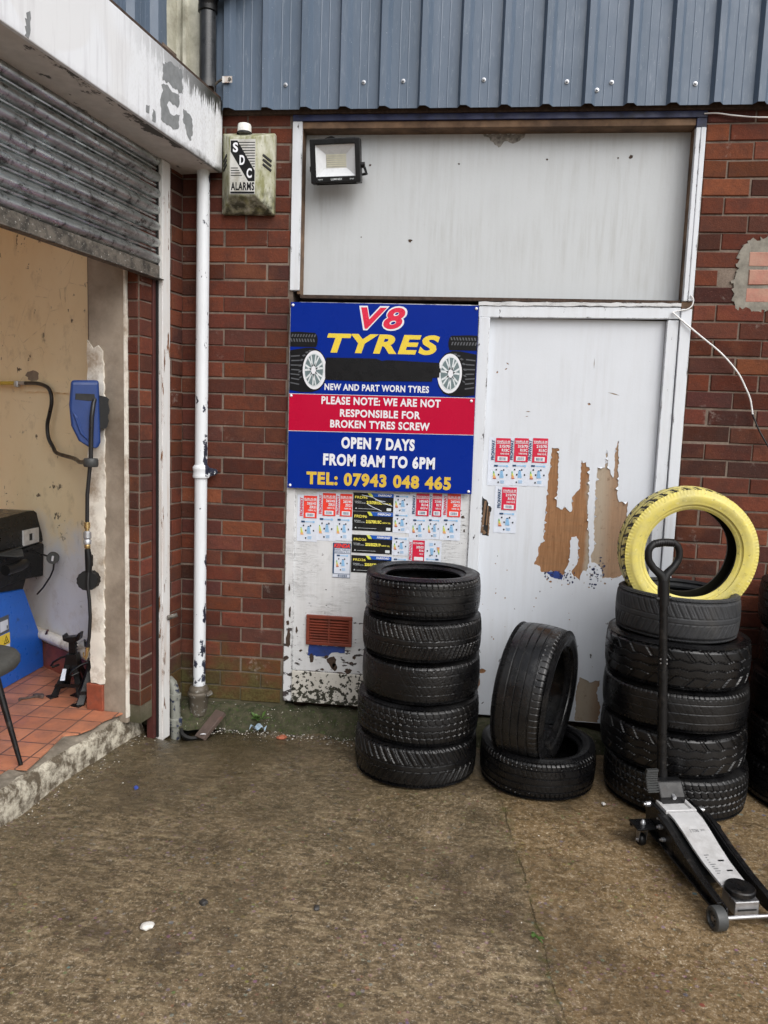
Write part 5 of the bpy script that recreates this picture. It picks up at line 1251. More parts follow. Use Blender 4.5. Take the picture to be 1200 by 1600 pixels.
# black labels with yellow sizes, each with its energy chart
def black_label(x0, x1, z0, z1, model, size, label, creased=False):
    t_ = thing('tyre_label', ((x0+x1)/2, PY, z0), label, 'label', 'black tyre labels under the sign')
    f = MB(); paper(f, x0, x1, z0, z1, PY-0.0012, 0, int(z0*1e4)); f.build('sheet', M['p_dark'], t_)
    w, h, y = x1-x0, z1-z0, PY-0.0034; g = lambda a, b: (a, y-0.0003, b)
    f = MB(); f.prism([(x0+.36*w, z1), (x0+.42*w, z1-.20*h), (x0+.50*w, z1-.20*h), (x0+.46*w, z1)], WALL(y), 0, 0.0003, 1); f.prism([(x0+.44*w, z1), (x0+.52*w, z1-.20*h), (x1, z1-.20*h), (x1, z1)], WALL(y-0.0002), 0, 0.0003, 0); f.build('header', [M['p_dblue'], M['p_lime']], t_)
    f = MB(); put_text(f, 'FARROAD', x0+.62*w, x0+.95*w, z1-.16*h, z1-.04*h, lambda a, b: (a, y-0.0006, b), 0, .04, .25); f.build('maker_lettering', M['sign_white'], t_)
    f = MB(); put_text(f, model, x0+.05*w, x0+.36*w, z0+.68*h, z0+.82*h, g, 0, .01); put_text(f, size, x0+.34*w, x0+.72*w, z0+.40*h, z0+.57*h, g, 0, .05); put_text(f, '105W XL', x0+.74*w, x0+.95*w, z0+.41*h, z0+.49*h, g, 0, .02); f.build('size_lettering', M['p_yellow'], t_)
    f = MB(); put_text(f, 'RADIAL', x0+.05*w, x0+.22*w, z0+.50*h, z0+.55*h, g); put_text(f, 'TUBELESS', x0+.05*w, x0+.31*w, z0+.42*h, z0+.47*h, g); f.box(x0+.84*w, x0+.95*w, y, y+.0003, z0+.07*h, z0+.22*h); f.prism([(x0+.06*w, z0+.12*h), (x0+.11*w, z0+.12*h), (x0+.085*w, z0+.20*h)], WALL(y), 0, .0003); f.box(x0+.14*w, x0+.60*w, y, y+.0003, z0+.13*h, z0+.145*h)
    f.build('small_print', M['p_silver'], t_)
    if creased:
        f = MB()
        for pts in ([(x0+.22*w, z1-.12*h), (x0+.48*w, z1-.22*h), (x0+.75*w, z1-.52*h), (x0+.98*w, z1-.66*h)], [(x0+.36*w, z1-.60*h), (x0+.48*w, z1-.74*h), (x0+.72*w, z0+.04*h)], [(x0+.55*w, z1-.36*h), (x0+.80*w, z1-.44*h)]):
            f.tube([(a, PY-0.004, b) for a, b in pts], 0.0018, 6)
        f.build('torn_crease', M['p_paper'], t_)
def energy_label(x0, x1, z0, z1, label):
    t_ = thing('energy_label', ((x0+x1)/2, PY, z0), label, 'label', 'energy charts stuck on the boards')
    f = MB(); paper(f, x0, x1, z0, z1, PY-0.0008, 0, int(z0*1e4)+3); f.build('sheet', M['p_paper'], t_)
    f = MB(); energy(f, x0, x1, z0, z1, PY-0.0030); f.build('energy_chart', EM, t_)
for k, (z0, z1, md, sz) in enumerate([(1.176, 1.272, 'FRD96', '215/70R15C'), (1.074, 1.174, 'FRD96', '215/70R15C'), (0.956, 1.052, 'FRD26', '235/55ZR19'), (0.852, 0.943, 'FRD26', '235/55ZR19')]):
    ps = ('topmost', 'second', 'third', 'lowest')[k]
    black_label(-0.600, -0.389, z0, z1, md, sz, {0: 'black and yellow tyre label with a torn crease, topmost of four', 1: 'black and yellow tyre label, second from the top of four', 2: 'black and yellow tyre label, third from the top of four', 3: 'black and yellow tyre label, lowest of four, behind the tyre stack top'}[k], k == 0)
    energy_label(-0.388, -0.303, z0-0.002, z1, 'white energy chart beside the %s black label of the four' % ps)

# ------------------------------------------------------------------ tyres
def tri(u): return np.abs((u % 1.0)*2-1)*2-1
def pat_rib(u, v, P):
    m = np.zeros_like(u)
    for c in (-0.62, -0.21, 0.21, 0.62): m = np.maximum(m, (np.abs(v-c) < 0.045)*1.0)
    m = np.maximum(m, ((u*P[0]+v*0.6) % 1.0 < 0.16)*(np.abs(v) > 0.68)*0.8)
    m = np.maximum(m, ((u*P[0]*1.0+v*1.2) % 1.0 < 0.12)*(np.abs(v) < 0.55)*(np.abs(v) > 0.27)*0.4)
    return m
def pat_vee(u, v, P):
    ph = u*P[0]+1.5*np.abs(v)**0.8
    m = ((ph % 1.0) < 0.26)*(np.abs(v) > 0.12)*0.9
    m = np.maximum(m, ((u*P[0]*2+2.6*np.abs(v)) % 1.0 < 0.22)*(np.abs(v) > 0.30)*0.5)
    m = np.maximum(m, (np.abs(np.abs(v)-0.14) < 0.03)*0.7)
    return m
def pat_block(u, v, P):
    m = np.zeros_like(u)
    for c in (-0.55, -0.18, 0.18, 0.55): m = np.maximum(m, (np.abs(v-c-0.035*tri(u*P[0])) < 0.04)*1.0)
    m = np.maximum(m, ((u*P[0]+v*0.8) % 1.0 < 0.15)*(np.abs(v) > 0.22)*0.7)
    return m
def pat_truck(u, v, P):
    m = np.zeros_like(u)
    for c in (-0.42, 0.0, 0.42): m = np.maximum(m, (np.abs(v-c-0.05*tri(u*P[0]*0.5)) < 0.035)*0.9)
    m = np.maximum(m, ((u*P[0]*0.5+np.sign(v)*v*0.9) % 1.0 < 0.2)*(np.abs(v) > 0.45)*(np.abs(v) < 0.95)*1.0)
    m = np.maximum(m, ((u*P[0]) % 1.0 < 0.18)*(np.abs(v) > 0.90)*0.9)
    return m
def pat_worn(u, v, P):
    m = np.zeros_like(u)
    for c in (-0.5, 0.0, 0.5): m = np.maximum(m, (np.abs(v-c) < 0.03)*0.35)
    m = np.maximum(m, ((u*P[0]) % 1.0 < 0.14)*(np.abs(v) > 0.75)*0.6)
    m = np.maximum(m, ((u*P[0]*0.7+v*1.5) % 1.0 < 0.10)*(np.abs(v) < 0.7)*0.25)
    return m
def pat_slick(u, v, P):
    m = np.zeros_like(u)
    for c in (-0.52, -0.17, 0.17, 0.52): m = np.maximum(m, (np.abs(v-c) < 0.022)*0.8)
    m = np.maximum(m, ((u*P[0]) % 1.0 < 0.12)*(v > 0.60)*0.6)
    m = np.maximum(m, ((u*P[0]) % 1.0 < 0.10)*(v < -0.80)*0.5)
    return m
def tyre_mesh(name, Ro, W, Rr, pat, pitch, mat, N=600, depth=0.007, crown=0.006, wear=0.0, seed=0, squash=0.0):
    """lathe round local Z with a cut tread, bulging sidewalls, bead and hollow inside"""
    hw = W/2; tw = hw*0.86; sh = 0.016
    pr = []                                               # (r, z, kind) kind 0 plain, 1 tread
    H = Ro-Rr
    # outside lower bead to shoulder
    def side(sgn):
        q_ = [(Rr, 0.70), (Rr+0.006, 0.76), (Rr+0.012, 0.80), (Rr+0.016, 0.79), (Rr+0.022, 0.82), (Rr+H*0.24, 0.905), (Rr+H*0.27, 0.925), (Rr+H*0.29, 0.925), (Rr+H*0.40, 0.975), (Rr+H*0.52, 1.0), (Rr+H*0.60, 1.0), (Rr+H*0.66, 0.992), (Rr+H*0.68, 0.975), (Rr+H*0.76, 0.960), (Ro-sh*0.9, 0.925), (Ro-sh*0.45, 0.905)]
        return [(r, sgn*z*hw, 0) for r, z in q_]
    nt = 60
    tread = []
    for i in range(nt+1):
        v = -1+2*i/nt
        tread.append((Ro-crown*v*v-(0.010*max(0, abs(v)-0.86)/0.14), v*tw, 1))
    loop = side(-1)+tread+side(1)[::-1]
    ins = [(Rr+0.001, 0.60), (Rr+0.018, 0.66), (Rr+H*0.5, 0.86), (Ro-0.030, 0.78), (Ro-0.018, 0.5), (Ro-0.016, 0.0)]
    loop += [(r, z*hw, 0) for r, z in ins]+[(r, -z*hw, 0) for r, z in ins[:-1][::-1]]
    L = len(loop)
    r = np.array([p[0] for p in loop]); z = np.array([p[1] for p in loop]); k = np.array([p[2] for p in loop])
    th = np.arange(N)*2*np.pi/N
    rr = np.repeat(r[None, :], N, 0); zz = np.repeat(z[None, :], N, 0)
    n_p = max(8, round(2*math.pi*Ro/pitch))
    P = (n_p,)
    u = np.repeat((th/(2*np.pi))[:, None], L, 1); v = np.repeat((z/tw)[None, :], N, 0)
    g = pat(u, np.clip(v, -1, 1), P)*(k == 1)[None, :]
    edge = np.clip((1.02-np.abs(v))/0.06, 0.25, 1)
    rr = rr-g*depth*0.68*edge
    rsd = np.random.RandomState(seed)
    rr = rr+sum(rsd.uniform(-0.0012, 0.0012)*np.cos(j*th+rsd.uniform(0, 6)) for j in range(2, 6))[:, None]
    zz = zz+sum(rsd.uniform(-0.0022, 0.0022)*np.cos(j*th+rsd.uniform(0, 6)) for j in range(1, 4))[:, None]
    if wear: rr = rr+(k == 1)[None, :]*rsd.normal(0, wear, rr.shape)
    # fine radial ribs moulded on the shoulders
    rib = ((th*120/(2*np.pi)) % 1.0 < 0.5)[:, None]*((r > Ro-0.0175) & (r < Ro-0.005) & (k == 0))[None, :]
    zz = zz-np.sign(zz)*rib*0.0015
    X = np.stack([rr*np.cos(th)[:, None], rr*np.sin(th)[:, None], zz], -1).reshape(-1, 3)
    idx = np.arange(N*L).reshape(N, L)
    a = idx; b = np.roll(idx, -1, 0); c = np.roll(b, -1, 1); d = np.roll(idx, -1, 1)
    F = np.stack([a, b, c, d], -1).reshape(-1, 4)
    me = bpy.data.meshes.new(name)
    me.vertices.add(len(X)); me.vertices.foreach_set('co', X.ravel())
    me.loops.add(F.size); me.loops.foreach_set('vertex_index', F.ravel().astype(np.int32))
    me.polygons.add(len(F)); me.polygons.foreach_set('loop_start', (np.arange(len(F))*4).astype(np.int32))
    me.polygons.foreach_set('loop_total', np.full(len(F), 4, np.int32))
    me.polygons.foreach_set('use_smooth', np.ones(len(F), bool))
    me.update(calc_edges=True); me.validate()
    at = me.attributes.new('paint', 'FLOAT', 'POINT')
    nside = len(side(1)); no = 2*nside+nt+1
    base = np.zeros(L); base[nside+nt+1:no] = 1.0; base[nside:nside+nt+1] = 0.60; base[:nside] = 0.30
    pv = np.repeat(base[None, :], N, 0)-g*0.9
    at.data.foreach_set('value', pv.ravel())
    b_ = bmesh.new(); b_.from_mesh(me); bmesh.ops.recalc_face_normals(b_, faces=b_.faces); b_.to_mesh(me); b_.free()
    me.set_sharp_from_angle(angle=R(38))
    me.materials.append(mat)
    return me
def pat_slots(u, v, P):
    m = ((u*P[0]+0.35*np.abs(v)) % 1.0 < 0.22)*(np.abs(v) > 0.35)*1.0
    m = np.maximum(m, (np.abs(np.abs(v)-0.30) < 0.04)*1.0)
    m = np.maximum(m, ((u*P[0]*2+v) % 1.0 < 0.18)*(np.abs(v) > 0.62)*0.5)
    return m
TG = 'used tyres stacked against the wall'
def tyre(me, loc, rot, label, group=TG):
    o = bpy.data.objects.new('tyre', me); COL.objects.link(o)
    o.location = loc; o.rotation_euler = rot
    return tag(o, label, 'tyre', group)
# left stack, bottom to top
TS = 0.192
def tm(Ro, W, pat, pitch, mat='tyre', **k): return tyre_mesh('tyre', Ro, W, k.pop('Rr', Ro*0.66), pat, pitch, M[mat], **k)
zs_ = [0.0, 0.200, 0.383, 0.579, 0.768, 0.953]
LS_ = [(0.292, pat_vee, 0.040, -0.204, 'black tyre with deep chevron tread at the bottom of the left stack', 'tyre', 0.008, 0),
       (0.290, pat_block, 0.034, -0.199, 'black blocky-tread tyre second from the bottom of the left stack', 'tyre', 0.006, 0),
       (0.279, pat_worn, 0.030, -0.194, 'worn almost smooth black tyre in the middle of the left stack', 'tyre', 0.005, 0.0004),
       (0.280, pat_vee, 0.026, -0.196, 'black fine-chevron tyre second from the top of the left stack', 'tyre', 0.006, 0.0003),
       (0.272, pat_rib, 0.026, -0.199, 'black tyre topmost in the left stack, its dark hollow open upwards', 'tyre', 0.006, 0)]
for k, (Ro, pat, pit, x, lab, mt, dp_, wr) in enumerate(LS_):
    W = zs_[k+1]-zs_[k]
    tyre(tm(Ro, W+0.001, pat, pit, mt, depth=dp_, wear=wr, seed=k), (x, -0.365+0.004*((k*7) % 3), zs_[k]+W/2+0.002), (R(0.3*(k % 2)), R(0.2*(k-2)), R(37*k)), lab)
# lying tyre and the wet one standing in it
tyre(tm(0.269, 0.186, pat_rib, 0.022, 'tyre', seed=11, Rr=0.185), (0.374, -0.385, 0.095), (0, 0, 0.4), 'black tyre lying flat on the ground between the two stacks')
ax = Vector((math.cos(R(21)), -math.sin(R(21)), -0.05)).normalized()
qr = ax.to_track_quat('Z', 'Y')
o = tyre(tm(0.318, 0.245, pat_slick, 0.030, 'tyre_slick', seed=12, Rr=0.212, crown=0.010), (0.352, -0.372, 0.405), (0, 0, 0), 'shiny wet wide tyre standing upright in the lying tyre')
o.rotation_mode = 'QUATERNION'; o.rotation_quaternion = qr
# right stack
zs_ = [0.0, 0.196, 0.383, 0.565, 0.758, 0.945]
RS_ = [(0.309, pat_block, 0.030, 0.987, 'black tyre at the bottom of the right stack behind the jack', 'tyre', 0.006),
       (0.314, pat_truck, 0.036, 0.966, 'black van tyre with slanted lugs, second from the bottom of the right stack', 'tyre', 0.008),
       (0.312, pat_worn, 0.024, 0.962, 'worn black tyre in the middle of the right stack', 'tyre', 0.006),
       (0.307, pat_truck, 0.040, 0.955, 'wet black heavy-tread tyre under the grey one in the right stack', 'tyre', 0.008),
       (0.263, pat_vee, 0.030, 0.946, 'dry dark-grey narrow tyre with slanting cuts, directly under the yellow tyre', 'tyre_dry', 0.004)]
for k, (Ro, pat, pit, x, lab, mt, dp_) in enumerate(RS_):
    W = zs_[k+1]-zs_[k]
    tyre(tm(Ro, W+0.001, pat, pit, mt, depth=dp_, seed=20+k, Rr=(0.202 if k == 4 else Ro*0.66)), (x, -0.425+0.004*((k*5) % 3), zs_[k]+W/2+0.002), (R(0.3*(k % 2)), R(-0.2*(k-2)), R(51*k)), lab)
# yellow sprayed tyre standing in the top of it
ya = Vector((math.sin(R(2)), -math.cos(R(2)), -0.02)).normalized()
ym = tyre_mesh('tyre', 0.292, 0.175, 0.197, pat_slots, 0.050, M['tyre_yellow'], seed=31, depth=0.006)
yt = tyre(ym, (0.972, -0.395, 1.110), (0, 0, 0), 'yellow sprayed tyre standing on top of the right stack')
yq = ya.to_track_quat('Z', 'X')
yt.rotation_mode = 'QUATERNION'; yt.rotation_quaternion = yq
f = MB()
YM = Matrix.Translation(yt.location) @ yq.to_matrix().to_4x4()
upv = yq.inverted() @ Vector((0, 0, 1)); rgv = yq.inverted() @ Vector((1, 0, 0))
def ring_text(body, r_in, hgt, start, step, z0):
    for i, ch in enumerate(body):
        if ch == ' ': continue
        t_ = R(start-step*i); rad = upv*math.sin(t_)+rgv*math.cos(t_); tan = upv*(-math.cos(t_))+rgv*math.sin(t_)
        w_ = hgt*0.72
        put_text(f, ch, -w_/2, w_/2, 0, hgt, lambda a, b: tuple(YM @ (rad*(r_in+b)+tan*a+Vector((0, 0, z0)))), 0, 0.01)
ring_text('PIRELLI', 0.236, 0.024, 152, 7.2, 0.0878)
f.build('raised_lettering', M['yellow_letter'], yt)
f = MB()
ring_text('P ZERO NERO', 0.232, 0.016, -18, 4.6, 0.0878)
f.build('raised_lettering', M['yellow_letter'], yt)
# far right stack, cut by the frame
zs_ = [0.0, 0.195, 0.392, 0.588, 0.79, 0.995]
for k, (Ro, pat, lab) in enumerate([(0.30, pat_rib, 'black tyre at the bottom of the far right stack, cut off by the frame'), (0.30, pat_block, 'black tyre second from the ground in the far right stack'), (0.295, pat_slick, 'black grooved tyre in the middle of the far right stack'), (0.285, pat_worn, 'black tyre second from the top of the far right stack'), (0.305, pat_rib, 'black tyre topmost of the far right stack beside the yellow tyre')]):
    W = zs_[k+1]-zs_[k]
    tyre(tm(Ro, W, pat, 0.032, 'tyre', seed=40+k, N=420), (1.622+0.006*(k % 2)+(0.012 if k == 4 else 0), -0.36, zs_[k]+W/2+0.002), (0, 0, R(29*k)), lab)

# ------------------------------------------------------------------ trolley jack
JO = Vector((0.862, -0.86, 0)); JY = R(14)
JM = Matrix.Translation(JO) @ Matrix(((math.sin(JY), math.cos(JY), 0, 0), (-math.cos(JY), math.sin(JY), 0, 0), (0, 0, 1, 0), (0, 0, 0, 1)))
def j(x, y, z): return tuple(JM @ Vector((x, y, z)))       # x forward along the jack, y to its (viewer's) right, z up
t = thing('trolley_jack', JO, 'black and silver trolley jack with upright handle in front of the right stack', 'trolley jack')
JP = lambda y0, s=1: (lambda a, b, d: j(a, y0+s*d, b))
for s_ in (-1, 1):                                        # side plates: high at the back, low at the front
    f = MB(); f.prism([(-0.02, 0.052), (0.50, 0.030), (0.545, 0.036), (0.56, 0.052), (0.555, 0.072), (0.50, 0.082), (0.40, 0.092), (0.27, 0.118), (0.15, 0.150), (0.08, 0.162), (-0.01, 0.160), (-0.035, 0.13)], JP(s_*0.082, s_), 0, 0.007)
    f.prism([(0.10, 0.150), (0.16, 0.140), (0.28, 0.110), (0.41, 0.085), (0.53, 0.072), (0.53, 0.077), (0.41, 0.092), (0.28, 0.119), (0.16, 0.152), (0.10, 0.162)], JP(s_*0.0895, s_), 0, 0.018)
    f.prism([(-0.02, 0.052), (0.50, 0.030), (0.50, 0.038), (-0.02, 0.062)], JP(s_*0.0895, s_), 0, 0.014)
    f.build('side_plate', M['black_paint'], t, bevel=0.002)
f = MB()                                                 # silver arm cover, curved down to the saddle
tp = [(0.095, 0.163), (0.14, 0.160), (0.20, 0.145), (0.27, 0.123), (0.34, 0.106), (0.41, 0.096), (0.455, 0.092)]
for x, z in tp:
    w_ = 0.060-0.012*(x-0.095)/0.36
    f.v += [j(x, -w_, z), j(x, w_, z), j(x, w_-0.001, z-0.012), j(x, -w_+0.001, z-0.012)]
for i in range(len(tp)-1):
    for k in range(4): f.f.append([i*4+k, i*4+(k+1) % 4, i*4+4+(k+1) % 4, i*4+4+k]); f.mi.append(0)
f.f += [[0, 1, 2, 3], [len(f.v)-4, len(f.v)-1, len(f.v)-2, len(f.v)-3]]; f.mi += [0, 0]
ac = f.build('arm_cover', M['alu'], t, smooth=35, bevel=0.002)
f = MB()
def onp(x, y, k=0.0009):
    for i in range(len(tp)-1):
        if tp[i][0] <= x <= tp[i+1][0]:
            u = (x-tp[i][0])/(tp[i+1][0]-tp[i][0]); return j(x, y, tp[i][1]+(tp[i+1][1]-tp[i][1])*u+k)
    return j(x, y, tp[-1][1]+k)
def mark(x0, x1, y0, y1): f.add([onp(x0, y0), onp(x0, y1), onp(x1, y1), onp(x1, y0)], [(0, 1, 2, 3)])
mark(0.335, 0.342, 0.008, 0.030); f.build('plate_print', M['p_black'], ac); f = MB(); mark(0.385, 0.392, 0.012, 0.034); f.build('plate_print', M['p_black'], ac); f = MB()
put_text(f, '2 TON', -0.028, 0.006, -0.208, -0.194, lambda a, b: onp(-b, a)); put_text(f, 'JACK', 0.016, 0.034, -0.204, -0.196, lambda a, b: onp(-b, a))
f.build('plate_print', M['p_grey'], ac); f = MB()
for k in range(9): mark(0.31+0.011*k, 0.313+0.011*k, -0.032, -0.032+rnd.uniform(.006, .022))
f.build('plate_print', M['p_grey'], ac)
f = MB()                                                 # rear tray
f.add([j(0.0, -0.064, 0.166), j(0.0, 0.064, 0.166), j(0.086, 0.064, 0.166), j(0.086, -0.064, 0.166), j(0.012, -0.050, 0.166), j(0.012, 0.050, 0.166), j(0.074, 0.050, 0.166), j(0.074, -0.050, 0.166), j(0.014, -0.047, 0.158), j(0.014, 0.047, 0.158), j(0.072, 0.047, 0.158), j(0.072, -0.047, 0.158), j(0, -0.064, 0.152), j(0, 0.064, 0.152), j(0.086, 0.064, 0.152), j(0.086, -0.064, 0.152)],
      [(0, 1, 5, 4), (1, 2, 6, 5), (2, 3, 7, 6), (3, 0, 4, 7), (4, 5, 9, 8), (5, 6, 10, 9), (6, 7, 11, 10), (7, 4, 8, 11), (8, 9, 10, 11), (0, 12, 13, 1), (1, 13, 14, 2), (2, 14, 15, 3), (3, 15, 12, 0)])
f.build('rear_tray', M['alu'], t, bevel=0.0015)
f = MB(); f.prism([(-0.01, 0.03), (0.35, 0.03), (0.35, 0.06), (0.09, 0.150), (-0.01, 0.150)], JP(-0.0815), 0, 0.163); f.build('pump_block', M['gap_black'], t)
# saddle
f = MB(); f.prism([(0.455, 0.030), (0.535, 0.030), (0.535, 0.078), (0.455, 0.085)], JP(-0.044), 0, 0.088); f.build('saddle_bracket', M['steel'], t, bevel=0.003)
f = MB(); f.box(-1, 1, 0, 0, 0, 0) if False else None
f.add([j(0.5365, -0.034, 0.046), j(0.5365, 0.034, 0.046), j(0.5365, 0.034, 0.052), j(0.5365, -0.034, 0.052)], [(0, 1, 2, 3)]); f.build('bracket_slot', M['gap_black'], t)
f = MB(); f.lathe([(0.0, 0.010), (0.022, 0.010), (0.030, 0.013), (0.046, 0.013), (0.050, 0.009), (0.050, -0.004), (0.042, -0.008), (0.0, -0.008)], j(0.487, 0.0, 0.092), (0, 0, 1), 28); f.build('saddle', M['black_paint'], t, smooth=40)
# front axle and wheels
f = MB(); f.cyl(j(0.555, -0.10, 0.038), j(0.555, 0.10, 0.038), 0.007, n=12); f.build('axle', M['steel'], t, smooth=40)
for s_ in (-1, 1):
    f = MB(); f.lathe([(0.011, -0.020), (0.034, -0.021), (0.039, -0.017), (0.040, 0.0), (0.039, 0.017), (0.034, 0.021), (0.026, 0.021), (0.024, 0.012), (0.011, 0.012)], j(0.555, s_*0.118, 0.040), Vector(j(0, s_, 0))-Vector(j(0, 0, 0)), 28, closed=True); w_ = f.build('front_wheel', M['steel'] if False else M['grey_plastic'], t, smooth=40)
    f = MB(); f.cyl(j(0.555, s_*0.10, 0.040), j(0.555, s_*0.136, 0.040), 0.009, n=12); f.build('wheel_nut', M['shutter_rail'], w_, smooth=40)
# rear castors on outriggers
for s_ in (-1, 1):
    cx, cy = 0.045, s_*0.135
    f = MB(); f.prism([(0.005, 0.085), (0.085, 0.085), (0.085, 0.092), (0.005, 0.092)], JP(s_*0.090, s_), 0, 0.085)
    f.prism([(0.005, 0.066), (0.012, 0.066), (0.012, 0.085), (0.005, 0.085)], JP(s_*0.090, s_), 0, 0.080); f.build('castor_outrigger', M['black_paint'], t, bevel=0.0015)
    f = MB()
    for d in (-0.017, 0.014): f.prism([(cx-0.016, 0.022), (cx-0.012, 0.018), (cx+0.004, 0.018), (cx+0.016, 0.083), (cx-0.014, 0.083)], JP(cy), d, d+0.003)
    f.cyl(j(cx, cy, 0.078), j(cx, cy, 0.084), 0.018, n=16); f.cyl(j(cx-0.006, cy-0.022, 0.025), j(cx-0.006, cy+0.022, 0.025), 0.006, n=10); fk = f.build('castor_fork', M['steel'], t, smooth=35)
    f = MB(); f.lathe([(0.006, -0.011), (0.021, -0.012), (0.024, -0.008), (0.0245, 0.0), (0.024, 0.008), (0.021, 0.012), (0.006, 0.011)], j(cx-0.006, cy, 0.0255), Vector(j(0, 1, 0))-Vector(j(0, 0, 0)), 22, closed=True); f.build('castor_wheel', M['dark_plastic'], fk, smooth=40)
    f = MB(); f.lathe([(0, 0.018), (0.005, 0.017), (0.009, 0.010), (0.011, 0.006), (0.011, 0.0), (0.012, 0.0)], j(cx, cy, 0.092), (0, 0, 1), 12); f.build('castor_nut', M['screw'], fk, smooth=40)
for (x, y, z, r_) in [(0.0, -0.096, 0.150, 0.012), (0.105, -0.091, 0.110, 0.011), (0.135, -0.091, 0.075, 0.010), (0.06, 0.094, 0.150, 0.011), (0.10, -0.090, 0.142, 0.007)]:
    s_ = -1 if y < 0 else 1
    f = MB(); f.cyl(j(x, y-s_*0.012, z), j(x, y+s_*0.010, z), r_, r_*0.85, 14); f.cyl(j(x, y, z), j(x, y+s_*0.018, z), r_*0.5, n=10); f.build('pivot_bolt', M['screw'], t, smooth=40, bevel=0.001)
# handle socket, pedal, handle
HB = Vector((0.842, -0.795, 0.165)); HT = Vector((0.7795, -0.775, 1.20)); HD = (HT-HB).normalized()
f = MB(); sk_ = [(-0.075, 0.150), (0.020, 0.150), (0.018, 0.185), (-0.020, 0.235), (-0.060, 0.235), (-0.085, 0.19)]
f.prism(sk_, JP(-0.055), 0, 0.110)
f.build('handle_socket', M['black_paint'], t, bevel=0.008, seg=3)
f = MB(); f.cyl(j(0.012, 0.0, 0.19), j(0.030, 0.0, 0.186), 0.008, n=12); f.build('pivot_bolt', M['screw'], t, smooth=40)
f = MB(); pc = [(-0.01, 0.20), (-0.025, 0.225), (-0.035, 0.25), (-0.035, 0.272), (-0.028, 0.284)]
for i in range(len(pc)-1):
    for k in range(3):
        u = k/3; a = pc[i][0]+(pc[i+1][0]-pc[i][0])*u; b = pc[i][1]+(pc[i+1][1]-pc[i][1])*u
        f.obox(j(a+0.006, -0.075, b), (Vector(j(1, 0, 0.15))-Vector(j(0, 0, 0)), Vector(j(0, 1, 0))-Vector(j(0, 0, 0)), (0, 0, 1)), (0.006, 0.024, 0.0028))
f.prism([(a+0.004, b) for a, b in pc]+[(a-0.004, b) for a, b in pc[::-1]], JP(-0.099), 0, 0.048); f.build('foot_pedal', M['grey_plastic'], t)
f = MB(); f.cyl(HB-HD*0.01, HB+HD*0.10, 0.024, 0.021, 20); f.cyl(HB+HD*0.09, HB+HD*0.50, 0.0195, n=22); f.build('lower_handle', M['black_paint'], t, smooth=40)
f = MB(); f.cyl(HB+HD*0.50, HB+HD*0.515, 0.0215, n=22); f.cyl(HB+HD*0.515, HB+HD*0.80, 0.0175, n=22); uh = f.build('upper_handle', M['black_paint'], t, smooth=40)
for d_ in (0.545, 0.562):
    for a_ in (-1, 1):
        f = MB(); p_ = HB+HD*d_; f.cyl(p_+Vector((a_*0.010, -0.012, 0)), p_+Vector((a_*0.013, -0.017, 0)), 0.003, n=8); f.build('snap_pin', M['screw'], uh)
GC = HB+HD*0.80; GX = Vector((0.96, 0.28, 0)); GX = (GX-HD*GX.dot(HD)).normalized()
G = lambda a, b: GC+GX*a+HD*b
f = MB(); f.tube([G(0, -0.02), G(0, 0.05), G(0, 0.085)], [0.023, 0.023, 0.022], 18); f.cyl(G(-0.032, 0.008), G(0.032, 0.008), 0.010, n=12)
for s_ in (-1, 1): f.tube([G(0, 0.07), G(s_*0.012, 0.105), G(s_*0.045, 0.135), G(s_*0.062, 0.160)], [0.020, 0.018, 0.0145, 0.0145], 14)
f.tube([G(-0.060, 0.155), G(-0.067, 0.175), G(-0.067, 0.20), G(-0.060, 0.217), G(-0.045, 0.230), G(-0.02, 0.236), G(0.02, 0.236), G(0.045, 0.230), G(0.060, 0.217), G(0.067, 0.20), G(0.067, 0.175), G(0.060, 0.155)], 0.0145, 14)
for s_ in range(9): f.lathe([(0.0143, -0.004), (0.0165, -0.002), (0.0165, 0.002), (0.0143, 0.004)], G(-0.04+0.01*s_, 0.2355-0.004*abs(s_-4)/4), GX, 12)
f.build('grip', M['dark_plastic'], t, smooth=55)

# ------------------------------------------------------------------ inside the garage
# tyre changer
t = thing('tyre_changer', (-2.7, -0.1, 0.15), 'bright blue and black tyre changing machine beside the cream wall', 'tyre machine')
MX = lambda x0: (lambda a, b, d: (x0-d, a, b))
f = MB(); f.prism([(-0.62, 0.152), (0.195, 0.152), (0.190, 0.300), (0.015, 0.650), (-0.42, 0.70), (-0.62, 0.40)], MX(-2.43), 0, 0.62); f.build('cabinet', M['machine_blue'], t, bevel=0.012, seg=3)
f = MB(); f.prism([(-0.14, 0.455), (-0.25, 0.45), (-0.25, 0.545), (-0.142, 0.545)], MX(-2.4295), -0.0012, 0.001); f.build('data_plate', M['p_grey'], t)
f = MB(); f.prism([(-0.148, 0.468), (-0.22, 0.464), (-0.22, 0.522), (-0.150, 0.522)], MX(-2.4282), 0, 0.001); f2 = MB(); f2.prism([(-0.135, 0.352), (-0.25, 0.345), (-0.25, 0.385), (-0.136, 0.385)], MX(-2.4295), -0.0012, 0.001); f2.build('paper_plate', M['p_paper'], t); pp = f.build('paper_plate', M['p_paper'], t)
f = MB(); f.prism([(-0.155, 0.472), (-0.163, 0.472), (-0.163, 0.490), (-0.155, 0.490)], MX(-2.4268), 0, 0.0005); f.prism(ell(-0.185, 0.366, 0.012, 0.010, 14), MX(-2.4280), 0, 0.0005); f.build('plate_print', M['p_black'], pp)
f = MB(); f.prism([(-0.134, 0.388), (-0.25, 0.382), (-0.25, 0.446), (-0.136, 0.448)], MX(-2.4295), -0.0012, 0.001); wp = f.build('warning_plate', M['sign_yellow'], t)
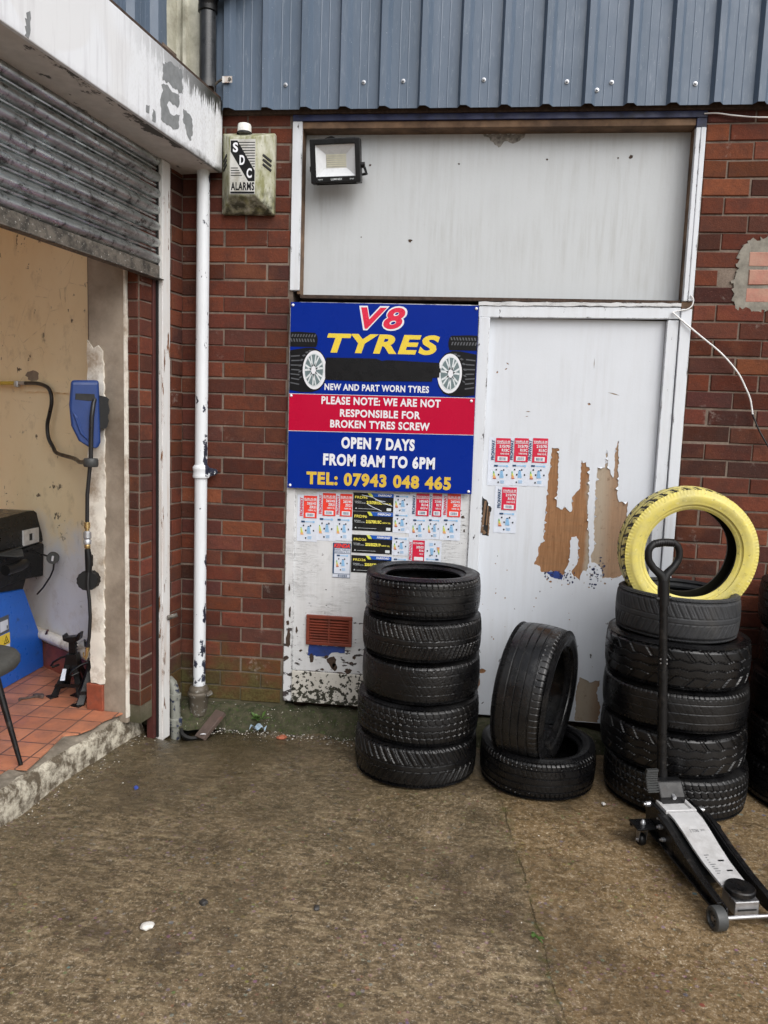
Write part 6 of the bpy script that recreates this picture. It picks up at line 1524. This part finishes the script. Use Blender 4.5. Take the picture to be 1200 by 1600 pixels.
f = MB(); f.prism([(-0.145, 0.394), (-0.192, 0.392), (-0.168, 0.438)], MX(-2.4280), 0, 0.0005, holes=[[(-0.153, 0.399), (-0.184, 0.397), (-0.168, 0.429)]]); f.prism([(-0.166, 0.402), (-0.172, 0.402), (-0.170, 0.418), (-0.166, 0.416)], MX(-2.4280), 0, 0.0005); f.build('warning_triangle', M['p_black'], wp)
f = MB(); f.prism([(-0.60, 0.70), (-0.02, 0.71), (0.19, 0.690), (0.205, 0.88), (0.02, 0.90), (-0.60, 0.89)], MX(-2.42), 0, 0.5); f.build('head_box', M['black_paint'], t, bevel=0.012, seg=3)
f = MB(); f.prism([(-0.60, 0.90), (0.21, 0.892), (0.200, 0.935), (0.150, 1.062), (0.125, 1.078), (0.06, 1.082), (-0.60, 1.055)], MX(-2.43), 0, 0.45); f.build('head_hood', M['black_paint'], t, bevel=0.014, seg=3)
f = MB(); f.prism([(0.0, 0.893), (0.15, 0.893), (0.15, 0.980), (0.0, 0.980)], MX(-2.426), -0.006, 0.006, holes=[[(0.055, 0.915), (0.098, 0.915), (0.098, 0.955), (0.055, 0.955)]]); f.build('switch_plate', M['alu'], t, bevel=0.002)
f = MB(); f.add([(-2.42, 0.18, 0.893), (-2.42, -0.02, 0.880), (-2.30, -0.20, 0.878), (-2.30, -0.26, 0.884), (-2.42, -0.26, 0.885), (-2.42, 0.18, 0.898), (-2.42, -0.02, 0.886), (-2.30, -0.20, 0.884), (-2.30, -0.26, 0.890), (-2.42, -0.26, 0.891)], [(0, 1, 2, 3, 4), (9, 8, 7, 6, 5), (0, 5, 6, 1), (1, 6, 7, 2), (2, 7, 8, 3), (3, 8, 9, 4)]); f.build('tool_tray', M['grey_plastic'], t)
f = MB(); f.tube([(-2.34, -0.30, 0.82), (-2.33, -0.20, 0.825), (-2.33, -0.14, 0.83)], [0.028, 0.03, 0.024], 14); f.build('control_grip', M['dark_plastic'], t, smooth=50)
f = MB(); f.cyl((-2.62, -0.05, 0.60), (-2.62, -0.05, 0.75), 0.09, n=20); f.prism([(-0.35, 0.66), (0.02, 0.63), (0.06, 0.70), (-0.35, 0.72)], MX(-2.45), 0, 0.3); f.build('column', M['gap_black'], t)
g_ = MB(); g_.lathe([(0, 0.016), (0.030, 0.016), (0.033, 0.010), (0.033, -0.012), (0.0, -0.012)], (-2.27, 0.03, 0.832), (0.45, -0.9, 0.0), 22)
pg = g_.build('pressure_gauge', M['grey_plastic'], t, smooth=40)
f = MB(); f.tube([(-2.27, 0.04, 0.80), (-2.275, 0.04, 0.765), (-2.30, 0.05, 0.72), (-2.36, 0.08, 0.65), (-2.42, 0.12, 0.60)], 0.005, 8); f.tube([(-2.30, 0.045, 0.835), (-2.36, 0.06, 0.845), (-2.42, 0.08, 0.86)], 0.005, 8); f.build('gauge_hose', M['rubber_hose'], pg, smooth=60)
f = MB(); f.tube([(-2.264, 0.012, 0.820), (-2.258, 0.009, 0.846)], 0.006, 6); f.build('gauge_glare', M['sign_white'], pg)  # highlight on the gauge modelled as a white stroke
f = MB(); f.tube([(-2.36, 0.10, 0.375), (-2.325, 0.06, 0.41)], 0.006, 8); f.build('pedal_rod', M['oxide'], t)

# chair, only its seat edge and a leg reach the frame
t = thing('chair', (-2.17, -0.97, 0.15), 'grey upholstered chair with thin black tapered legs on the tiles', 'chair')
f = MB(); seat = []
for (k, zz, sc_) in ((0, 0.0, 0.96), (1, 0.018, 1.0), (2, 0.040, 1.0), (3, 0.056, 0.965), (4, 0.062, 0.85), (5, 0.060, 0.4)):
    ring = []
    for i in range(40):
        a = 2*math.pi*i/40; rx, ry = 0.265*sc_, 0.235*sc_
        ring.append((-2.185+rx*math.copysign(abs(math.cos(a))**0.75, math.cos(a)), -0.95+ry*math.copysign(abs(math.sin(a))**0.75, math.sin(a)), 0.515+zz))
    f.v += ring
for k in range(5):
    for i in range(40): f.f.append([k*40+i, k*40+(i+1) % 40, k*40+40+(i+1) % 40, k*40+40+i]); f.mi.append(0)
f.f += [list(range(39, -1, -1)), list(range(200, 240))]; f.mi += [0, 0]
f.build('seat', M['chair_seat'], t, smooth=50)
for k in range(4):
    a = R(-4+90*k); f = MB(); f.cyl((-2.185+0.235*math.cos(a), -0.975+0.17*math.sin(a), 0.52), (-2.185+0.358*math.cos(a), -0.995+0.30*math.sin(a), 0.151), 0.016, 0.009, 14); f.build('leg', M['black_paint'], t, smooth=40)
f = MB(); pts_ = []
for i in range(13):
    a = R(100+160*i/12); pts_.append((-2.185+0.20*math.cos(a), -0.95+0.20*math.sin(a)))
for z_, s_ in ((0.56, 1.0), (0.70, 1.08), (0.88, 1.12)):
    for x, y in pts_: f.v.append((-2.185+(x+2.115)*s_-0.02*(z_-0.56)/0.3, -0.95+(y+0.95)*s_, z_))
for z_, s_ in ((0.56, 1.15), (0.70, 1.22), (0.88, 1.2)):
    for x, y in pts_: f.v.append((-2.185+(x+2.115)*s_-0.02*(z_-0.56)/0.3, -0.95+(y+0.95)*s_, z_))
for o_ in (0, 39):
    for k in range(2):
        for i in range(12): f.f.append([o_+k*13+i, o_+k*13+i+1, o_+k*13+14+i, o_+k*13+13+i]); f.mi.append(0)
for i in range(12):
    f.f.append([26+i, 27+i, 66+i, 65+i]); f.f.append([i, i+1, 40+i, 39+i]); f.mi += [0, 0]
for k in range(2):
    f.f.append([k*13, k*13+13, 39+k*13+13, 39+k*13]); f.f.append([k*13+12, k*13+25, 39+k*13+25, 39+k*13+12]); f.mi += [0, 0]
f.build('backrest', M['chair_seat'], t, smooth=60)

# jack stands
def jack_stand(x, y, rz, label, plate=True):
    t = thing('jack_stand', (x, y, 0.15), label, 'jack stand', 'jack stands on the tiles')
    Z = Matrix.Translation((x, y, 0.15)) @ Matrix.Rotation(rz, 4, 'Z')
    w = lambda a, b, c: tuple(Z @ Vector((a, b, c)))
    for k in range(4):
        a = math.pi/2*k+math.pi/4; c_, s_ = math.cos(a), math.sin(a)
        f = MB()
        ta = Vector((-s_, c_, 0)); ra = Vector((c_, s_, 0))
        p0, p1 = ra*0.028+Vector((0, 0, 0.185)), ra*0.125+Vector((0, 0, 0.0))
        for sgn in (-1, 1):
            side_ = (ta*sgn-ra).normalized()
            q = [p0, p0+side_*0.024, p1+side_*0.034, p1]
            nrm = Vector((0, 0, 0.004))
            q2 = [v_-ra*0.004 for v_ in q]
            f.add([w(*v_) for v_ in q+q2], [(0, 1, 2, 3), (7, 6, 5, 4), (0, 4, 5, 1), (1, 5, 6, 2), (2, 6, 7, 3), (3, 7, 4, 0)])
        f.obox(w(*(p1-ra*0.012+Vector((0, 0, 0.003)))), (Z.to_3x3() @ ra, Z.to_3x3() @ ta, (0, 0, 1)), (0.022, 0.026, 0.003))
        f.build('leg', M['black_paint'], t)
    f = MB(); f.prism([(-0.040, 0.135), (0.040, 0.135), (0.026, 0.215), (-0.026, 0.215)], lambda a, b, d: w(a, -0.030+d, b), 0, 0.060); f.prism([(-0.075, 0.05), (0.075, 0.05), (0.066, 0.068), (-0.066, 0.068)], lambda a, b, d: w(a, -0.070+d*0.0+d, b), 0, 0.005); f.build('collar', M['black_paint'], t, bevel=0.003)
    f = MB(); f.box(0, 0, 0, 0, 0, 0) if False else None
    f.prism([(-0.017, 0.12), (0.017, 0.12), (0.017, 0.285), (-0.017, 0.285)], lambda a, b, d: w(a, -0.014+d, b), 0, 0.028)
    for k in range(7): f.prism([(0.017, 0.150+0.018*k), (0.024, 0.158+0.018*k), (0.017, 0.164+0.018*k)], lambda a, b, d: w(a, -0.012+d, b), 0, 0.024)
    f.build('ratchet_post', M['black_paint'], t, bevel=0.002)
    f = MB(); f.prism([(-0.046, 0.318), (-0.043, 0.288), (-0.017, 0.278), (0.017, 0.278), (0.043, 0.292), (0.050, 0.330), (0.036, 0.330), (0.028, 0.312), (-0.030, 0.304), (-0.036, 0.318)], lambda a, b, d: w(a, -0.026+d, b), 0, 0.052); f.build('saddle', M['black_paint'], t, bevel=0.004)
    f = MB(); f.tube([w(-0.02, 0, 0.20), w(-0.06, -0.005, 0.19), w(-0.10, -0.01, 0.165), w(-0.112, -0.01, 0.145), w(-0.104, -0.01, 0.138), w(-0.07, -0.008, 0.152)], 0.006, 8); f.build('release_lever', M['black_paint'], t, smooth=60)
    if plate:
        f = MB(); f.prism([(-0.036, 0.092), (-0.012, 0.092), (-0.010, 0.148), (-0.030, 0.148)], lambda a, b, d: w(a, -0.088+0.42*(b-0.09)+d, b), 0, 0.002); pl_ = f.build('sticker', M['p_paper'], t)
jack_stand(-2.055, -0.165, R(8), 'black jack stand standing in the open on the tiles')
jack_stand(-1.905, -0.235, R(30), 'black jack stand half hidden behind the white plaster strip', False)
t = thing('rag', (-2.22, -0.30, 0.15), 'small dark scrap lying on the tiles before the jack stand', 'scrap')
f = MB(); f.prism(blob(-2.185, -0.275, 0.030, 0.018, 16, 3, 0.35), lambda a, b, d: (a, b, 0.168-d), 0, 0.016); f.build('cloth', M['wet_wood'], t, bevel=0.006)
f = MB(); f.tube([(-2.20, -0.28, 0.157), (-2.235, -0.315, 0.156), (-2.262, -0.325, 0.156), (-2.25, -0.345, 0.156)], 0.006, 8); f.build('tail', M['wet_wood'], t)

# hose reel and air lines
t = thing('hose_reel', (-2.03, -0.15, 1.6), 'blue wall-mounted air hose reel at the top of the white strip', 'hose reel')
RC = Vector((-1.828, -0.425, 1.618)); ru = Vector((0.88, 0.475, 0)).normalized(); rn_ = Vector((0.475, -0.88, 0)).normalized()
HR = lambda a, b, d: tuple(RC+ru*a+rn_*(-d)+Vector((0, 0, b)))
prof_ = [(-0.066, 0.165), (0.055, 0.17), (0.060, -0.12), (0.048, -0.150), (0.010, -0.145), (-0.036, -0.115), (-0.068, -0.045), (-0.076, 0.05)]
f = MB(); f.prism(prof_, HR, -0.07, 0.10); f.build('casing', M['reel_blue'], t, bevel=0.014, seg=3)
f = MB(); f.prism([(-0.050, 0.075), (0.040, 0.070), (0.036, 0.105), (-0.048, 0.105)], HR, -0.0715, 0.0); f.build('hose_slot', M['gap_black'], t, bevel=0.003)
f = MB(); f.prism([(-0.062, 0.02), (-0.03, -0.08), (0.02, -0.130), (-0.01, -0.09), (-0.042, 0.0)], HR, -0.078, -0.06); f.build('casing_rib', M['reel_blue'], t, bevel=0.004)
f = MB(); f.prism(rough_edge([(0.055, 0.100), (0.100, 0.085), (0.100, 0.02), (0.094, -0.03), (0.085, -0.055), (0.056, -0.055)], 0.012, 0.004, 71), HR, -0.06, 0.03); f.build('mounting_bracket', M['dark_plastic'], t)
f = MB(); f.cyl(HR(0.03, 0.0, 0.09), (-1.90, -0.19, 1.60), 0.016, n=12); f.build('wall_arm', M['dark_plastic'], t, smooth=40)
f = MB(); f.tube([HR(0.04, 0.095, -0.05), HR(0.030, 0.06, -0.085), HR(0.022, 0.0, -0.088), HR(0.018, -0.10, -0.085), HR(0.016, -0.20, -0.080)], 0.010, 10); f.tube([HR(0.016, -0.19, -0.08), (-1.797, -0.485, 1.25), (-1.799, -0.485, 1.12)], 0.0095, 10); hs_ = f.build('hose', M['rubber_hose'], t, smooth=60)
f = MB(); f.lathe([(0.0, -0.020), (0.030, -0.020), (0.034, -0.012), (0.034, 0.012), (0.030, 0.020), (0, 0.020)], HR(0.016, -0.215, -0.080), (0, 0, 1), 20); f.build('ball_stop', M['grey_plastic'], t, smooth=40)
t = thing('air_hose', (-2.06, -0.2, 0.5), 'black air line with brass couplings and round gauge hanging from the reel', 'air hose')
P0 = Vector((-1.799, -0.485, 1.12))
f = MB(); f.lathe([(0.010, 0), (0.014, -0.004), (0.014, -0.03), (0.010, -0.034), (0.010, -0.045)], P0, (0, 0, 1), 14); f.build('brass_coupling', M['brass'], t, smooth=40); f = MB(); f.lathe([(0.012, -0.105), (0.014, -0.11), (0.014, -0.125), (0.01, -0.13)], P0, (0, 0, 1), 14); f.build('brass_coupling', M['brass'], t, smooth=40)
f = MB(); f.lathe([(0.010, -0.042), (0.018, -0.05), (0.019, -0.075), (0.013, -0.082), (0.019, -0.09), (0.018, -0.105), (0.010, -0.11)], P0, (0, 0, 1), 14); f.build('steel_coupling', M['screw'], t, smooth=40)
f = MB(); f.tube([P0+Vector((0, 0, -.13)), P0+Vector((0.006, 0, -.18)), P0+Vector((0.004, 0, -.24))], [0.014, 0.018, 0.015], 12); f.prism([(0.008, -0.15), (0.024, -0.16), (0.024, -0.21), (0.012, -0.225)], lambda a, b, d: tuple(P0+Vector((a, d-0.008, b))), 0, 0.016); f.build('inflator_grip', M['dark_plastic'], t, smooth=50)
f = MB(); n = 28
ga = [(math.cos(2*math.pi*i/n)*(0.047+0.003*(i % 2)), math.sin(2*math.pi*i/n)*(0.047+0.003*(i % 2))) for i in range(n)]
gq = P0+Vector((-0.004, 0.012, -0.285))
f.prism(ga, lambda a, b, d: tuple(gq+ru*a*0+Vector((a*0.93, a*0.35, b))+Vector((0, d, 0))), -0.012, 0.02); f.build('gauge', M['dark_plastic'], t, bevel=0.002)
f = MB(); f.tube([P0+Vector((0.004, 0, -.24)), P0+Vector((0.003, -0.008, -.30)), P0+Vector((0.010, -0.006, -.38)), P0+Vector((0.012, -0.004, -.46)), P0+Vector((0.004, 0, -.56)), P0+Vector((-0.006, 0, -.615))], 0.0085, 10); f.build('hose', M['rubber_hose'], t, smooth=60)
f = MB(); f.tube([P0+Vector((-0.006, 0, -.612)), P0+Vector((-0.010, 0, -.65)), P0+Vector((-0.016, 0, -.672))], [0.010, 0.008, 0.006], 10); f.tube([P0+Vector((-0.012, 0, -.65)), P0+Vector((-0.028, 0, -.668)), P0+Vector((-0.026, 0, -.64))], 0.004, 8); f.build('brass_chuck', M['brass'], t, smooth=50)
cwp = lambda px_a, z_, o_=-0.03: tuple(pW+dW*px_a+nW*(-o_)+Vector((0, 0, z_)))
t = thing('supply_hose', (-2.4, 0.1, 1.75), 'black looped supply hose running along the cream wall to the reel', 'hose')
f = MB()
ctrl = [cwp(0.70, 1.790), cwp(0.62, 1.79), cwp(0.53, 1.785), cwp(0.44, 1.765), cwp(0.405, 1.73), cwp(0.40, 1.68), cwp(0.425, 1.62), cwp(0.45, 1.56), cwp(0.44, 1.49), cwp(0.39, 1.44), cwp(0.31, 1.412, -.05), (-2.02, -0.19, 1.400), (-1.90, -0.36, 1.395), (-1.81, -0.475, 1.405)]
def smooth_pts(c, k=6):
    c = [Vector(p) for p in c]; out = []
    for i in range(len(c)-1):
        p0, p1, p2, p3 = c[max(i-1, 0)], c[i], c[i+1], c[min(i+2, len(c)-1)]
        for s_ in range(k):
            u = s_/k; out.append(0.5*((2*p1)+(p2-p0)*u+(2*p0-5*p1+4*p2-p3)*u*u+(3*p1-p0-3*p2+p3)*u**3))
    return out+[c[-1]]
f.tube(smooth_pts(ctrl), 0.0105, 10); f.build('hose', M['rubber_hose'], t, smooth=60)
f = MB(); f.cyl(cwp(0.76, 1.79), cwp(0.69, 1.79), 0.011, n=12); f.lathe([(0.0, -0.02), (0.018, -0.015), (0.020, 0.0), (0.018, 0.015), (0, 0.02)], cwp(0.79, 1.785), (0, 0, 1), 12); f.build('coupling', M['screw'], t, smooth=40)
f = MB(); f.cyl(cwp(0.80, 1.79), cwp(3.0, 1.80), 0.012, n=10); f.build('yellow_pipe', M['yellow_hose'], t, smooth=40)

# ------------------------------------------------------------------ cables
t = thing('loose_cable', (1.0, -0.02, 2.15), 'thin cable hanging from the door frame across the right-hand bricks, white then black', 'cable')
cp = [(0.925, -0.016, 2.208), (0.985, -0.026, 2.157), (1.064, -0.034, 2.093), (1.159, -0.04, 2.017), (1.24, -0.04, 1.931), (1.283, -0.035, 1.862), (1.312, -0.03, 1.806), (1.330, -0.028, 1.735)]
f = MB(); f.tube(smooth_pts(cp), 0.0042, 8); f.build('white_run', M['cable_white'], t, smooth=60)
f = MB(); f.tube(smooth_pts([cp[-1], (1.345, -0.03, 1.70), (1.369, -0.032, 1.652), (1.417, -0.035, 1.576), (1.50, -0.03, 1.45)]), 0.0040, 8); f.build('black_run', M['rubber_hose'], t, smooth=60)
f = MB(); f.tube(smooth_pts([(0.925, -0.016, 2.208), (0.96, -0.018, 2.217), (0.99, -0.020, 2.222), (1.012, -0.022, 2.24), (1.016, -0.022, 2.27), (1.003, -0.020, 2.288)]), 0.003, 8); f.build('tail', M['cable_white'], t, smooth=60)
t = thing('thin_wire', (1.1, -0.02, 3.1), 'thin white wire sagging under the cladding at the top right', 'cable')
f = MB(); f.tube(smooth_pts([(1.0, -0.02, 3.112), (1.06, -0.022, 3.112), (1.142, -0.024, 3.100), (1.284, -0.024, 3.091), (1.7, -0.024, 3.09)]), 0.0035, 8); f.build('wire', M['cable_white'], t, smooth=60)

# ------------------------------------------------------------------ litter and grit
def lump(name, x, y, r_, mat, label, cat, flat=0.5, seed=1, z=None):
    rr2 = random.Random(seed); b = bmesh.new(); bmesh.ops.create_icosphere(b, subdivisions=2, radius=1.0)
    for v in b.verts:
        v.co *= 1+rr2.uniform(-0.22, 0.22); v.co.z *= flat
    bmesh.ops.scale(b, vec=(r_, r_*0.75, r_), verts=b.verts)
    me = bpy.data.meshes.new(name); b.to_mesh(me); b.free(); me.materials.append(mat)
    o = bpy.data.objects.new(name, me); COL.objects.link(o); o.location = (x, y, r_*flat*0.6 if z is None else z); o.rotation_euler = (0, 0, rr2.uniform(0, 6))
    return tag(o, label, cat)
t = thing('wood_offcut', (-1.27, -0.23, 0), 'short wet brown board leaning by the drain at the wall foot', 'board')
f = MB(); f.obox((-1.285, -0.205, 0.055), ((0.42, -0.35, -0.30), (0.55, 0.80, 0.05), (0.25, -0.2, 0.9)), (0.028, 0.010, 0.085)) if False else f.obox((-1.285, -0.20, 0.042), (Vector((0.30, 0.42, 0.42)), Vector((0.86, -0.50, 0.0)), Vector((0.30, 0.42, 0.42)).cross(Vector((0.86, -0.50, 0)))), (0.085, 0.033, 0.011)); f.build('board', M['wet_wood'], t, bevel=0.002)
f = MB(); f.prism([(-1.318, -0.262), (-1.285, -0.255), (-1.292, -0.236)], lambda a, b, d: (a, b, 0.016-d), 0, 0.002); tag(f.build('paper_scrap', M['sign_white']), 'tiny white triangular scrap on the ground by the leaning board', 'scrap')
f = MB(); paper_v = []
for i in range(8):
    for k in range(5):
        u, v = i/7-0.5, k/4-0.5
        paper_v.append((-1.045+0.075*u+0.01*v, -0.150+0.035*v, 0.030+0.014*math.sin(u*9+v*5)+rnd.uniform(0, .006)-0.01*abs(u)))
f.add(paper_v, [(i*5+k, i*5+k+1, i*5+6+k, i*5+5+k) for i in range(7) for k in range(4)]); tag(f.build('crumpled_wrapper', M['litter_blue'], smooth=30), 'crumpled pale blue wrapper at the foot of the mossy wall', 'litter')
lump('brick_chip', -0.905, -0.205, 0.026, M['debris_red'], 'small orange brick chip on the ground near the wall', 'rubble', 0.5, 3)
lump('pale_stone', -0.962, -1.722, 0.022, M['debris_white'], 'small pale stone alone on the concrete at the lower left', 'stone', 0.45, 4)
lump('dark_stone', -0.83, -1.574, 0.017, M['debris_dark'], 'dark stone on the concrete at the lower left', 'stone', 0.5, 5)
lump('dark_stone', -0.448, -1.538, 0.014, M['debris_dark'], 'small dark stone on the concrete near the bottom centre', 'stone', 0.5, 6)
lump('paint_chip', 0.648, -0.617, 0.013, M['debris_white'], 'white chip on the concrete between the lying tyre and the right stack', 'chip', 0.45, 7)
lump('plastic_scrap', -1.398, -0.843, 0.014, M['bead_blue'], 'tiny dark blue plastic scrap on the concrete near the step', 'litter', 0.5, 8)
t = thing('twig', (0.28, -1.57, 0), 'small pale green sprig lying on the cracked joint', 'sprig')
f = MB(); f.tube([(0.268, -1.55, 0.006), (0.28, -1.575, 0.010), (0.296, -1.60, 0.008)], [0.003, 0.004, 0.002], 6); f.build('stalk', M['leaf'], t)
f = MB(); f.prism([(0.275, -1.560), (0.262, -1.572), (0.266, -1.585), (0.277, -1.575)], lambda a, b, d: (a, b, 0.013-d), 0, 0.0015); f.prism([(0.284, -1.578), (0.298, -1.574), (0.304, -1.585), (0.293, -1.588)], lambda a, b, d: (a, b, 0.012-d), 0, 0.0015); f.build('leaf', M['leaf'], t)
# weed
t = thing('weed', (-1.06, -0.07, 0.05), 'small green weed growing from the mossy foot of the wall', 'weed')
f = MB(); rw = random.Random(5)
for k in range(16):
    a = rw.uniform(0, 6.28); L_ = rw.uniform(0.03, 0.07); up = rw.uniform(0.3, 1.0); bx_, by_, bz_ = -1.06+rw.uniform(-.02, .02), -0.095+rw.uniform(-.01, .01), 0.05
    d_ = Vector((math.cos(a), math.sin(a)*0.6-0.2, up)).normalized(); sd = d_.cross(Vector((0, 0, 1))).normalized()*0.011
    b_ = Vector((bx_, by_, bz_)); m_ = b_+d_*L_*0.6; e_ = b_+d_*L_-Vector((0, 0, 0.008))
    f.add([b_, m_+sd, e_, m_-sd], [(0, 1, 2), (0, 2, 3)])
f.build('leaves', M['leaf'], t, recalc=False)
# grit along the foot of the wall: nobody could count it
f = MB(); rg = random.Random(9)
def chip(x, y, z, r_, m):
    a = rg.uniform(0, 6.28); q_ = []
    for k in range(4): q_.append((x+r_*math.cos(a+k*1.57)*rg.uniform(.6, 1.3), y+r_*math.sin(a+k*1.57)*rg.uniform(.5, 1.1), z+r_*rg.uniform(.1, .5)))
    q_.append((x, y, z-r_*0.5)); f.add(q_, [(0, 1, 2, 3), (0, 4, 1), (1, 4, 2), (2, 4, 3), (3, 4, 0)], m)
for k in range(520):
    x = rg.uniform(-1.30, -0.45); y = -0.13-abs(rg.gauss(0, 0.05)); chip(x, y, 0.004, rg.choice([.0025, .003, .004, .006]), rg.choice([0, 0, 1, 1, 2]))
for k in range(130):
    x = rg.uniform(-1.45, -0.5); u = rg.random(); chip(x, -0.02-0.09*u, 0.100-0.075*u, rg.choice([.0025, .003, .005]), rg.choice([0, 0, 1]))
for k in range(120):
    s_ = rg.uniform(0.25, 1.3); w_ = G2W((s_, -0.06+abs(rg.gauss(0, 0.05)), 0)); chip(w_[0], w_[1], 0.003, rg.choice([.002, .003, .004]), rg.choice([0, 0, 1]))
for k in range(260): chip(rg.uniform(-1.8, 1.6), rg.uniform(-2.3, -0.3), 0.002, rg.choice([.0015, .002, .003, .004]), rg.choice([0, 1, 1, 2]))
g_ = f.build('grit', [M['debris_white'], M['debris_dark'], M['step_top']])
tag(g_, 'loose paint chips and grit scattered along the wall foot and yard', 'grit', kind='stuff')
if 'local' in garage: del garage['local']
